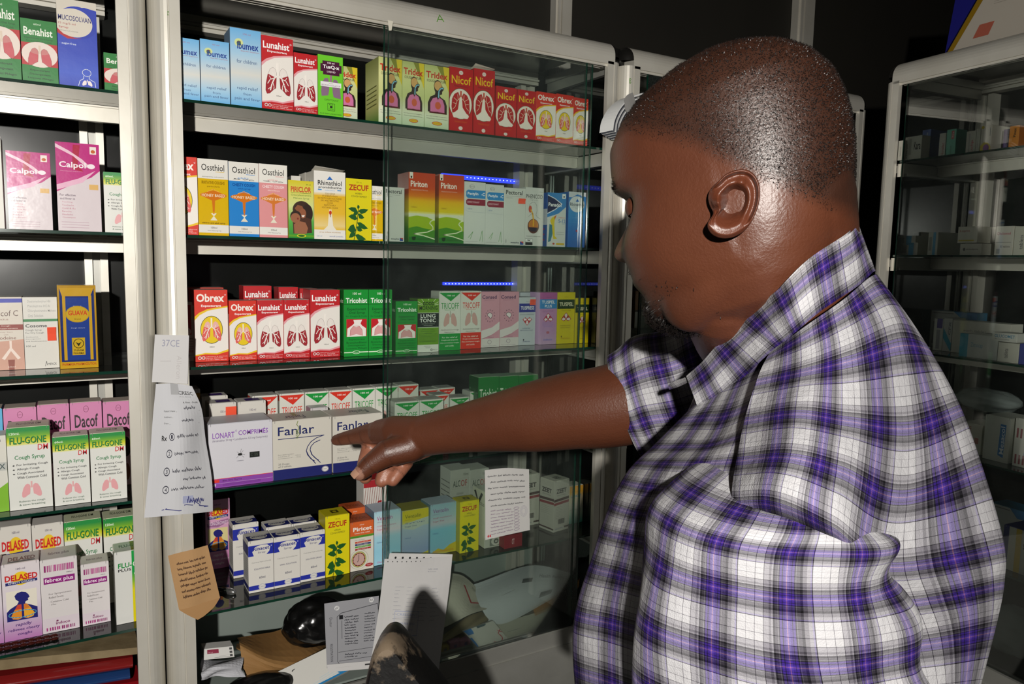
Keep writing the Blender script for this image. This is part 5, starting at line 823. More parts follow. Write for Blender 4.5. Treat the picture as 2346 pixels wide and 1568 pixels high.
# ------------------------------------------------------------------ loose sheets, packets and other small things
def surf(rows):
    """rows: list of rows of (px, py, y) control points -> smooth function (u, v) -> 3D (u across, v down)"""
    A = np.array([[on_y(*p) for p in r] for r in rows])
    return surf3(A)
def cr(P, t):
    n = len(P)-1
    if n < 1: return P[0]
    x = min(max(t, 0.0), 1.0)*n; i = min(int(x), n-1); f = x-i
    p1, p2 = P[i], P[i+1]; p0 = P[i-1] if i else 2*p1-p2; p3 = P[i+2] if i+2 <= n else 2*p2-p1
    return .5*((2*p1)+(-p0+p2)*f+(2*p0-5*p1+4*p2-p3)*f*f+(-p0+3*p1-3*p2+p3)*f**3)
def surf3(A):
    A = np.asarray(A, float)
    def S(u, v): return cr(np.array([cr(r, u) for r in A]), v)
    return S
def sheet(name, rows, c, artl, label, cat, mat='paper', nu=12, nv=14, thick=.0006, group=None, rough=0.0, seed=0, top=True):
    S = surf(rows); rnd = random.Random(seed); mb = MB()
    ph = [(rnd.uniform(3, 9), rnd.uniform(3, 9), rnd.uniform(0, 6)) for _ in range(4)]
    def N(u, v):
        a = S(min(u+.02, 1), v)-S(max(u-.02, 0), v); b = S(u, min(v+.02, 1))-S(u, max(v-.02, 0)); n = np.cross(a, b); n /= np.linalg.norm(n)+1e-12
        return n if n @ (CPOS-S(u, v)) > 0 else -n
    def F(u, v, l=0.0):
        d = rough*sum(math.sin(a*u+b*v+p) for a, b, p in ph)
        return S(u, v)+N(u, v)*(d+l)
    g = [[F(i/nu, j/nv) for i in range(nu+1)] for j in range(nv+1)]; mb.grid(g, c)
    mb.grid([[F(i/nu, j/nv, -thick) for i in range(nu, -1, -1)] for j in range(nv+1)], c)
    emit(mb, artl, 1.0, 1.0, lambda x, y, l: F(x, 1-y, .0004+l*.5))
    o = mb.build(name, mat, smooth=False)
    return tag(o, label, cat, group) if top else o
def scrib(x0, y, x1, amp, seed, n=None):
    r = random.Random(seed); n = n or max(6, int((x1-x0)/.010)); p = []
    for i in range(n+1):
        t = i/n; k = r.choice((.3, .4, .5, .5, .7, 1.25)); up = i % 2 == 0
        p.append((x0+(x1-x0)*t+r.uniform(-.009, .007), y+(-amp*k if up else amp*.35*r.uniform(.6, 1.2 if r.random() > .15 else 2.6))))
    return [cr(np.array(p), j/(3*n)) for j in range(3*n+1)]
def words_line(x0, y, x1, amp, seed, w, c):
    r = random.Random(seed); o = []; x = x0
    while x < x1-.03:
        l = min(r.uniform(.08, .22), x1-x); o.append(L(scrib(x, y+r.uniform(-.004, .004), x+l, amp, r.random()), w, c)); x += l+.025
    return o
INK = '#3c3c48'
sheet('note_card', [[(355, 767, -.004), (433, 769, -.004)], [(348, 876, -.004), (430, 880, -.004)]], '#cfcdcd', [T('37CE', .22, .10, .72, .24, '#a0a0b0'), L([(.2, .55), (.5, .54)], .01, '#b8b4b4'), T('Alleron', .66, .42, .8, .9, '#c2bebe', 0, 0, -90)], 'blank white card taped to the post above the prescription sheet', 'note')
pr = [R(.38, 0.0, .58, .10, '#a8a8aa'), T('CRESC', .56, .065, .92, .10, '#3a3a3a', .01), T('P.O. BOX', .58, .115, .84, .125, '#8a8a8a'), T('A Non - Profit', .62, .165, .95, .18, '#4a4a4a', .01), T('Patient\'s Name', .22, .235, .44, .25, '#5a5a5a'), L([(.46, .25), (.95, .25)], .004, '#999'), T('Address', .22, .285, .36, .297, '#5a5a5a'), L([(.38, .297), (.95, .3)], .004, '#999'), T('Date', .22, .335, .3, .347, '#5a5a5a'), L([(.32, .35), (.9, .352)], .004, '#999'), T('Rx', .18, .435, .27, .475, '#2a2a2a', .02)]
pr += [L(scrib(.62, .225, .85, .018, 3), .005, INK), L(scrib(.56, .325, .78, .014, 4), .005, INK)]
for k, (yy, x0) in enumerate(((.445, .32), (.565, .28), (.685, .25), (.81, .25))):
    pr += [ring(x0+.04, yy, .045, .026, .007, INK, 16), T(str(k+1), x0+.025, yy-.014, x0+.055, yy+.014, INK)] + words_line(x0+.13, yy, .86, .016, 11+k, .0045, INK)
pr += words_line(.55, .745, .9, .012, 31, .0045, INK)+[R(.55, .865, .70, .92, '#a8acc8'), L([(.25, .955), (.6, .93), (.92, .955), (.5, .97), (.3, .95), (.7, .90), (.8, .94)], .006, '#3a3c78'), L(scrib(.62, .905, .85, .03, 40), .007, '#3a3c78')]
sheet('prescription_sheet', [[(357, 880, -.006), (400, 879, -.010), (440, 885, -.012)], [(352, 945, -.008), (408, 944, -.022), (463, 940, -.006)], [(346, 1020, -.010), (412, 1018, -.028), (473, 1012, -.004)], [(338, 1105, -.012), (412, 1102, -.030), (484, 1095, -.004)], [(330, 1187, -.014), (410, 1180, -.030), (487, 1172, -.006)]], '#c6c6ca', pr, 'creased white prescription sheet with handwriting taped to the post', 'paper', nu=16, nv=24, rough=.0009, seed=5)
en = []
for k in range(7): en += words_line(.16, .2+.10*k, .86, .030, 50+k, .011, '#5a4030')
eo = sheet('brown_envelope', [[(385, 1274, -.012), (432, 1262, -.016), (476, 1250, -.012)], [(397, 1336, -.014), (444, 1324, -.020), (490, 1310, -.014)], [(410, 1398, -.014), (457, 1385, -.018), (504, 1370, -.014)]], '#b08a60', en, 'brown paper envelope with upside-down handwriting taped to the post', 'envelope', rough=.0006, seed=9)
fo = sheet('envelope_flap', [[(410, 1398, -.0145), (504, 1370, -.0145)], [(430, 1410, -.020), (490, 1392, -.018)], [(453, 1421, -.024), (468, 1412, -.022)]], '#a27c52', [], None, None, top=False); fo.parent = eo
nt = []
for k in range(6): nt += words_line(.12 if k % 2 else .06, .10+.085*k, .9, .013, 70+k, .006, '#3c3c44')
for k in range(8): nt += words_line(.12, .60+.048*k, .62, .011, 90+k, .005, '#7a5a80')+[ring(.70, .60+.048*k, .06, .018, .005, '#7a5a80', 12)]
nt += [T('“', .04, .93, .12, .97, '#c8202c', .03)]+[ring(.86, .66, .08-.02*i, .09-.02*i, .005, '#a8a4b0', 14) for i in range(3)]
sheet('handwritten_list', [[(1111, 1078, .003), (1160, 1073, .0), (1212, 1076, .003)], [(1112, 1158, .003), (1162, 1152, .001), (1213, 1147, .003)], [(1112, 1238, .004), (1163, 1226, .003), (1214, 1215, .004)]], '#cfcdca', nt, 'white handwritten list taped on the glass door below the forearm', 'note')
ps = [R(.04+.0*i, 0, .04, 0, '#222') for i in range(0)]
for r_ in range(9): 
    for c_ in range(4): ps.append(L(scrib(.2+.18*c_, .28+.035*r_+.004*c_, .2+.18*c_+random.Random(r_*7+c_).uniform(.05, .14), .003, r_*9+c_), .003, '#a8a8b0'))
ps += [T('NBI 008', .66, .10, .80, .115, '#9a9aa4'), T('Receipt', .66, .125, .78, .138, '#9a9aa4'), ring(.40, .59, .17, .09, .004, '#9aa4c8', 4), R(.24, .545, .56, .547, '#9aa4c8'), T('CRESCENT', .26, .515, .56, .535, '#a4acc8'), T('20 FEB 2012', .32, .585, .52, .602, '#8a94b8'), T('PAYMENTS', .26, .635, .5, .645, '#a4acc8')]+[E(.05+.07*i, .025, .008, .005, '#2a2a2a', 8) for i in range(8)]
sheet('perforated_sheet', [[(893, 1268, .0035), (1037, 1271, .0035)], [(880, 1330, .0035), (1030, 1330, .0035)]], '#d4d2d0', [E(.1+.11*i, .16, .016, .045, '#1a1a1a', 10) for i in range(8)], 'white sheet edge with punched holes showing behind the printed receipt', 'paper')
sheet('printed_receipt', [[(881, 1281, .0015), (958, 1281, -.004), (1036, 1276, .0)], [(868, 1400, .001), (948, 1402, -.006), (1022, 1400, -.001)], [(843, 1562, -.004), (930, 1560, -.010), (1004, 1548, -.006)]], '#cfcdcc', ps, 'large white printed receipt stuck on the glass door beside the clipboard-like card', 'paper', rough=.0006, seed=4)
ds = [R(0, 0, 1, 1, '#9d9da2'), ring(.22, .09, .03, .02, .03, '#e8e8e8', 10), ring(.86, .04, .03, .02, .03, '#e8e8e8', 10), L([(.22, .9), (.22, .22), (.30, .17), (.98, .10), (1, .2), (1, .95), (.28, .98), (.22, .9)], .008, '#3a3a40'), L([(.24, .76), (1, .72)], .006, '#3a3a40'), L([(.25, .90), (1, .86)], .006, '#3a3a40'), R(.26, .20, .33, .26, '#1c1c20'), L([(.31, .28), (.31, .55)], .008, '#3a3a40'), T('Doctor', .08, .22, .13, .36, '#4a4a50', 0, 0, -90), T('REGISTRATION', .08, .62, .13, .9, '#4a4a50', 0, 0, -90)]
for k in range(11): ds += words_line(.36, .24+.04*k, .62, .012, 120+k, .007, '#33333c')+words_line(.74, .22+.04*k, .95, .010, 150+k, .006, '#33333c')
ds += words_line(.36, .80, .84, .012, 170, .007, '#33333c')+words_line(.36, .84, .62, .010, 171, .007, '#33333c')
sheet('grey_form', [[(743, 1384, .012), (868, 1366, .012)], [(746, 1460, .010), (864, 1448, .010)], [(749, 1532, .008), (858, 1524, .008)]], '#9d9da2', ds[1:], 'grey form filled in by hand with two white punch holes', 'paper')
sheet('white_slip', [[(749, 1524, .004), (860, 1514, .004)], [(752, 1541, .001), (858, 1532, .001)]], '#cfcdcc', [L([(.15, .5), (.5, .45)], .006, '#777'), R(.78, .3, .92, .5, '#2a2a2a')], 'white slip edge under the grey form', 'paper')
def slab(name, q, t, c, artl, label, cat, mat='card', group=None, side=None):
    """a flat packet: four (px, py, y) corners TL TR BR BL of its visible face and a thickness vector"""
    A = [on_y(*p) for p in q]; t = np.array(t, float); mb = MB(); sc = side or c
    mb.face([A[3], A[2], A[1], A[0]], c)
    Bk = [a+t for a in A]; mb.face([Bk[0], Bk[1], Bk[2], Bk[3]], sc)
    for i in range(4): j = (i+1) % 4; mb.face([A[i], A[j], Bk[j], Bk[i]], sc)
    n = np.cross(A[1]-A[0], A[3]-A[0]); n /= np.linalg.norm(n); n = n if n @ (CPOS-A[0]) > 0 else -n
    def F(x, y, l):
        v = 1-y; return (A[0]*(1-x)+A[1]*x)*(1-v)+(A[3]*(1-x)+A[2]*x)*v+n*l
    emit(mb, artl, 1.0, 1.0, F)
    return tag(mb.build(name, mat), label, cat, group)
def lump(name, c, r, label, cat, mat, seed=1, amp=.16, squash=(1, 1, 1), f=3.0):
    bm = bmesh.new(); bmesh.ops.create_icosphere(bm, subdivisions=5, radius=1.0); rnd = random.Random(seed)
    W = [(np.array([rnd.gauss(0, 1) for _ in range(3)])*f, rnd.uniform(0, 6)) for _ in range(14)]
    for v in bm.verts:
        p = np.array(v.co); d = sum(abs(math.sin(p @ w+a)) for w, a in W)/len(W)-.6
        p = p*(1+amp*d*2.2); v.co = Vector(p*np.array(r)*np.array(squash))
    me = bpy.data.meshes.new(name); bm.to_mesh(me); bm.free(); me.materials.append(M[mat]); me.polygons.foreach_set('use_smooth', [True]*len(me.polygons))
    o = bpy.data.objects.new(name, me); COL.objects.link(o); o.location = tuple(c); return tag(o, label, cat)
plain('black_film', '#0a0a0a', 0.22, 0, 0.6, '#161616', 20, 0.5, 26)
plain('kraft', '#9a7446', 0.7, 0, 0.3, '#8a6438', 12, 0.2, 20)
sheet('paper_bag', [[(543, 1462, .16), (618, 1449, .2), (668, 1441, .21), (752, 1478, .21)], [(549, 1476, .10), (625, 1511, .085), (690, 1515, .085), (752, 1496, .09)], [(556, 1520, .085), (632, 1538, .075), (690, 1535, .075), (752, 1520, .085)], [(566, 1552, .07), (640, 1556, .055), (690, 1552, .055), (752, 1541, .06)]], '#a57d4e', [], 'crumpled brown paper bag lying on the cabinet base', 'paper bag', 'kraft', rough=.0012, seed=2, thick=.012)
lump('plastic_bag', on_y(722, 1424, .10), (.068, .05, .05), 'shiny black plastic bag on top of the brown paper bag', 'plastic bag', 'black_film', 3, .2, f=2.6)
slab('tablet_carton', [(634, 1541, .055), (768, 1476, .068), (800, 1536, .028), (668, 1604, .012)], (.0, .010, -.010), '#d2d0ca', [T('anusol', .20, .06, .92, .36, '#1c1c1c', .012), T('suppositories', .6, .40, .9, .45, GY), P([(0, .62), (.4, .66), (1, .46), (1, 1), (0, 1)], '#1c7ab4')]+[L([(.1, .78+.07*i), (.9, .66+.07*i)], .008, '#9ac4dc') for i in range(4)], 'white and blue carton with large black lettering lying on the paper bag', 'carton')
slab('tube_carton', [(466, 1488, .10), (534, 1481, .10), (537, 1506, .09), (467, 1513, .09)], (0, .03, -.002), '#d6d4d0', [R(.12, .12, .5, .5, '#8a1c3c'), T('Gel', .15, .35, .3, .45, '#d8a8b4'), L([(.5, .8), (.86, .75)], .012, '#555'), L([(.35, .9), (.86, .9)], .03, '#777')]+[R(.86, .1+.3*i, .95, .3+.3*i, '#444') for i in range(3)], 'small white carton with a dark red label by the bottom corner', 'carton')
sheet('crumpled_paper', [[(460, 1510, .10), (505, 1513, .13), (560, 1505, .10)], [(461, 1535, .06), (505, 1528, .05), (556, 1525, .06)], [(461, 1560, .045), (505, 1552, .05), (562, 1552, .045)]], '#bcbcc2', [], 'crumpled white paper under the red-labelled carton', 'paper', rough=.0035, seed=8)
lump('dark_pouch', on_y(590, 1580, .05), (.075, .035, .03), 'black pouch with white letters at the bottom edge of the picture', 'pouch', 'black_film', 6, .12, f=2.0)
sheet('white_poster', [[(1086, 1339, .19), (1209, 1297, .20), (1320, 1318, .065)], [(1096, 1382, .135), (1190, 1356, .12), (1316, 1333, .055)], [(1122, 1425, .085), (1168, 1425, .07), (1310, 1346, .045)]], '#bfc4c6', [R(.50, .28, .60, .36, '#4a4e50'), T('Health Facility', .66, .2, .9, .3, '#5a5e60'), R(.72, .62, .82, .76, '#54585a'), L([(.3, .5), (.45, .45)], .006, '#888')], 'large curled white poster lying on the cabinet base', 'paper', rough=.0015, seed=11)
sheet('cream_folder', [[(1020, 1312, .2), (1062, 1320, .2), (1108, 1362, .17), (1145, 1373, .15)], [(1016, 1350, .15), (1052, 1352, .15), (1086, 1382, .14), (1128, 1388, .13)], [(1010, 1442, .10), (1045, 1425, .10), (1080, 1408, .10), (1112, 1396, .11)]], '#bdb9aa', [L([(.06, .12), (.40, .30), (.62, .55), (.98, .40)], .035, '#9a2430'), T('WARNING', .5, .1, .62, .18, '#6a6a62'), R(.84, .12, .96, .3, '#a04048')], 'cream card folder with a dark red stripe beside the printed receipt', 'folder', rough=.0004, seed=12)
sheet('tan_envelope', [[(1008, 1462, .09), (1060, 1420, .12), (1104, 1401, .14)], [(1014, 1474, .06), (1066, 1446, .07), (1120, 1420, .08)]], '#8c8062', [], 'tan padded envelope poking out beside the printed receipt', 'envelope', rough=.0006, thick=.012)
slab('test_carton', [(1062, 1447, .062), (1130, 1423, .07), (1166, 1467, .038), (1098, 1488, .028)], (0, .010, -.003), '#b8b8b0', [R(0, .4, .12, 1, '#2c6ca8'), P([(0, .0), (.24, 0), (.24, 1), (.12, 1)], '#2c6ca8'), R(.42, 0, .72, .32, '#2c4a54'), T('CANDI', .44, .38, .7, .52, '#2c3a44', .012, 0, 0), R(.3, .3, .4, .9, '#2c4a54'), ring(.70, .74, .18, .22, .03, '#a8303a', 18), L([(.84, .6), (.98, .45)], .03, '#a8303a'), L([(.9, .45), (.99, .58)], .03, '#a8303a'), T('Clingen', .26, .35, .32, .9, '#b03a44', .01, 0, 90)], 'white and blue carton with a red female symbol lying flat', 'carton')
GRP['g'] = 'narrow cartons standing behind the bottom rail'
for k, (c, x0, x1, yt, lb) in enumerate((('#b8a048', 1008, 1030, 1484, 'narrow yellow carton standing behind the bottom rail'), ('#b07c98', 1031, 1053, 1473, 'narrow pink carton touching the narrow yellow one'), ('#b8809c', 1054, 1078, 1468, 'narrow pink carton beside the red female symbol carton'))):
    box_art('n_dit%d' % k, c, None, [T('dit', .35, .35, .7, .95, '#2c5c94', .02, 0, 90)])
    B('n_dit%d' % k, 5, .055, x0, x1, yt, lb, d=.02)
sheet('torn_paper', [[(1222, 1396, .065), (1285, 1362, .055), (1328, 1326, .04)], [(1226, 1412, .055), (1288, 1384, .045), (1326, 1346, .035)]], '#8c6430', [], 'torn brown paper strip in front of the white poster', 'paper', 'kraft', rough=.0012, seed=14)
sheet('flat_leaflet', [[(1124, 1432, .09), (1210, 1410, .07), (1292, 1384, .05)], [(1168, 1474, .028), (1235, 1453, .028), (1304, 1432, .028)]], '#a6a698', [R(.1, .5, .3, .52, '#777'), R(.4, .7, .7, .72, '#888')], 'grey leaflet lying flat along the bottom rail', 'paper')
slab('pink_carton', [(1302, 1378, .055), (1320, 1394, .045), (1299, 1433, .029), (1283, 1415, .035)], (-.004, .02, .002), '#b8307c', [R(.3, .5, .7, .8, '#c8a8b4'), R(.4, .2, .6, .4, '#d0b4c0')], 'bright pink carton leaning at the cabinet corner by the shirt', 'carton', side='#c4bdb0')
# pen on the fifth shelf
pn = [on_z(478, 1347, SH[4]+.0045), on_z(512, 1353, SH[4]+.0045)]
mb = MB(); mb.tube(pn, .0038, 12, '#151515'); o = mb.build('pen', 'black_plastic', smooth=True); tag(o, 'black pen with a chrome end beside the blue-banded trio', 'pen')
mb = MB(); d = (pn[1]-pn[0])/np.linalg.norm(pn[1]-pn[0]); mb.tube([pn[1]+d*a for a in (0, .003, .010, .018, .026, .030)], [.004, .0055, .007, .0068, .005, .001], 14); mb.build('chrome_end', 'steel', o, True)
# left cabinet base: board and ring binders
plain('worn_board', '#8a7a5c', 0.75, 0, 0.2, '#6a5a40', 26, 0.3, 40)
slab('wooden_board', [(-80, 1521, .045), (317, 1484, .055), (318, 1499, .05), (-80, 1546, .04)], (0, .16, 0), '#8a7a5c', [], 'worn wooden board lying above the ring binders', 'board', 'worn_board')
def binder(q, c, label):
    A = [on_y(*p) for p in q]; mb = MB(); n = 12; ends = []
    for a, b in ((A[0], A[3]), (A[1], A[2])): ends.append([a*(1-t)+b*t+np.array([0, -.012*math.sin(math.pi*t), 0]) for t in [i/n for i in range(n+1)]])
    bk = np.array([0, .17, 0.0]); loop = [e+[e[-1]+bk, e[0]+bk] for e in ends]
    mb.grid(loop, c, closed_u=True); mb.face(loop[0][::-1], c); mb.face(loop[1], c)
    return tag(mb.build('ring_binder', 'gloss_card'), label, 'binder', 'ring binders under the wooden board')
binder([(-80, 1562, .045), (304, 1506, .05), (303, 1531, .047), (-80, 1592, .04)], '#7a1c1c', 'dark red ring binder just below the wooden board')
binder([(60, 1571, .045), (297, 1534, .05), (297, 1557, .047), (60, 1597, .04)], '#1c3a6a', 'blue ring binder between two red ones')
binder([(120, 1594, .045), (320, 1560, .05), (320, 1586, .047), (120, 1620, .04)], '#8c141c', 'bright red ring binder at the bottom edge of the picture')
A = [on_z(-30, 1482, SH[4]+.002), on_z(132, 1452, SH[4]+.002), on_z(135, 1466, SH[4]+.002), on_z(-30, 1500, SH[4]+.002)]
mb = MB(); mb.face(A, '#20100c')
for i in range(9):
    for j in range(2):
        u, v = (i+.5)/9, (j+.5)/2; c = (A[0]*(1-u)+A[1]*u)*(1-v)+(A[3]*(1-u)+A[2]*u)*v
        mb.grid([[c+np.array([.0065*math.cos(a)*math.cos(b), .0045*math.sin(a)*math.cos(b), .004*math.sin(b)]) for a in [k*math.pi/6 for k in range(12)]] for b in (0, .5, 1.0, 1.5)], '#3a1410', closed_u=True)
tag(mb.build('blister_strip', 'gloss_card'), 'dark brown blister strip lying at the shelf edge below the navy-head carton', 'blister pack')
# tape scraps
sheet('tape_scrap', [[(889, 46, -.002), (901, 49, -.002)], [(891, 70, .002), (897, 70, .002)]], '#cfcabb', [], 'torn white tape hanging from the top rail', 'tape', nu=4, nv=4)
sheet('plastic_tag', [[(929, 806, .003), (946, 803, .003)], [(929, 858, .003), (944, 856, .003)], [(930, 863, .003), (943, 861, .003)]], '#c8ccc8', [R(0, .93, 1, 1, '#c06a60')], 'clear plastic strip with a pinkish end stuck on the glass door', 'tape', 'film', nu=3, nv=4)
sheet('tape_scrap', [[(2054, 240, -.27), (2078, 246, -.275)], [(2053, 254, -.27), (2062, 252, -.272)]], '#b8b4a8', [], 'torn tape on the dim cabinet\'s upright', 'tape', nu=3, nv=3) if False else None
# blue LED reflections in the back panel, built as glowing strips
m, ntr, p = new_mat('blue_glow'); p.inputs['Base Color'].default_value = (.02, .03, .3, 1); p.inputs['Emission Color'].default_value = (.03, .06, 1, 1); p.inputs['Emission Strength'].default_value = 1.6; M['blue_glow'] = m
m, ntr, p = new_mat('dot_glow'); p.inputs['Emission Color'].default_value = (.75, .8, 1, 1); p.inputs['Emission Strength'].default_value = 1.5; M['dot_glow'] = m
for (xa, ya, xb, yb, hh, lb) in ((1012, 404, 1196, 416, .012, 'blue LED reflection glowing behind the white and blue-bar cartons, second shelf'), (1016, 650, 1176, 651, .008, 'blue LED reflection glowing above the dusty pink cartons')):
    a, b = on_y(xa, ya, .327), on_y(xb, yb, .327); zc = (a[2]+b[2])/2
    mb = MB(); mb.box((a[0], .324, zc-hh/2), (b[0], .333, zc+hh/2)); o = tag(mb.build('led_reflection', 'blue_glow'), lb, 'LED strip', 'blue LED reflections')
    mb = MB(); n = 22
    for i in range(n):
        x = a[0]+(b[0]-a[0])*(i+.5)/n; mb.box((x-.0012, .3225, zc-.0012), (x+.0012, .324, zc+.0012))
    mb.build('reflected_dots', 'dot_glow', o)
# paper bundle with a grey clip on the post marked 1B
C0 = [(1404, 300), (1409, 272), (1424, 244), (1446, 224), (1474, 214)]
mb = MB()
for k in range(9):
    row = []
    for i, (x, y) in enumerate(C0):
        q = on_y(x+3.4*k*(1-.12*i), y+4.0*k*(.5+.12*i), -.062); row.append(q)
    fn = [cr(np.array(row), t/16) for t in range(17)]
    w = .0022 if k % 2 == 0 else .0012
    mb.grid([[p_+np.array([0, 0, w*.7]), p_+np.array([0, .05, w*.7])] for p_ in fn], '#d8d8d8' if k % 2 == 0 else '#4a4c54')
    mb.grid([[p_+np.array([0, 0, w*.7]), p_+np.array([w*.3, 0, -w*.7])] for p_ in fn], '#d8d8d8' if k % 2 == 0 else '#4a4c54')
bo = tag(mb.build('paper_pad', 'paper'), 'curled pad of white papers hanging on the post by the man\'s forehead', 'paper pad')
co = sheet('grey_clip', [[(1431, 226, -.066), (1438, 217, -.066), (1450, 212, -.066)], [(1432, 250, -.066), (1444, 243, -.068), (1456, 233, -.066)], [(1437, 258, -.066), (1447, 252, -.068), (1455, 240, -.066)]], '#8c8a88', [], None, None, 'card', nu=6, nv=6, top=False); co.parent = bo
# grey plastic lid in the cabinet behind the man
q = [on_y(1462, 752, .03), on_y(1640, 752, .03)]; zb = SH[2]+.001
mb = MB(); mb.box((q[0][0], .03, zb), (q[1][0], .17, zb+.032), '#8e8c84', 0, .006); tag(mb.build('plastic_tub', 'card'), 'low grey plastic tub on the shelf behind the man\'s beard', 'tub')
# certificate and folder standing on the dim cabinet
def rp(px, py, s_): return on_plane(px, py, (*(RO+s_*RN), 1.9), (*RN, 0.0))
def rslab(name, q, c, artl, label, cat, th, mat='card'):
    A = [rp(*p_) for p_ in q]; t = np.array([*(RN*th), 0]); mb = MB(); mb.face([A[3], A[2], A[1], A[0]], c); Bk = [a+t for a in A]; mb.face(Bk, c)
    for i in range(4): j = (i+1) % 4; mb.face([A[i], A[j], Bk[j], Bk[i]], c)
    n = np.array([*(-RN), 0])
    emit(mb, artl, 1., 1., lambda x, y, l: (A[0]*(1-x)+A[1]*x)*y+(A[3]*(1-x)+A[2]*x)*(1-y)+n*l*6)
    return tag(mb.build(name, mat), label, cat)
rslab('blue_folder', [(2196, -40, .19), (2420, -110, .19), (2420, 70, .19), (2164, 128, .19)], '#1c1c78', [], 'dark blue folder standing behind the framed certificate', 'folder', .01)
fc = rslab('framed_certificate', [(2262, -40, .15), (2480, -110, .15), (2450, 52, .15), (2168, 124, .15)], '#8a6a10', [P([(.09, 0), (1, 0), (1, 1.0), (.055, .99)], '#b4aca0')]+[L([(.2+.01*i, .24+.035*i), (.75, .22+.04*i)], .004, '#7a7468') for i in range(5)]+[R(.2, .66, .34, .86, '#a85a48')], 'gold-edged certificate with a red stamp on top of the dim cabinet', 'certificate', .012)
# clear plastic bags in the dim cabinet
def rlump(px, py, s_, r, seed, label, mat, cat='plastic bag'): return lump('plastic_bag', rp(px, py, s_), r, label, cat, mat, seed, .22, f=2.2)
m, ntr, p = new_mat('clear_plastic'); p.inputs['Base Color'].default_value = (.5, .56, .55, 1); p.inputs['Roughness'].default_value = .12; p.inputs['Alpha'].default_value = .45
n_ = noise(ntr, 18, 3); bump(ntr, p, n_.outputs[0], .8, .01); M['clear_plastic'] = m
rlump(2262, 918, .17, (.05, .075, .028), 21, 'clear plastic bag on the dim cabinet\'s fourth shelf', 'clear_plastic')
rlump(2322, 1448, .12, (.05, .06, .06), 22, 'shiny clear plastic bag low in the dim cabinet', 'clear_plastic')
# black chair in the foreground
m, ntr, p = new_mat('worn_leather')
n1 = noise(ntr, 26, 5, .65); n2 = noise(ntr, 9, 3); tc = ntr.nodes.new('ShaderNodeTexCoord'); sp = ntr.nodes.new('ShaderNodeSeparateXYZ'); ntr.links.new(tc.outputs['Object'], sp.inputs[0])
a1 = ntr.nodes.new('ShaderNodeMath'); a1.operation = 'MULTIPLY_ADD'; a1.inputs[1].default_value = 7.0; a1.inputs[2].default_value = .42; ntr.links.new(sp.outputs['Z'], a1.inputs[0])
a2 = ntr.nodes.new('ShaderNodeMath'); a2.operation = 'MULTIPLY'; ntr.links.new(n2.outputs[0], a2.inputs[0]); ntr.links.new(a1.outputs[0], a2.inputs[1]); a2.use_clamp = True
a3 = ntr.nodes.new('ShaderNodeMath'); a3.operation = 'ADD'; ntr.links.new(n1.outputs[0], a3.inputs[0]); ntr.links.new(a2.outputs[0], a3.inputs[1])
r_ = ramp(ntr, a3.outputs[0], [(.66, '#0c0b0b'), (.76, '#6a5c4c')]); ntr.links.new(r_.outputs[0], p.inputs['Base Color']); p.inputs['Roughness'].default_value = .38; bump(ntr, p, n1.outputs[0], .3, .003); M['worn_leather'] = m
top = at_depth(893, 1452, .80)
ch = empty('chair', (top[0], top[1], 0), 'black leather chair with a worn cracked backrest corner', 'chair')
OUT = [(836, 1580), (848, 1525), (858, 1487), (868, 1466), (880, 1453), (896, 1449), (911, 1456), (926, 1474), (952, 1507), (985, 1548), (1018, 1590), (1090, 1700), (1100, 1800), (815, 1800), (822, 1680)]
F2 = [at_depth(x, y, .80) for x, y in OUT]; n2_ = np.array(FW); cen = sum(F2)/len(F2)
mb = MB(); rings = []
for dp, k in ((-.028, .86), (-.024, .94), (-.014, .99), (0, 1.0), (.02, 1.0), (.034, .97), (.04, .9)):
    rings.append([cen+(p_-cen)*(k if True else 1)+n2_*dp+(p_-cen)*0 for p_ in F2])
mb.grid([[cr(np.array(rg+[rg[0]]), t/60) for t in range(60)] for rg in rings], '#111', closed_u=True)
mb.face([cr(np.array(rings[0]+[rings[0][0]]), t/60) for t in range(60)]); mb.face([cr(np.array(rings[-1]+[rings[-1][0]]), t/60) for t in range(59, -1, -1)])
mb.v = [tuple(np.array(v)-top) for v in mb.v]
o = mb.build('backrest', 'worn_leather', ch, True, loc=(0, 0, top[2]))
mb = MB(); bz = F2[12][2]-top[2]
sx, sy = (cen-top)[:2]
mb.box((sx-.22, sy-.10, .42), (sx+.22, sy+.36, .50), ch=.02); mb.build('seat', 'worn_leather', ch, True)
mb = MB(); mb.box((sx-.03, sy-.02, .30), (sx+.03, sy+.02, top[2]+bz+.08)); mb.build('back_support', 'black_plastic', ch)
mb = MB(); mb.tube([(sx, sy+.13, .42), (sx, sy+.13, .06)], .03, 14); mb.build('pedestal', 'steel', ch, True)
for k in range(5):
    a = k*2*math.pi/5; mb = MB(); mb.tube([(sx, sy+.13, .09), (sx+.27*math.cos(a), sy+.13+.27*math.sin(a), .03)], [.026, .03], 10); mb.build('leg', 'black_plastic', ch, True)
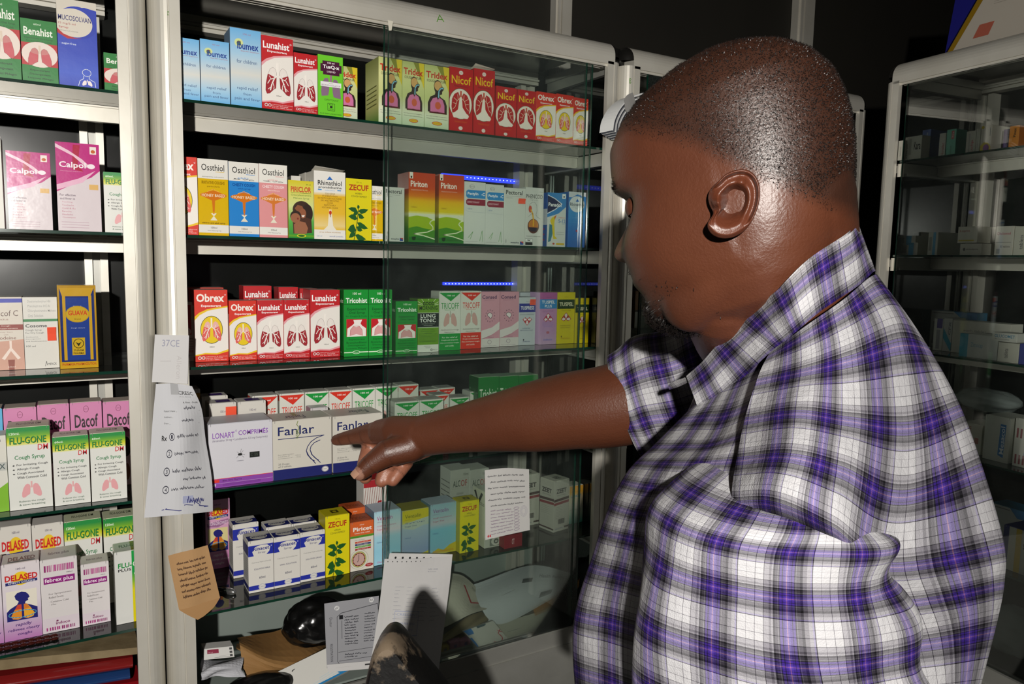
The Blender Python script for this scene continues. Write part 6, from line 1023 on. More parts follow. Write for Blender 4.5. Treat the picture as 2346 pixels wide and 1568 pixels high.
# ------------------------------------------------------------------ the man
Z3 = np.array([0, 0, 1.0])
HC = at_depth(1690, 440, .640)
FH = np.array([-.33, .944, 0]); HL = np.array([-.944, -.33, 0]); _p = math.radians(19)
HF = math.cos(_p)*FH - math.sin(_p)*Z3; HU = math.sin(_p)*FH + math.cos(_p)*Z3
def hw(f, l, u): return HC+HF*f+HL*l+HU*u
def tab(xs, ys): return lambda x: float(np.interp(x, xs, ys))
U_ = [-.108, -.098, -.082, -.063, -.050, -.042, -.030, -.018, -.005, .010, .022, .035, .050, .068, .085, .099, .110, .1165, .1195]
fr = tab(U_, [.045, .082, .098, .102, .108, .107, .110, .109, .105, .099, .096, .100, .102, .098, .084, .066, .040, .018, .0])
bk = tab(U_, [-.036, -.044, -.058, -.070, -.077, -.080, -.084, -.089, -.093, -.097, -.099, -.100, -.100, -.097, -.088, -.074, -.054, -.034, -.013])
wd = tab(U_, [.034, .050, .061, .069, .072, .074, .0755, .076, .0755, .0755, .0755, .0755, .0755, .074, .067, .055, .039, .024, .008])
def g2(x, s): return math.exp(-.5*(x/s)**2)
nose_p = tab([-.032, -.026, -.020, -.012, -.004, .008, .020, .030], [0, .006, .020, .025, .021, .013, .005, 0])
nose_w = tab([-.03, -.015, .0, .02], [.015, .0125, .009, .008])
def head_pt(u, ph, lift=0.0):
    fc = -.012; c, s = math.cos(ph), math.sin(ph); n = 2.35 if c > 0 else 2.15
    a = (fr(u)-fc) if c > 0 else (fc-bk(u))
    f = fc+a*math.copysign(abs(c)**(2/n), c); l = wd(u)*math.copysign(abs(s)**(2/n), s)
    if c > 0:
        f += nose_p(u)*g2(l, nose_w(u))
        f += .005*g2(u+.046, .007)*g2(l, .02)-.003*g2(u+.0465, .0018)*g2(l, .02)+.006*g2(u+.083, .011)*g2(l, .02)
        f -= .015*g2(u-.012, .011)*g2(abs(l)-.032, .015); f += .004*g2(u-.034, .007)*g2(abs(l)-.03, .022)
        k = .004*g2(u+.03, .022)*g2(abs(l)-.062, .016); l += math.copysign(k, l)
    q = hw(f, l, u)
    return q
def head_grid(nu=110, nphi=120):
    us = [U_[0]+(U_[-1]-U_[0])*(.5-.5*math.cos(math.pi*(i/nu)*.96+.06)) for i in range(nu+1)]; us[0] = U_[0]; us[-1] = U_[-1]
    return [[head_pt(u, 2*math.pi*j/nphi) for j in range(nphi)] for u in us]
body = MB()
HG = head_grid(); body.grid(HG, closed_u=True); body.face(HG[0][::-1]); body.face(HG[-1])
def capsule(mb, p0, p1, r0, r1, n=14):
    p0, p1 = np.asarray(p0, float), np.asarray(p1, float); d = p1-p0; l = np.linalg.norm(d); d /= l
    P_, R_ = [], []
    for k in range(5): a = math.pi/2*(1-k/5); P_.append(p0-d*r0*math.sin(a)); R_.append(max(r0*math.cos(a), r0*.02))
    for k in range(5): P_.append(p0+d*l*k/4); R_.append(r0+(r1-r0)*k/4)
    for k in range(1, 6): a = math.pi/2*k/5; P_.append(p1+d*r1*math.sin(a)); R_.append(max(r1*math.cos(a), r1*.02))
    mb.tube(P_, R_, n)
def chain(mb, pts, n=14):
    q = [(at_depth(*p[:3]), p[3]) for p in pts]
    for (a, ra), (b, rb) in zip(q, q[1:]): capsule(mb, a, b, ra, rb, n)
    return q
NB = at_depth(1790, 748, .700)
# neck: from inside the head down into the collar
ntop = hw(-.022, 0, -.015)
for t0, t1 in ((0, .5), (.5, 1.0), (1.0, 1.4)):
    capsule(body, ntop*(1-t0)+NB*t0, ntop*(1-t1)+NB*t1, .068+.003*t0, .068+.003*t1, 40)
capsule(body, hw(.03, 0, -.082), NB+FH*.03+Z3*.0, .046, .056, 32)
capsule(body, hw(.05, .03, -.080), hw(-.015, .038, -.058), .028, .032, 24); capsule(body, hw(.05, -.03, -.080), hw(-.015, -.038, -.058), .028, .032, 24)
# torso core
BF = np.array([-.56, .828, 0]); BL = np.array([-.828, -.56, 0])
def tors(z, f0, w, a, b, n=48):
    c = NB+BF*f0; return [c+BF*(a if math.cos(t) > 0 else b)*math.cos(t)+BL*w*math.sin(t)+Z3*z for t in [2*math.pi*i/n for i in range(n)]]
TL_ = [(.02, 0, .05, .05, .05), (-.03, 0, .06, .055, .055), (-.07, 0, .075, .06, .06), (-.14, .01, .09, .07, .07), (-.25, .02, .10, .08, .07), (-.40, .03, .11, .09, .08), (-.52, .03, .13, .10, .09)]
tg = [tors(*q) for q in TL_]; body.grid(tg, closed_u=True); body.face(tg[0]); body.face(tg[-1][::-1])
# the reaching arm and hand
ARM = [(1690, 850, .90, .062), (1560, 893, .925, .056), (1400, 930, .955, .0525), (1310, 941, .975, .0500), (1225, 955, .995, .0465), (1130, 970, 1.018, .0385), (1030, 987, 1.042, .0315), (962, 1000, 1.062, .0285), (930, 1004, 1.07, .026)]
_a = np.array([[*at_depth(*q[:3]), q[3]] for q in ARM]); _t = [cr(_a, i/60) for i in range(61)]
body.tube([q[:3] for q in _t], [q[3] for q in _t], 36); capsule(body, _a[-2][:3], _a[-1][:3], _a[-2][3], _a[-1][3], 26); capsule(body, _a[0][:3], _a[1][:3], _a[0][3], _a[1][3], 26)
for p in ([(962, 995, 1.058, .0255), (905, 990, 1.083, .0235), (872, 990, 1.10, .0185)], [(962, 1010, 1.07, .024), (925, 1018, 1.095, .022)]): chain(body, p, 26)
MCP = {'i': (866, 991, 1.104, .0168), 'm': (873, 1003, 1.122, .0135), 'r': (890, 1022, 1.128, .0125), 'l': (912, 1040, 1.125, .0115)}
for k, (wx, wy, wz) in {'i': (955, 992, 1.06), 'm': (958, 1000, 1.07), 'r': (962, 1010, 1.078), 'l': (966, 1018, 1.082)}.items(): chain(body, [(wx, wy, wz, .019), MCP[k]], 18)
FIN = {'index': [MCP['i'], (840, 995, 1.117, .0148), (810, 1001, 1.130, .0118), (786, 1006, 1.140, .0102), (771, 1009, 1.147, .0086)],
       'middle': [MCP['m'], (846, 1030, 1.122, .0122), (835, 1066, 1.104, .0112), (837, 1094, 1.098, .0100)],
       'ring': [MCP['r'], (899, 1052, 1.116, .0122), (884, 1080, 1.098, .0114), (874, 1102, 1.092, .0100)],
       'little': [MCP['l'], (930, 1060, 1.108, .0112), (912, 1084, 1.096, .0104), (900, 1101, 1.090, .0092)],
       'thumb': [(940, 1024, 1.052, .0215), (888, 1038, 1.044, .0190), (846, 1066, 1.040, .0138), (826, 1085, 1.038, .0108)]}
FQ = {k: chain(body, v, 18) for k, v in FIN.items()}
chain(body, [(950, 1024, 1.058, .019), (905, 1040, 1.052, .0175)], 20); chain(body, [(975, 1022, 1.085, .017), (930, 1040, 1.10, .0165)], 18)
# left arm core inside the hanging sleeve
capsule(body, at_depth(1765, 1230, .57), at_depth(1765, 1560, .57), .048, .046, 24); capsule(body, at_depth(1765, 1560, .56), at_depth(1700, 1900, .62), .046, .034, 24)
tmp = body.build('skin_source', 'card')
rm = tmp.modifiers.new('r', 'REMESH'); rm.mode = 'VOXEL'; rm.voxel_size = 0.0023; rm.use_smooth_shade = True
sm = tmp.modifiers.new('s', 'SMOOTH'); sm.factor = .5; sm.iterations = 4
dg = bpy.context.evaluated_depsgraph_get(); me = bpy.data.meshes.new_from_object(tmp.evaluated_get(dg), depsgraph=dg)
bpy.data.objects.remove(tmp)
V = np.array([v.co[:] for v in me.vertices]); Nn = np.array([v.normal[:] for v in me.vertices])
# skin tones laid on by place: palm, nails, stubble-shadowed scalp and jaw
SKIN, PALM, SCALP, NAIL = (np.array(hx(c)[:3]) for c in ('#532d1c', '#94604a', '#2c1a12', '#b88c78'))
colr = np.tile(SKIN, (len(V), 1))
def mixw(w, c):
    global colr
    w = np.clip(w, 0, 1)[:, None]; colr = colr*(1-w)+c*w
rel = V-HC; hf, hl, hu = rel @ HF, rel @ HL, rel @ HU
ishead = np.linalg.norm(rel, axis=1) < .17
hl_line = .088-.075*np.clip((.075-hf)/.09, 0, 1)**.8-.03*np.clip((-.02-hf)/.06, 0, 1)
def hair_line(f): return .090-.062*min(max((.080-f)/.085, 0), 1)**.9-.085*min(max((-.005-f)/.08, 0), 1)
HLN = np.array([hair_line(f) for f in hf])
mixw(np.where(ishead, np.clip((hu-HLN)/.022+.2, 0, .85), 0), SCALP)
mixw(np.where(ishead, .55*np.exp(-((hu+.088)/.022)**2)*np.clip((hf-.02)/.05, 0, 1), 0), SCALP*.5)
def seg_d(a, b):
    ab = b-a; t = np.clip(((V-a) @ ab)/(ab @ ab), 0, 1); return np.linalg.norm(V-(a+t[:, None]*ab), axis=1)
for k in ('middle', 'ring', 'little'):
    q = FQ[k]
    for i in (1, 2): mixw(np.where(seg_d(q[i][0], q[i+1][0]) < q[i][1]*1.35, .9*np.clip(.62-(Nn @ -HL*0+Nn @ (-FW))*-.55, 0, 1), 0), PALM)
    mixw(np.where(seg_d(q[0][0], q[1][0]) < q[1][1]*1.2, .6*np.clip((Nn @ -FW)*.8+.2, 0, 1), 0), PALM)
mixw(np.where(seg_d(FQ['index'][0][0], FQ['index'][4][0]) < .016, .35*np.clip(-Nn[:, 2]+.3, 0, 1), 0), PALM)
nailc = at_depth(820, 1085, 1.030); nd = np.linalg.norm((V-nailc)*np.array([1, 1, .9]), axis=1)
tipn = FQ['thumb'][3][0]; mixw(np.where(np.linalg.norm(V-(tipn-FW*.006+RT*-.003), axis=1) < .0098, .45, 0), NAIL)
for k, q in FQ.items():
    for i in range(1, len(q)-1):
        ax = q[i+1][0]-q[i-1][0]; ax /= np.linalg.norm(ax); t = (V-q[i][0]) @ ax
        mixw(np.where(np.linalg.norm(V-q[i][0], axis=1) < q[i][1]*1.5, .55*np.exp(-(t/.0012)**2), 0), SKIN*.55)
mixw(np.where(seg_d(at_depth(985, 1026, 1.085), at_depth(930, 1046, 1.10)) < .024, .6*np.clip(-Nn[:, 2]*1.3-.2, 0, 1), 0), PALM)
for p, c in zip(me.polygons, [0]*0): pass
at = me.color_attributes.new('ink', 'FLOAT_COLOR', 'POINT')
buf = np.ones((len(V), 4)); buf[:, :3] = colr; at.data.foreach_set('color', buf.ravel())
m, nt, p = new_mat('skin')
a = nt.nodes.new('ShaderNodeAttribute'); a.attribute_name = 'ink'
n1 = noise(nt, 14, 4, .6); n2 = noise(nt, 420, 2, .6); n3 = noise(nt, 60, 3, .6)
mx = nt.nodes.new('ShaderNodeMixRGB'); mx.blend_type = 'MULTIPLY'; mx.inputs[0].default_value = .55
r = ramp(nt, n1.outputs[0], [(.25, '#c8b4ac'), (.75, '#ffffff')]); nt.links.new(a.outputs['Color'], mx.inputs[1]); nt.links.new(r.outputs[0], mx.inputs[2]); nt.links.new(mx.outputs[0], p.inputs['Base Color'])
p.inputs['Roughness'].default_value = .43; p.inputs['Specular IOR Level'].default_value = .55
ad = nt.nodes.new('ShaderNodeMath'); ad.operation = 'MULTIPLY_ADD'; ad.inputs[1].default_value = .16; nt.links.new(n3.outputs[0], ad.inputs[0]); nt.links.new(n2.outputs[0], ad.inputs[2])
bump(nt, p, ad.outputs[0], .40, .0009); M['skin'] = m
me.materials.clear(); me.materials.append(m); me.name = 'body'
man = empty('person', (NB[0], NB[1], 0), 'man in a purple and white plaid shirt, seen from behind, pointing at the shelf', 'person')
# ear: relief traced on the side of the head, joined into the body mesh
EO = [(1648, 413), (1661, 400), (1675, 393), (1692, 388), (1713, 389), (1730, 401), (1740, 422), (1742, 448), (1737, 475), (1727, 500), (1713, 522), (1695, 537), (1672, 546), (1650, 546), (1632, 538), (1622, 525), (1621, 512), (1628, 500), (1634, 488), (1626, 472), (1622, 452), (1628, 432)]
EC = np.array([1676., 466.]); ED = .5635
ne = 72; EP = []
cl = np.array(EO+[EO[0]], float)
for k in range(ne): EP.append(cr(cl, k/ne))
def ear_kind(k):
    x, y = EP[k % ne]-EC
    front = min(1, max(0, (-x-22)/22))*min(1, max(0, (36-y)/22))*min(1, max(0, (y+52)/22)); lobe = min(1, max(0, (y-38)/24)); return front, lobe
def ear_h(r, k):
    fr_, lo = ear_kind(k)
    hel = float(np.interp(r, [0, .25, .42, .52, .62, .74, .84, .92, .97, 1.0, 1.02], [-.014, -.009, -.002, .0060, .0112, .0088, .0080, .0138, .0145, .0115, .004]))
    lob = float(np.interp(r, [0, .25, .45, .7, .9, 1.0, 1.02], [-.014, -.007, .006, .0125, .0115, .007, .002]))
    trg = float(np.interp(r, [0, .25, .45, .6, .8, 1.0, 1.02], [-.014, -.008, .005, .0095, .006, .0, -.004]))
    h = hel*(1-lo)+lob*lo; h = h*(1-fr_)+trg*fr_; q = (EP[k % ne]-EC)*r; return h+.0075*g2(q[1]+10+q[0]*.25, 7)*g2(q[0]+14, 18)*(r < .9)+.004*g2(q[0]-8+q[1]*.3, 7)*g2(q[1]+42, 16)
RS = [0.02, .12, .2, .28, .36, .42, .48, .54, .6, .66, .72, .78, .83, .87, .9, .93, .96, .98, 1.0]
ear = MB(); rings = []
for r_ in RS: rings.append([at_depth(*(EC+(EP[k]-EC)*r_), ED-ear_h(r_, k)+.00018*(EC[0]-EP[k][0])*r_*.12) for k in range(ne)])
for r_, dd in ((1.0, .004), (.94, .012), (.86, .022), (.7, .03)): rings.append([at_depth(*(EC+(EP[k]-EC)*r_), ED-ear_h(1.0, k)*.6+dd) for k in range(ne)])
ear.grid(rings, closed_u=True); ear.face(rings[0])
eo = ear.build('ear_source', 'skin', None, True)
sm = eo.modifiers.new('s', 'SUBSURF'); sm.levels = 1; s2 = eo.modifiers.new('t', 'SMOOTH'); s2.iterations = 2
dg = bpy.context.evaluated_depsgraph_get(); em = bpy.data.meshes.new_from_object(eo.evaluated_get(dg), depsgraph=dg); bpy.data.objects.remove(eo)
bm = bmesh.new(); bm.from_mesh(me); lay = bm.verts.layers.float_color['ink']; n0 = len(bm.verts)
vs = [bm.verts.new(v.co) for v in em.vertices]
for v in vs: v[lay] = (*(SKIN*np.array([1.12, 1.0, .95])), 1)
for pl in em.polygons:
    f = bm.faces.new([vs[i] for i in pl.vertices]); f.smooth = True
bmesh.ops.recalc_face_normals(bm, faces=[f for f in bm.faces if f.verts[0].index == -1 or f.verts[0] in set()]) if False else None
bm.to_mesh(me); bm.free(); me.update()
bo_ = bpy.data.objects.new('body', me); COL.objects.link(bo_); bo_.parent = man; bo_.matrix_parent_inverse = Matrix.Translation(-man.location)
def attach(o, label=None):
    o.parent = man; o.matrix_parent_inverse = Matrix.Translation(-man.location)
    if label: o['label'] = label
    return o
# nails
def nail(tip, ax, out, L_, W_):
    ax = ax/np.linalg.norm(ax); out = out-ax*(out @ ax); out /= np.linalg.norm(out); sd = np.cross(ax, out); mb = MB(); g = []
    for i in range(9):
        a = -1+2*i/8; wv = math.sqrt(max(0, 1-.75*max(0, -a-.2)**2-.35*max(0, a-.4)**2))
        g.append([tip+ax*(a*L_)+sd*(b*W_*wv)+out*(.0012*(1-b*b)-.0010*a*a+.0002) for b in [-1+2*j/8 for j in range(9)]])
    mb.grid(g, '#9c7864'); return mb
q = FQ['thumb']; o_ = -FW*.85-RT*.55+UP*.15; d_ = o_/np.linalg.norm(o_)
attach(nail(q[3][0]+d_*q[3][1]*.93-(q[3][0]-q[2][0])*.02, q[3][0]-q[2][0], o_, .0066, .0056).build('fingernail', 'gloss_card', None, True), 'pale thumbnail')
# eyes
for sd in (1, -1):
    mb = MB(); c = hw(.0755, .0305*sd, .0125); R0 = .0118
    mb.grid([[c+HF*R0*math.cos(b)*math.cos(a)+HL*R0*math.cos(b)*math.sin(a)+HU*R0*math.sin(b) for a in [2*math.pi*i/24 for i in range(24)]] for b in [-1.5+3.0*j/14 for j in range(15)]], '#8c7c70', closed_u=True)
    cg = c+HF*R0*.62*.0
    mb.grid([[c+(HF*math.cos(q)+(HL*math.cos(a)+HU*math.sin(a))*math.sin(q)-HU*.35)*R0*1.02/1.06 for a in [2*math.pi*i/16 for i in range(16)]] for q in (.02, .25, .45)], '#120a08', closed_u=True)
    attach(mb.build('eye', 'gloss_card', None, True))
    mb = MB(); R1 = .0133
    mb.grid([[c+HF*R1*math.cos(b)*math.cos(a)+HL*R1*math.cos(b)*math.sin(a)*1.12+HU*R1*math.sin(b) for a in [-1.7+3.4*i/20 for i in range(21)]] for b in [-.40+1.6*j/8 for j in range(9)]], (*SKIN*.8, 1))
    mb.grid([[c+HF*R1*math.cos(b)*math.cos(a)+HL*R1*math.cos(b)*math.sin(a)*1.12+HU*R1*math.sin(b) for a in [-1.7+3.4*i/20 for i in range(21)]] for b in [-1.2+.62*j/6 for j in range(7)]], (*SKIN*.85, 1))
    attach(mb.build('eyelid', 'skin', None, True))
# hair: close-cropped stubble, eyebrows, chin beard
m, nt, p = new_mat('hair'); nz = noise(nt, 60, 2); r = ramp(nt, nz.outputs[0], [(.3, '#0c0908'), (.8, '#1c1512')]); nt.links.new(r.outputs[0], p.inputs['Base Color']); p.inputs['Roughness'].default_value = .42; p.inputs['Specular IOR Level'].default_value = .4; M['hair'] = m
rnd = random.Random(3)
def hnorm(u, ph):
    a = head_pt(u, ph+.02)-head_pt(u, ph-.02); b = head_pt(min(u+.002, .1195), ph)-head_pt(u-.002, ph); n = np.cross(a, b); n /= np.linalg.norm(n)+1e-12
    q = head_pt(u, ph); return n if n @ (q-hw(-.01, 0, .02)) > 0 else -n
mb = MB(); cnt = 0
while cnt < 30000:
    ph = rnd.uniform(0, 2*math.pi); u = rnd.uniform(-.06, .1193)
    if rnd.random() > math.sqrt(max(1-((u-.02)/.104)**2, .03)) and u > .03: continue
    q = head_pt(u, ph); f = (q-HC) @ HF; k = (u-hair_line(f))/.02
    if rnd.random() > k+.15 or k < -.1: continue
    n = hnorm(u, ph); t = np.array([rnd.gauss(0, 1) for _ in range(3)]); t -= n*(t @ n); t /= np.linalg.norm(t)
    ln = rnd.uniform(.0009, .0020); s_ = np.cross(n, t); w = rnd.uniform(.00012, .00022)
    a = q-n*.0006; b = a+n*ln*.7+t*ln*.45+HF*ln*-.1; c = b+n*ln*.25+t*ln*.8
    mb.face([a-s_*w, a+s_*w, b+s_*w, b-s_*w]); mb.face([b-s_*w, b+s_*w, c])
    cnt += 1
attach(mb.build('hair', 'hair', None, True))
mb = MB(); cnt = 0
while cnt < 1700:
    ph = rnd.uniform(-1.35, 1.35); u = rnd.uniform(-.104, -.035); q = head_pt(u, ph); f, l = (q-HC) @ HF, (q-HC) @ HL
    dens = g2(u+.089, .013)*(1.0 if abs(l) < .034 else .16)*(1 if f > .05 else .1)+.10*g2(u+.03-.0, .006)*(abs(l) < .03)*4+.04*(u < -.06)*(f > .045)
    if rnd.random() > dens: continue
    n = hnorm(u, ph); t = np.array([rnd.gauss(0, 1) for _ in range(3)]); t -= n*(t @ n); t /= np.linalg.norm(t)
    big = u < -.07 and abs(l) < .04; ln = rnd.uniform(.005, .011) if big else rnd.uniform(.0015, .003); w = .00028 if big else .0002
    s_ = np.cross(n, t); prev = q-n*.001
    for i in range(1, 6):
        a = i/5; cur = q+n*ln*math.sin(2.4*a)*.62+t*ln*(1-math.cos(2.4*a))*.5-HU*ln*.35*a
        mb.face([prev-s_*w, prev+s_*w, cur+s_*w, cur-s_*w]); prev = cur
    cnt += 1
attach(mb.build('beard', 'hair', None, True), 'short curly black chin beard')
for sd in (1, -1):
    mb = MB()
    for _ in range(160):
        u = .037+rnd.gauss(0, .0028); ph = sd*rnd.uniform(.14, .62); q = head_pt(u, ph); n = hnorm(u, ph); t = HL*sd+HU*.2; e = q+n*.0007+t*rnd.uniform(.002, .004); s_ = HU*.0002
        mb.face([q-s_, q+s_, e])
    attach(mb.build('eyebrow', 'hair', None, True))

# ------------------------------------------------------------------ plaid shirt
m, nt, p = new_mat('plaid')
uvn = nt.nodes.new('ShaderNodeUVMap'); uvn.uv_map = 'cloth'; sep = nt.nodes.new('ShaderNodeSeparateXYZ'); nt.links.new(uvn.outputs[0], sep.inputs[0])
def raw(c): c = c.lstrip('#'); return tuple(int(c[k:k+2], 16)/255 for k in (0, 2, 4))+(1.0,)
wht, lgt, gry, drk, prp, lav, pnk, ln_, dgr, prl = (raw(c) for c in ('#f0eef2', '#a8a4ae', '#6e6a74', '#141218', '#40288c', '#9c90c8', '#c07cac', '#4a4650', '#3c3842', '#5a44b0'))
SETT = [(0, wht), (.11, ln_), (.117, wht), (.23, ln_), (.237, wht), (.345, drk), (.355, lgt), (.42, gry), (.45, lgt), (.475, drk), (.50, dgr), (.535, gry), (.55, drk), (.562, prp), (.592, drk), (.602, prp), (.632, prl), (.652, pnk), (.664, prl), (.684, prp), (.716, drk), (.726, prp), (.756, drk), (.77, gry), (.785, dgr), (.83, drk), (.865, gry), (.92, lgt), (.965, lav), (.988, drk)]
outs = []
for ax in ('X', 'Y'):
    fr_ = nt.nodes.new('ShaderNodeMath'); fr_.operation = 'FRACT'; nt.links.new(sep.outputs[ax], fr_.inputs[0])
    outs.append(ramp(nt, fr_.outputs[0], SETT, 'CONSTANT'))
mxp = nt.nodes.new('ShaderNodeMixRGB'); mxp.inputs[0].default_value = .5; nt.links.new(outs[0].outputs[0], mxp.inputs[1]); nt.links.new(outs[1].outputs[0], mxp.inputs[2])
gm_ = nt.nodes.new('ShaderNodeGamma'); gm_.inputs[1].default_value = 2.2; nt.links.new(mxp.outputs[0], gm_.inputs[0]); ml_ = nt.nodes.new('ShaderNodeMixRGB'); ml_.blend_type = 'MULTIPLY'; ml_.inputs[0].default_value = 1.0; ml_.inputs[2].default_value = (.44, .44, .44, 1); nt.links.new(gm_.outputs[0], ml_.inputs[1]); nt.links.new(ml_.outputs[0], p.inputs['Base Color']); p.inputs['Roughness'].default_value = .85; p.inputs['Specular IOR Level'].default_value = .15
nw = noise(nt, 900, 2); nf = noise(nt, 22, 3, .55); ad = nt.nodes.new('ShaderNodeMath'); ad.operation = 'MULTIPLY_ADD'; ad.inputs[1].default_value = 9.0; nt.links.new(nf.outputs[0], ad.inputs[0]); nt.links.new(nw.outputs[0], ad.inputs[2])
bump(nt, p, ad.outputs[0], .35, .0016); M['plaid'] = m
def cloth(name, S, nu, nv, uv, label=None, thick=.0012, closed=False, inward=None, seam=()):
    """S(u,v)->3D; uv(u,v)->sett coordinates"""
    mb = MB(); G_ = [[S(i/nu, j/nv) for i in range(nu+1)] for j in range(nv+1)]; Pg = np.array(G_)
    du = np.gradient(Pg, axis=1); dv = np.gradient(Pg, axis=0); N_ = np.cross(du, dv); N_ /= np.linalg.norm(N_, axis=2)[..., None]+1e-12
    mid = Pg.reshape(-1, 3).mean(0) if inward is None else np.asarray(inward)
    if ((Pg-mid)*N_).sum() < 0: N_ = -N_
    mb.grid(Pg); mb.grid(Pg-N_*thick)
    ob = mb.build(name, 'plaid', None, True)
    ul = ob.data.uv_layers.new(name='cloth'); UVg = np.array([[uv(i/nu, j/nv) for i in range(nu+1)] for j in range(nv+1)]).reshape(-1, 2); n1_ = len(UVg)
    li = np.array([l.vertex_index for l in ob.data.loops]) % n1_
    ul.data.foreach_set('uv', UVg[li].ravel())
    return attach(ob, label)
def dsurf(rows, wr=None):
    A = np.array([[at_depth(*q) for q in r] for r in rows]); S0 = surf3(A)
    if not wr: return S0
    def S(u, v):
        q = S0(u, v); d = (CPOS-q); d /= np.linalg.norm(d); return q+d*wr(u, v)
    return S
def waves(seed, amp, fu, fv):
    r = random.Random(seed); W = [(r.uniform(.3, 1)*fu*r.choice((1, -1)), r.uniform(.3, 1)*fv, r.uniform(0, 6), r.uniform(.4, 1)) for _ in range(5)]
    return lambda u, v: amp*sum(k*math.sin(a*u+b*v+c) for a, b, c, k in W)/2.2
YK = [[(1764, 806, .600), (1850, 744, .574), (1930, 688, .584), (1998, 632, .622), (2012, 640, .68), (1990, 680, .78)],
      [(1739, 857, .583), (1850, 828, .552), (1950, 792, .556), (2060, 748, .612), (2112, 772, .68), (2090, 800, .79)],
      [(1710, 946, .560), (1830, 928, .520), (1950, 940, .520), (2085, 945, .580), (2190, 912, .665), (2160, 930, .79)],
      [(1690, 1040, .532), (1810, 1030, .484), (1930, 1058, .480), (2075, 1110, .540), (2240, 1050, .650), (2210, 1060, .79)],
      [(1676, 1144, .512), (1775, 1146, .470), (1905, 1203, .458), (2045, 1284, .515), (2292, 1240, .635), (2260, 1240, .79)],
      [(1690, 1240, .565), (1790, 1245, .535), (1920, 1290, .530), (2050, 1375, .545), (2294, 1335, .645), (2262, 1340, .79)],
      [(1700, 1400, .60), (1800, 1400, .585), (1950, 1440, .575), (2075, 1475, .568), (2275, 1442, .65), (2245, 1445, .79)],
      [(1720, 1640, .62), (1830, 1640, .61), (1980, 1640, .60), (2110, 1640, .59), (2225, 1640, .66), (2210, 1640, .79)]]
w1 = waves(3, .0035, 9, 7)
cloth('shirt_yoke', dsurf(YK, lambda u, v: w1(u, v)*(.4+v)+.006*math.sin(22*v+7*u)*u*v), 120, 150, lambda u, v: (v*7.3+.35, u*5.6+.1-v*.6), 'plaid shirt back and shoulder yoke', inward=NB-Z3*.2)
FT = [[(1800, 768, .612), (1712, 835, .644), (1655, 880, .668), (1604, 915, .700), (1600, 915, .80)],
      [(1750, 928, .566), (1650, 985, .604), (1575, 1004, .655), (1500, 1018, .725), (1520, 1020, .84)],
      [(1725, 1036, .530), (1605, 1060, .584), (1512, 1072, .645), (1440, 1078, .735), (1460, 1085, .86)],
      [(1705, 1140, .514), (1562, 1155, .585), (1462, 1165, .655), (1396, 1160, .755), (1420, 1165, .88)],
      [(1640, 1262, .560), (1520, 1262, .612), (1432, 1262, .675), (1361, 1262, .765), (1390, 1262, .89)],
      [(1620, 1422, .585), (1500, 1422, .622), (1400, 1425, .682), (1314, 1432, .775), (1345, 1432, .90)],
      [(1620, 1640, .60), (1500, 1640, .64), (1400, 1640, .70), (1322, 1640, .78), (1355, 1640, .90)]]
w2 = waves(5, .004, 8, 12)
cloth('shirt_front', dsurf(FT, lambda u, v: w2(u, v)+.0075*math.sin(16*v+9*u)*min(1, 2.5*v)*(.3+u)+.004*math.sin(31*v-7*u)*v), 80, 130, lambda u, v: (u*4.4+.5, v*9.5+.2+u*1.0), 'plaid shirt front', inward=NB-Z3*.2)
# hanging sleeve: rings along the upper arm (left px, right px, y, depth of the axis)
SLV = [(1620, 1900, 1085, .585), (1530, 1990, 1155, .553), (1482, 2022, 1210, .546), (1470, 2040, 1300, .548), (1462, 2072, 1420, .556), (1466, 2120, 1540, .566), (1470, 2140, 1680, .575)]
def slv_ring(v):
    q = cr(np.array(SLV, float), v); xl, xr, y, d = q
    return xl, xr, y, d
w4 = waves(11, .004, 10, 8)
def S_slv(u, v):
    xl, xr, y, d = slv_ring(v); a = -math.pi*.5+2*math.pi*(u-.25)   # u 0..1 round the arm, u=.5 faces the camera
    cx = (xl+xr)/2; hwid = (xr-xl)/2*d/FPX; s_, c_ = math.sin(2*math.pi*(u-.5)), math.cos(2*math.pi*(u-.5))
    yy = y+34*(s_*abs(s_))*(.9-.35*v)+(-18 if v < .2 else 0)*c_*0
    k = 1+.05*math.sin(5*2*math.pi*u+7*v)*v+(w4(u, v)+.006*max(0, s_)*math.sin(20*v+3*u))/hwid
    dep = d-.078*c_*k
    return at_depth(cx, yy, d)+RT*hwid*s_*k-FW*(.078*c_*k)+0*UP
cloth('shirt_sleeve', S_slv, 150, 90, lambda u, v: (u*11.6+.05+.12*v, v*5.4+.0), 'short plaid sleeve of the hanging arm')
# sleeve of the reaching arm
RSL = [(1437, 934, .965, .0635), (1475, 922, .955, .069), (1530, 905, .94, .073), (1600, 885, .925, .075), (1690, 860, .905, .08)]
axp = [at_depth(*q[:3]) for q in RSL]
def S_rs(u, v):
    c = cr(np.array(axp), v); r_ = float(np.interp(v, [0, .25, .5, .75, 1], [q[3] for q in RSL]))
    t = cr(np.array(axp), min(v+.05, 1))-cr(np.array(axp), max(v-.05, 0)); t /= np.linalg.norm(t); a = np.cross(t, Z3); a /= np.linalg.norm(a); b = np.cross(a, t); w = 2*math.pi*u
    r_ *= 1+.05*math.sin(3*w+9*v)*v+.06*math.sin(14*v+2*w)*v
    return c+(a*math.cos(w)+b*math.sin(w)*1.12)*r_+t*(.012*math.cos(w)*(1-v))
cloth('shirt_sleeve', S_rs, 90, 50, lambda u, v: (u*9.0, v*3.9+.42), 'short plaid sleeve of the pointing arm')
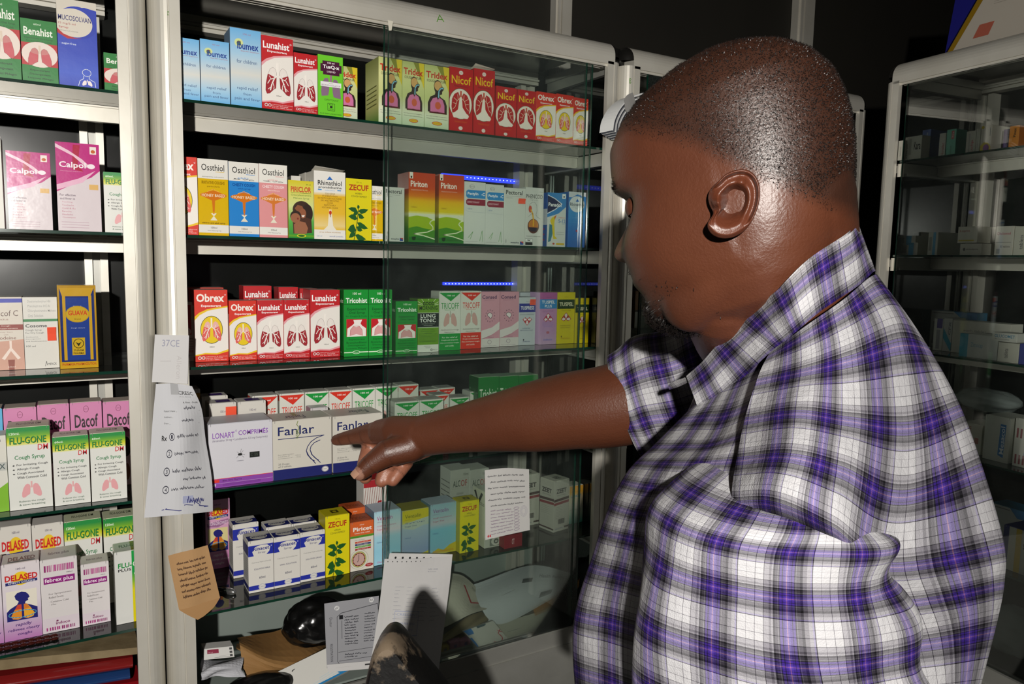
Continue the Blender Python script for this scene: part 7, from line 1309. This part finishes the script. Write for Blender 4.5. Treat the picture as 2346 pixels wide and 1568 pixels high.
# collar: stand-up band folded over
CI = [(1572, 862, .700), (1608, 830, .672), (1640, 794, .648), (1690, 748, .622), (1742, 697, .594), (1788, 659, .566), (1858, 594, .562), (1940, 540, .580), (1962, 520, .606), (1962, 522, .69), (1900, 560, .78)]
CO = [(1603, 946, .690), (1652, 912, .664), (1701, 868, .636), (1764, 808, .590), (1800, 780, .575), (1828, 757, .563), (1882, 712, .562), (1962, 658, .584), (2000, 624, .615), (2000, 626, .69), (1950, 650, .80)]
CI_, CO_ = np.array([at_depth(*q) for q in CI]), np.array([at_depth(*q) for q in CO])
def S_col(u, v):
    a, b = cr(CI_, u), cr(CO_, u); d = CPOS-(a+b)/2; d /= np.linalg.norm(d)
    return a*(1-v)+b*v+d*.009*math.sin(math.pi*v)**.7
cloth('collar', S_col, 110, 24, lambda u, v: (u*7.2+.15, v*1.35+.28), 'plaid shirt collar', .0025, inward=NB)
def S_std(u, v):
    a, b = cr(CI_, u), cr(CO_, u); c = NB+Z3*.0; q = a*(1-v)+(b*.35+a*.65)*v; inn = (c-q); inn[2] = 0; inn /= np.linalg.norm(inn); return q+inn*.008*v-Z3*.012*v
cloth('collar_stand', S_std, 80, 10, lambda u, v: (u*7.2+.15, v*.6), None, .002, inward=NB+Z3*.3)
FL = [[(1574, 864, .705), (1545, 874, .735), (1534, 884, .75)], [(1580, 876, .702), (1556, 886, .73), (1537, 892, .75)]]
cloth('collar_tip', dsurf(FL), 12, 8, lambda u, v: (u*.7, v*.4+.1), None, .002)
# closing shell so the shirt is whole from every side
SHL = [(.0, 0, .065, .06, .06), (-.03, 0, .085, .07, .07), (-.075, 0, .11, .08, .08), (-.14, .01, .13, .095, .09), (-.25, .02, .14, .11, .095), (-.40, .03, .145, .12, .10), (-.56, .03, .15, .12, .11)]
shg = np.array([tors(*q, n=40)+[tors(*q, n=40)[0]] for q in SHL]); shg = shg-(RT*0)
S_sh = surf3(np.transpose(shg, (0, 1, 2)))
cloth('shirt_body', lambda u, v: S_sh(u, v)+RT*.012+FW*.03, 80, 40, lambda u, v: (u*26, v*13))
# trousers and shoes below the picture
plain('trouser', '#22242c', .8, 0, .2, '#2a2c34', 30, .2, 300)
mb = MB(); hip = NB+BF*.03+np.array([0, 0, -.52]); rg = [tors(z_, .03, w_, a_, b_, 40) for z_, w_, a_, b_ in ((-.50, .175, .125, .115), (-.60, .18, .12, .12), (-.70, .17, .11, .12))]
mb.grid(rg, closed_u=True); mb.face(rg[0]); mb.face(rg[-1][::-1])
for sd in (1, -1): mb.tube([NB+BF*.03+BL*.09*sd+np.array([0, 0, -.62]), NB+BF*.04+BL*.10*sd+np.array([0, 0, -.98]), np.array([*(NB+BF*.02+BL*.11*sd)[:2], .06])], [.10, .08, .062], 20)
attach(mb.build('trousers', 'trouser', None, True))
for sd in (1, -1):
    c = np.array([*(NB+BF*.05+BL*.11*sd)[:2], 0.0]); mb = MB()
    rg = [[c+BF*(.15*math.cos(t)*s_)+BL*(.05*math.sin(t)*s_)+Z3*z_ for t in [2*math.pi*i/24 for i in range(24)]] for z_, s_ in ((.001, .95), (.02, 1.0), (.05, .85), (.085, .5))]
    mb.grid(rg, closed_u=True); mb.face(rg[0]); mb.face(rg[-1]); attach(mb.build('shoe', 'black_plastic', None, True))
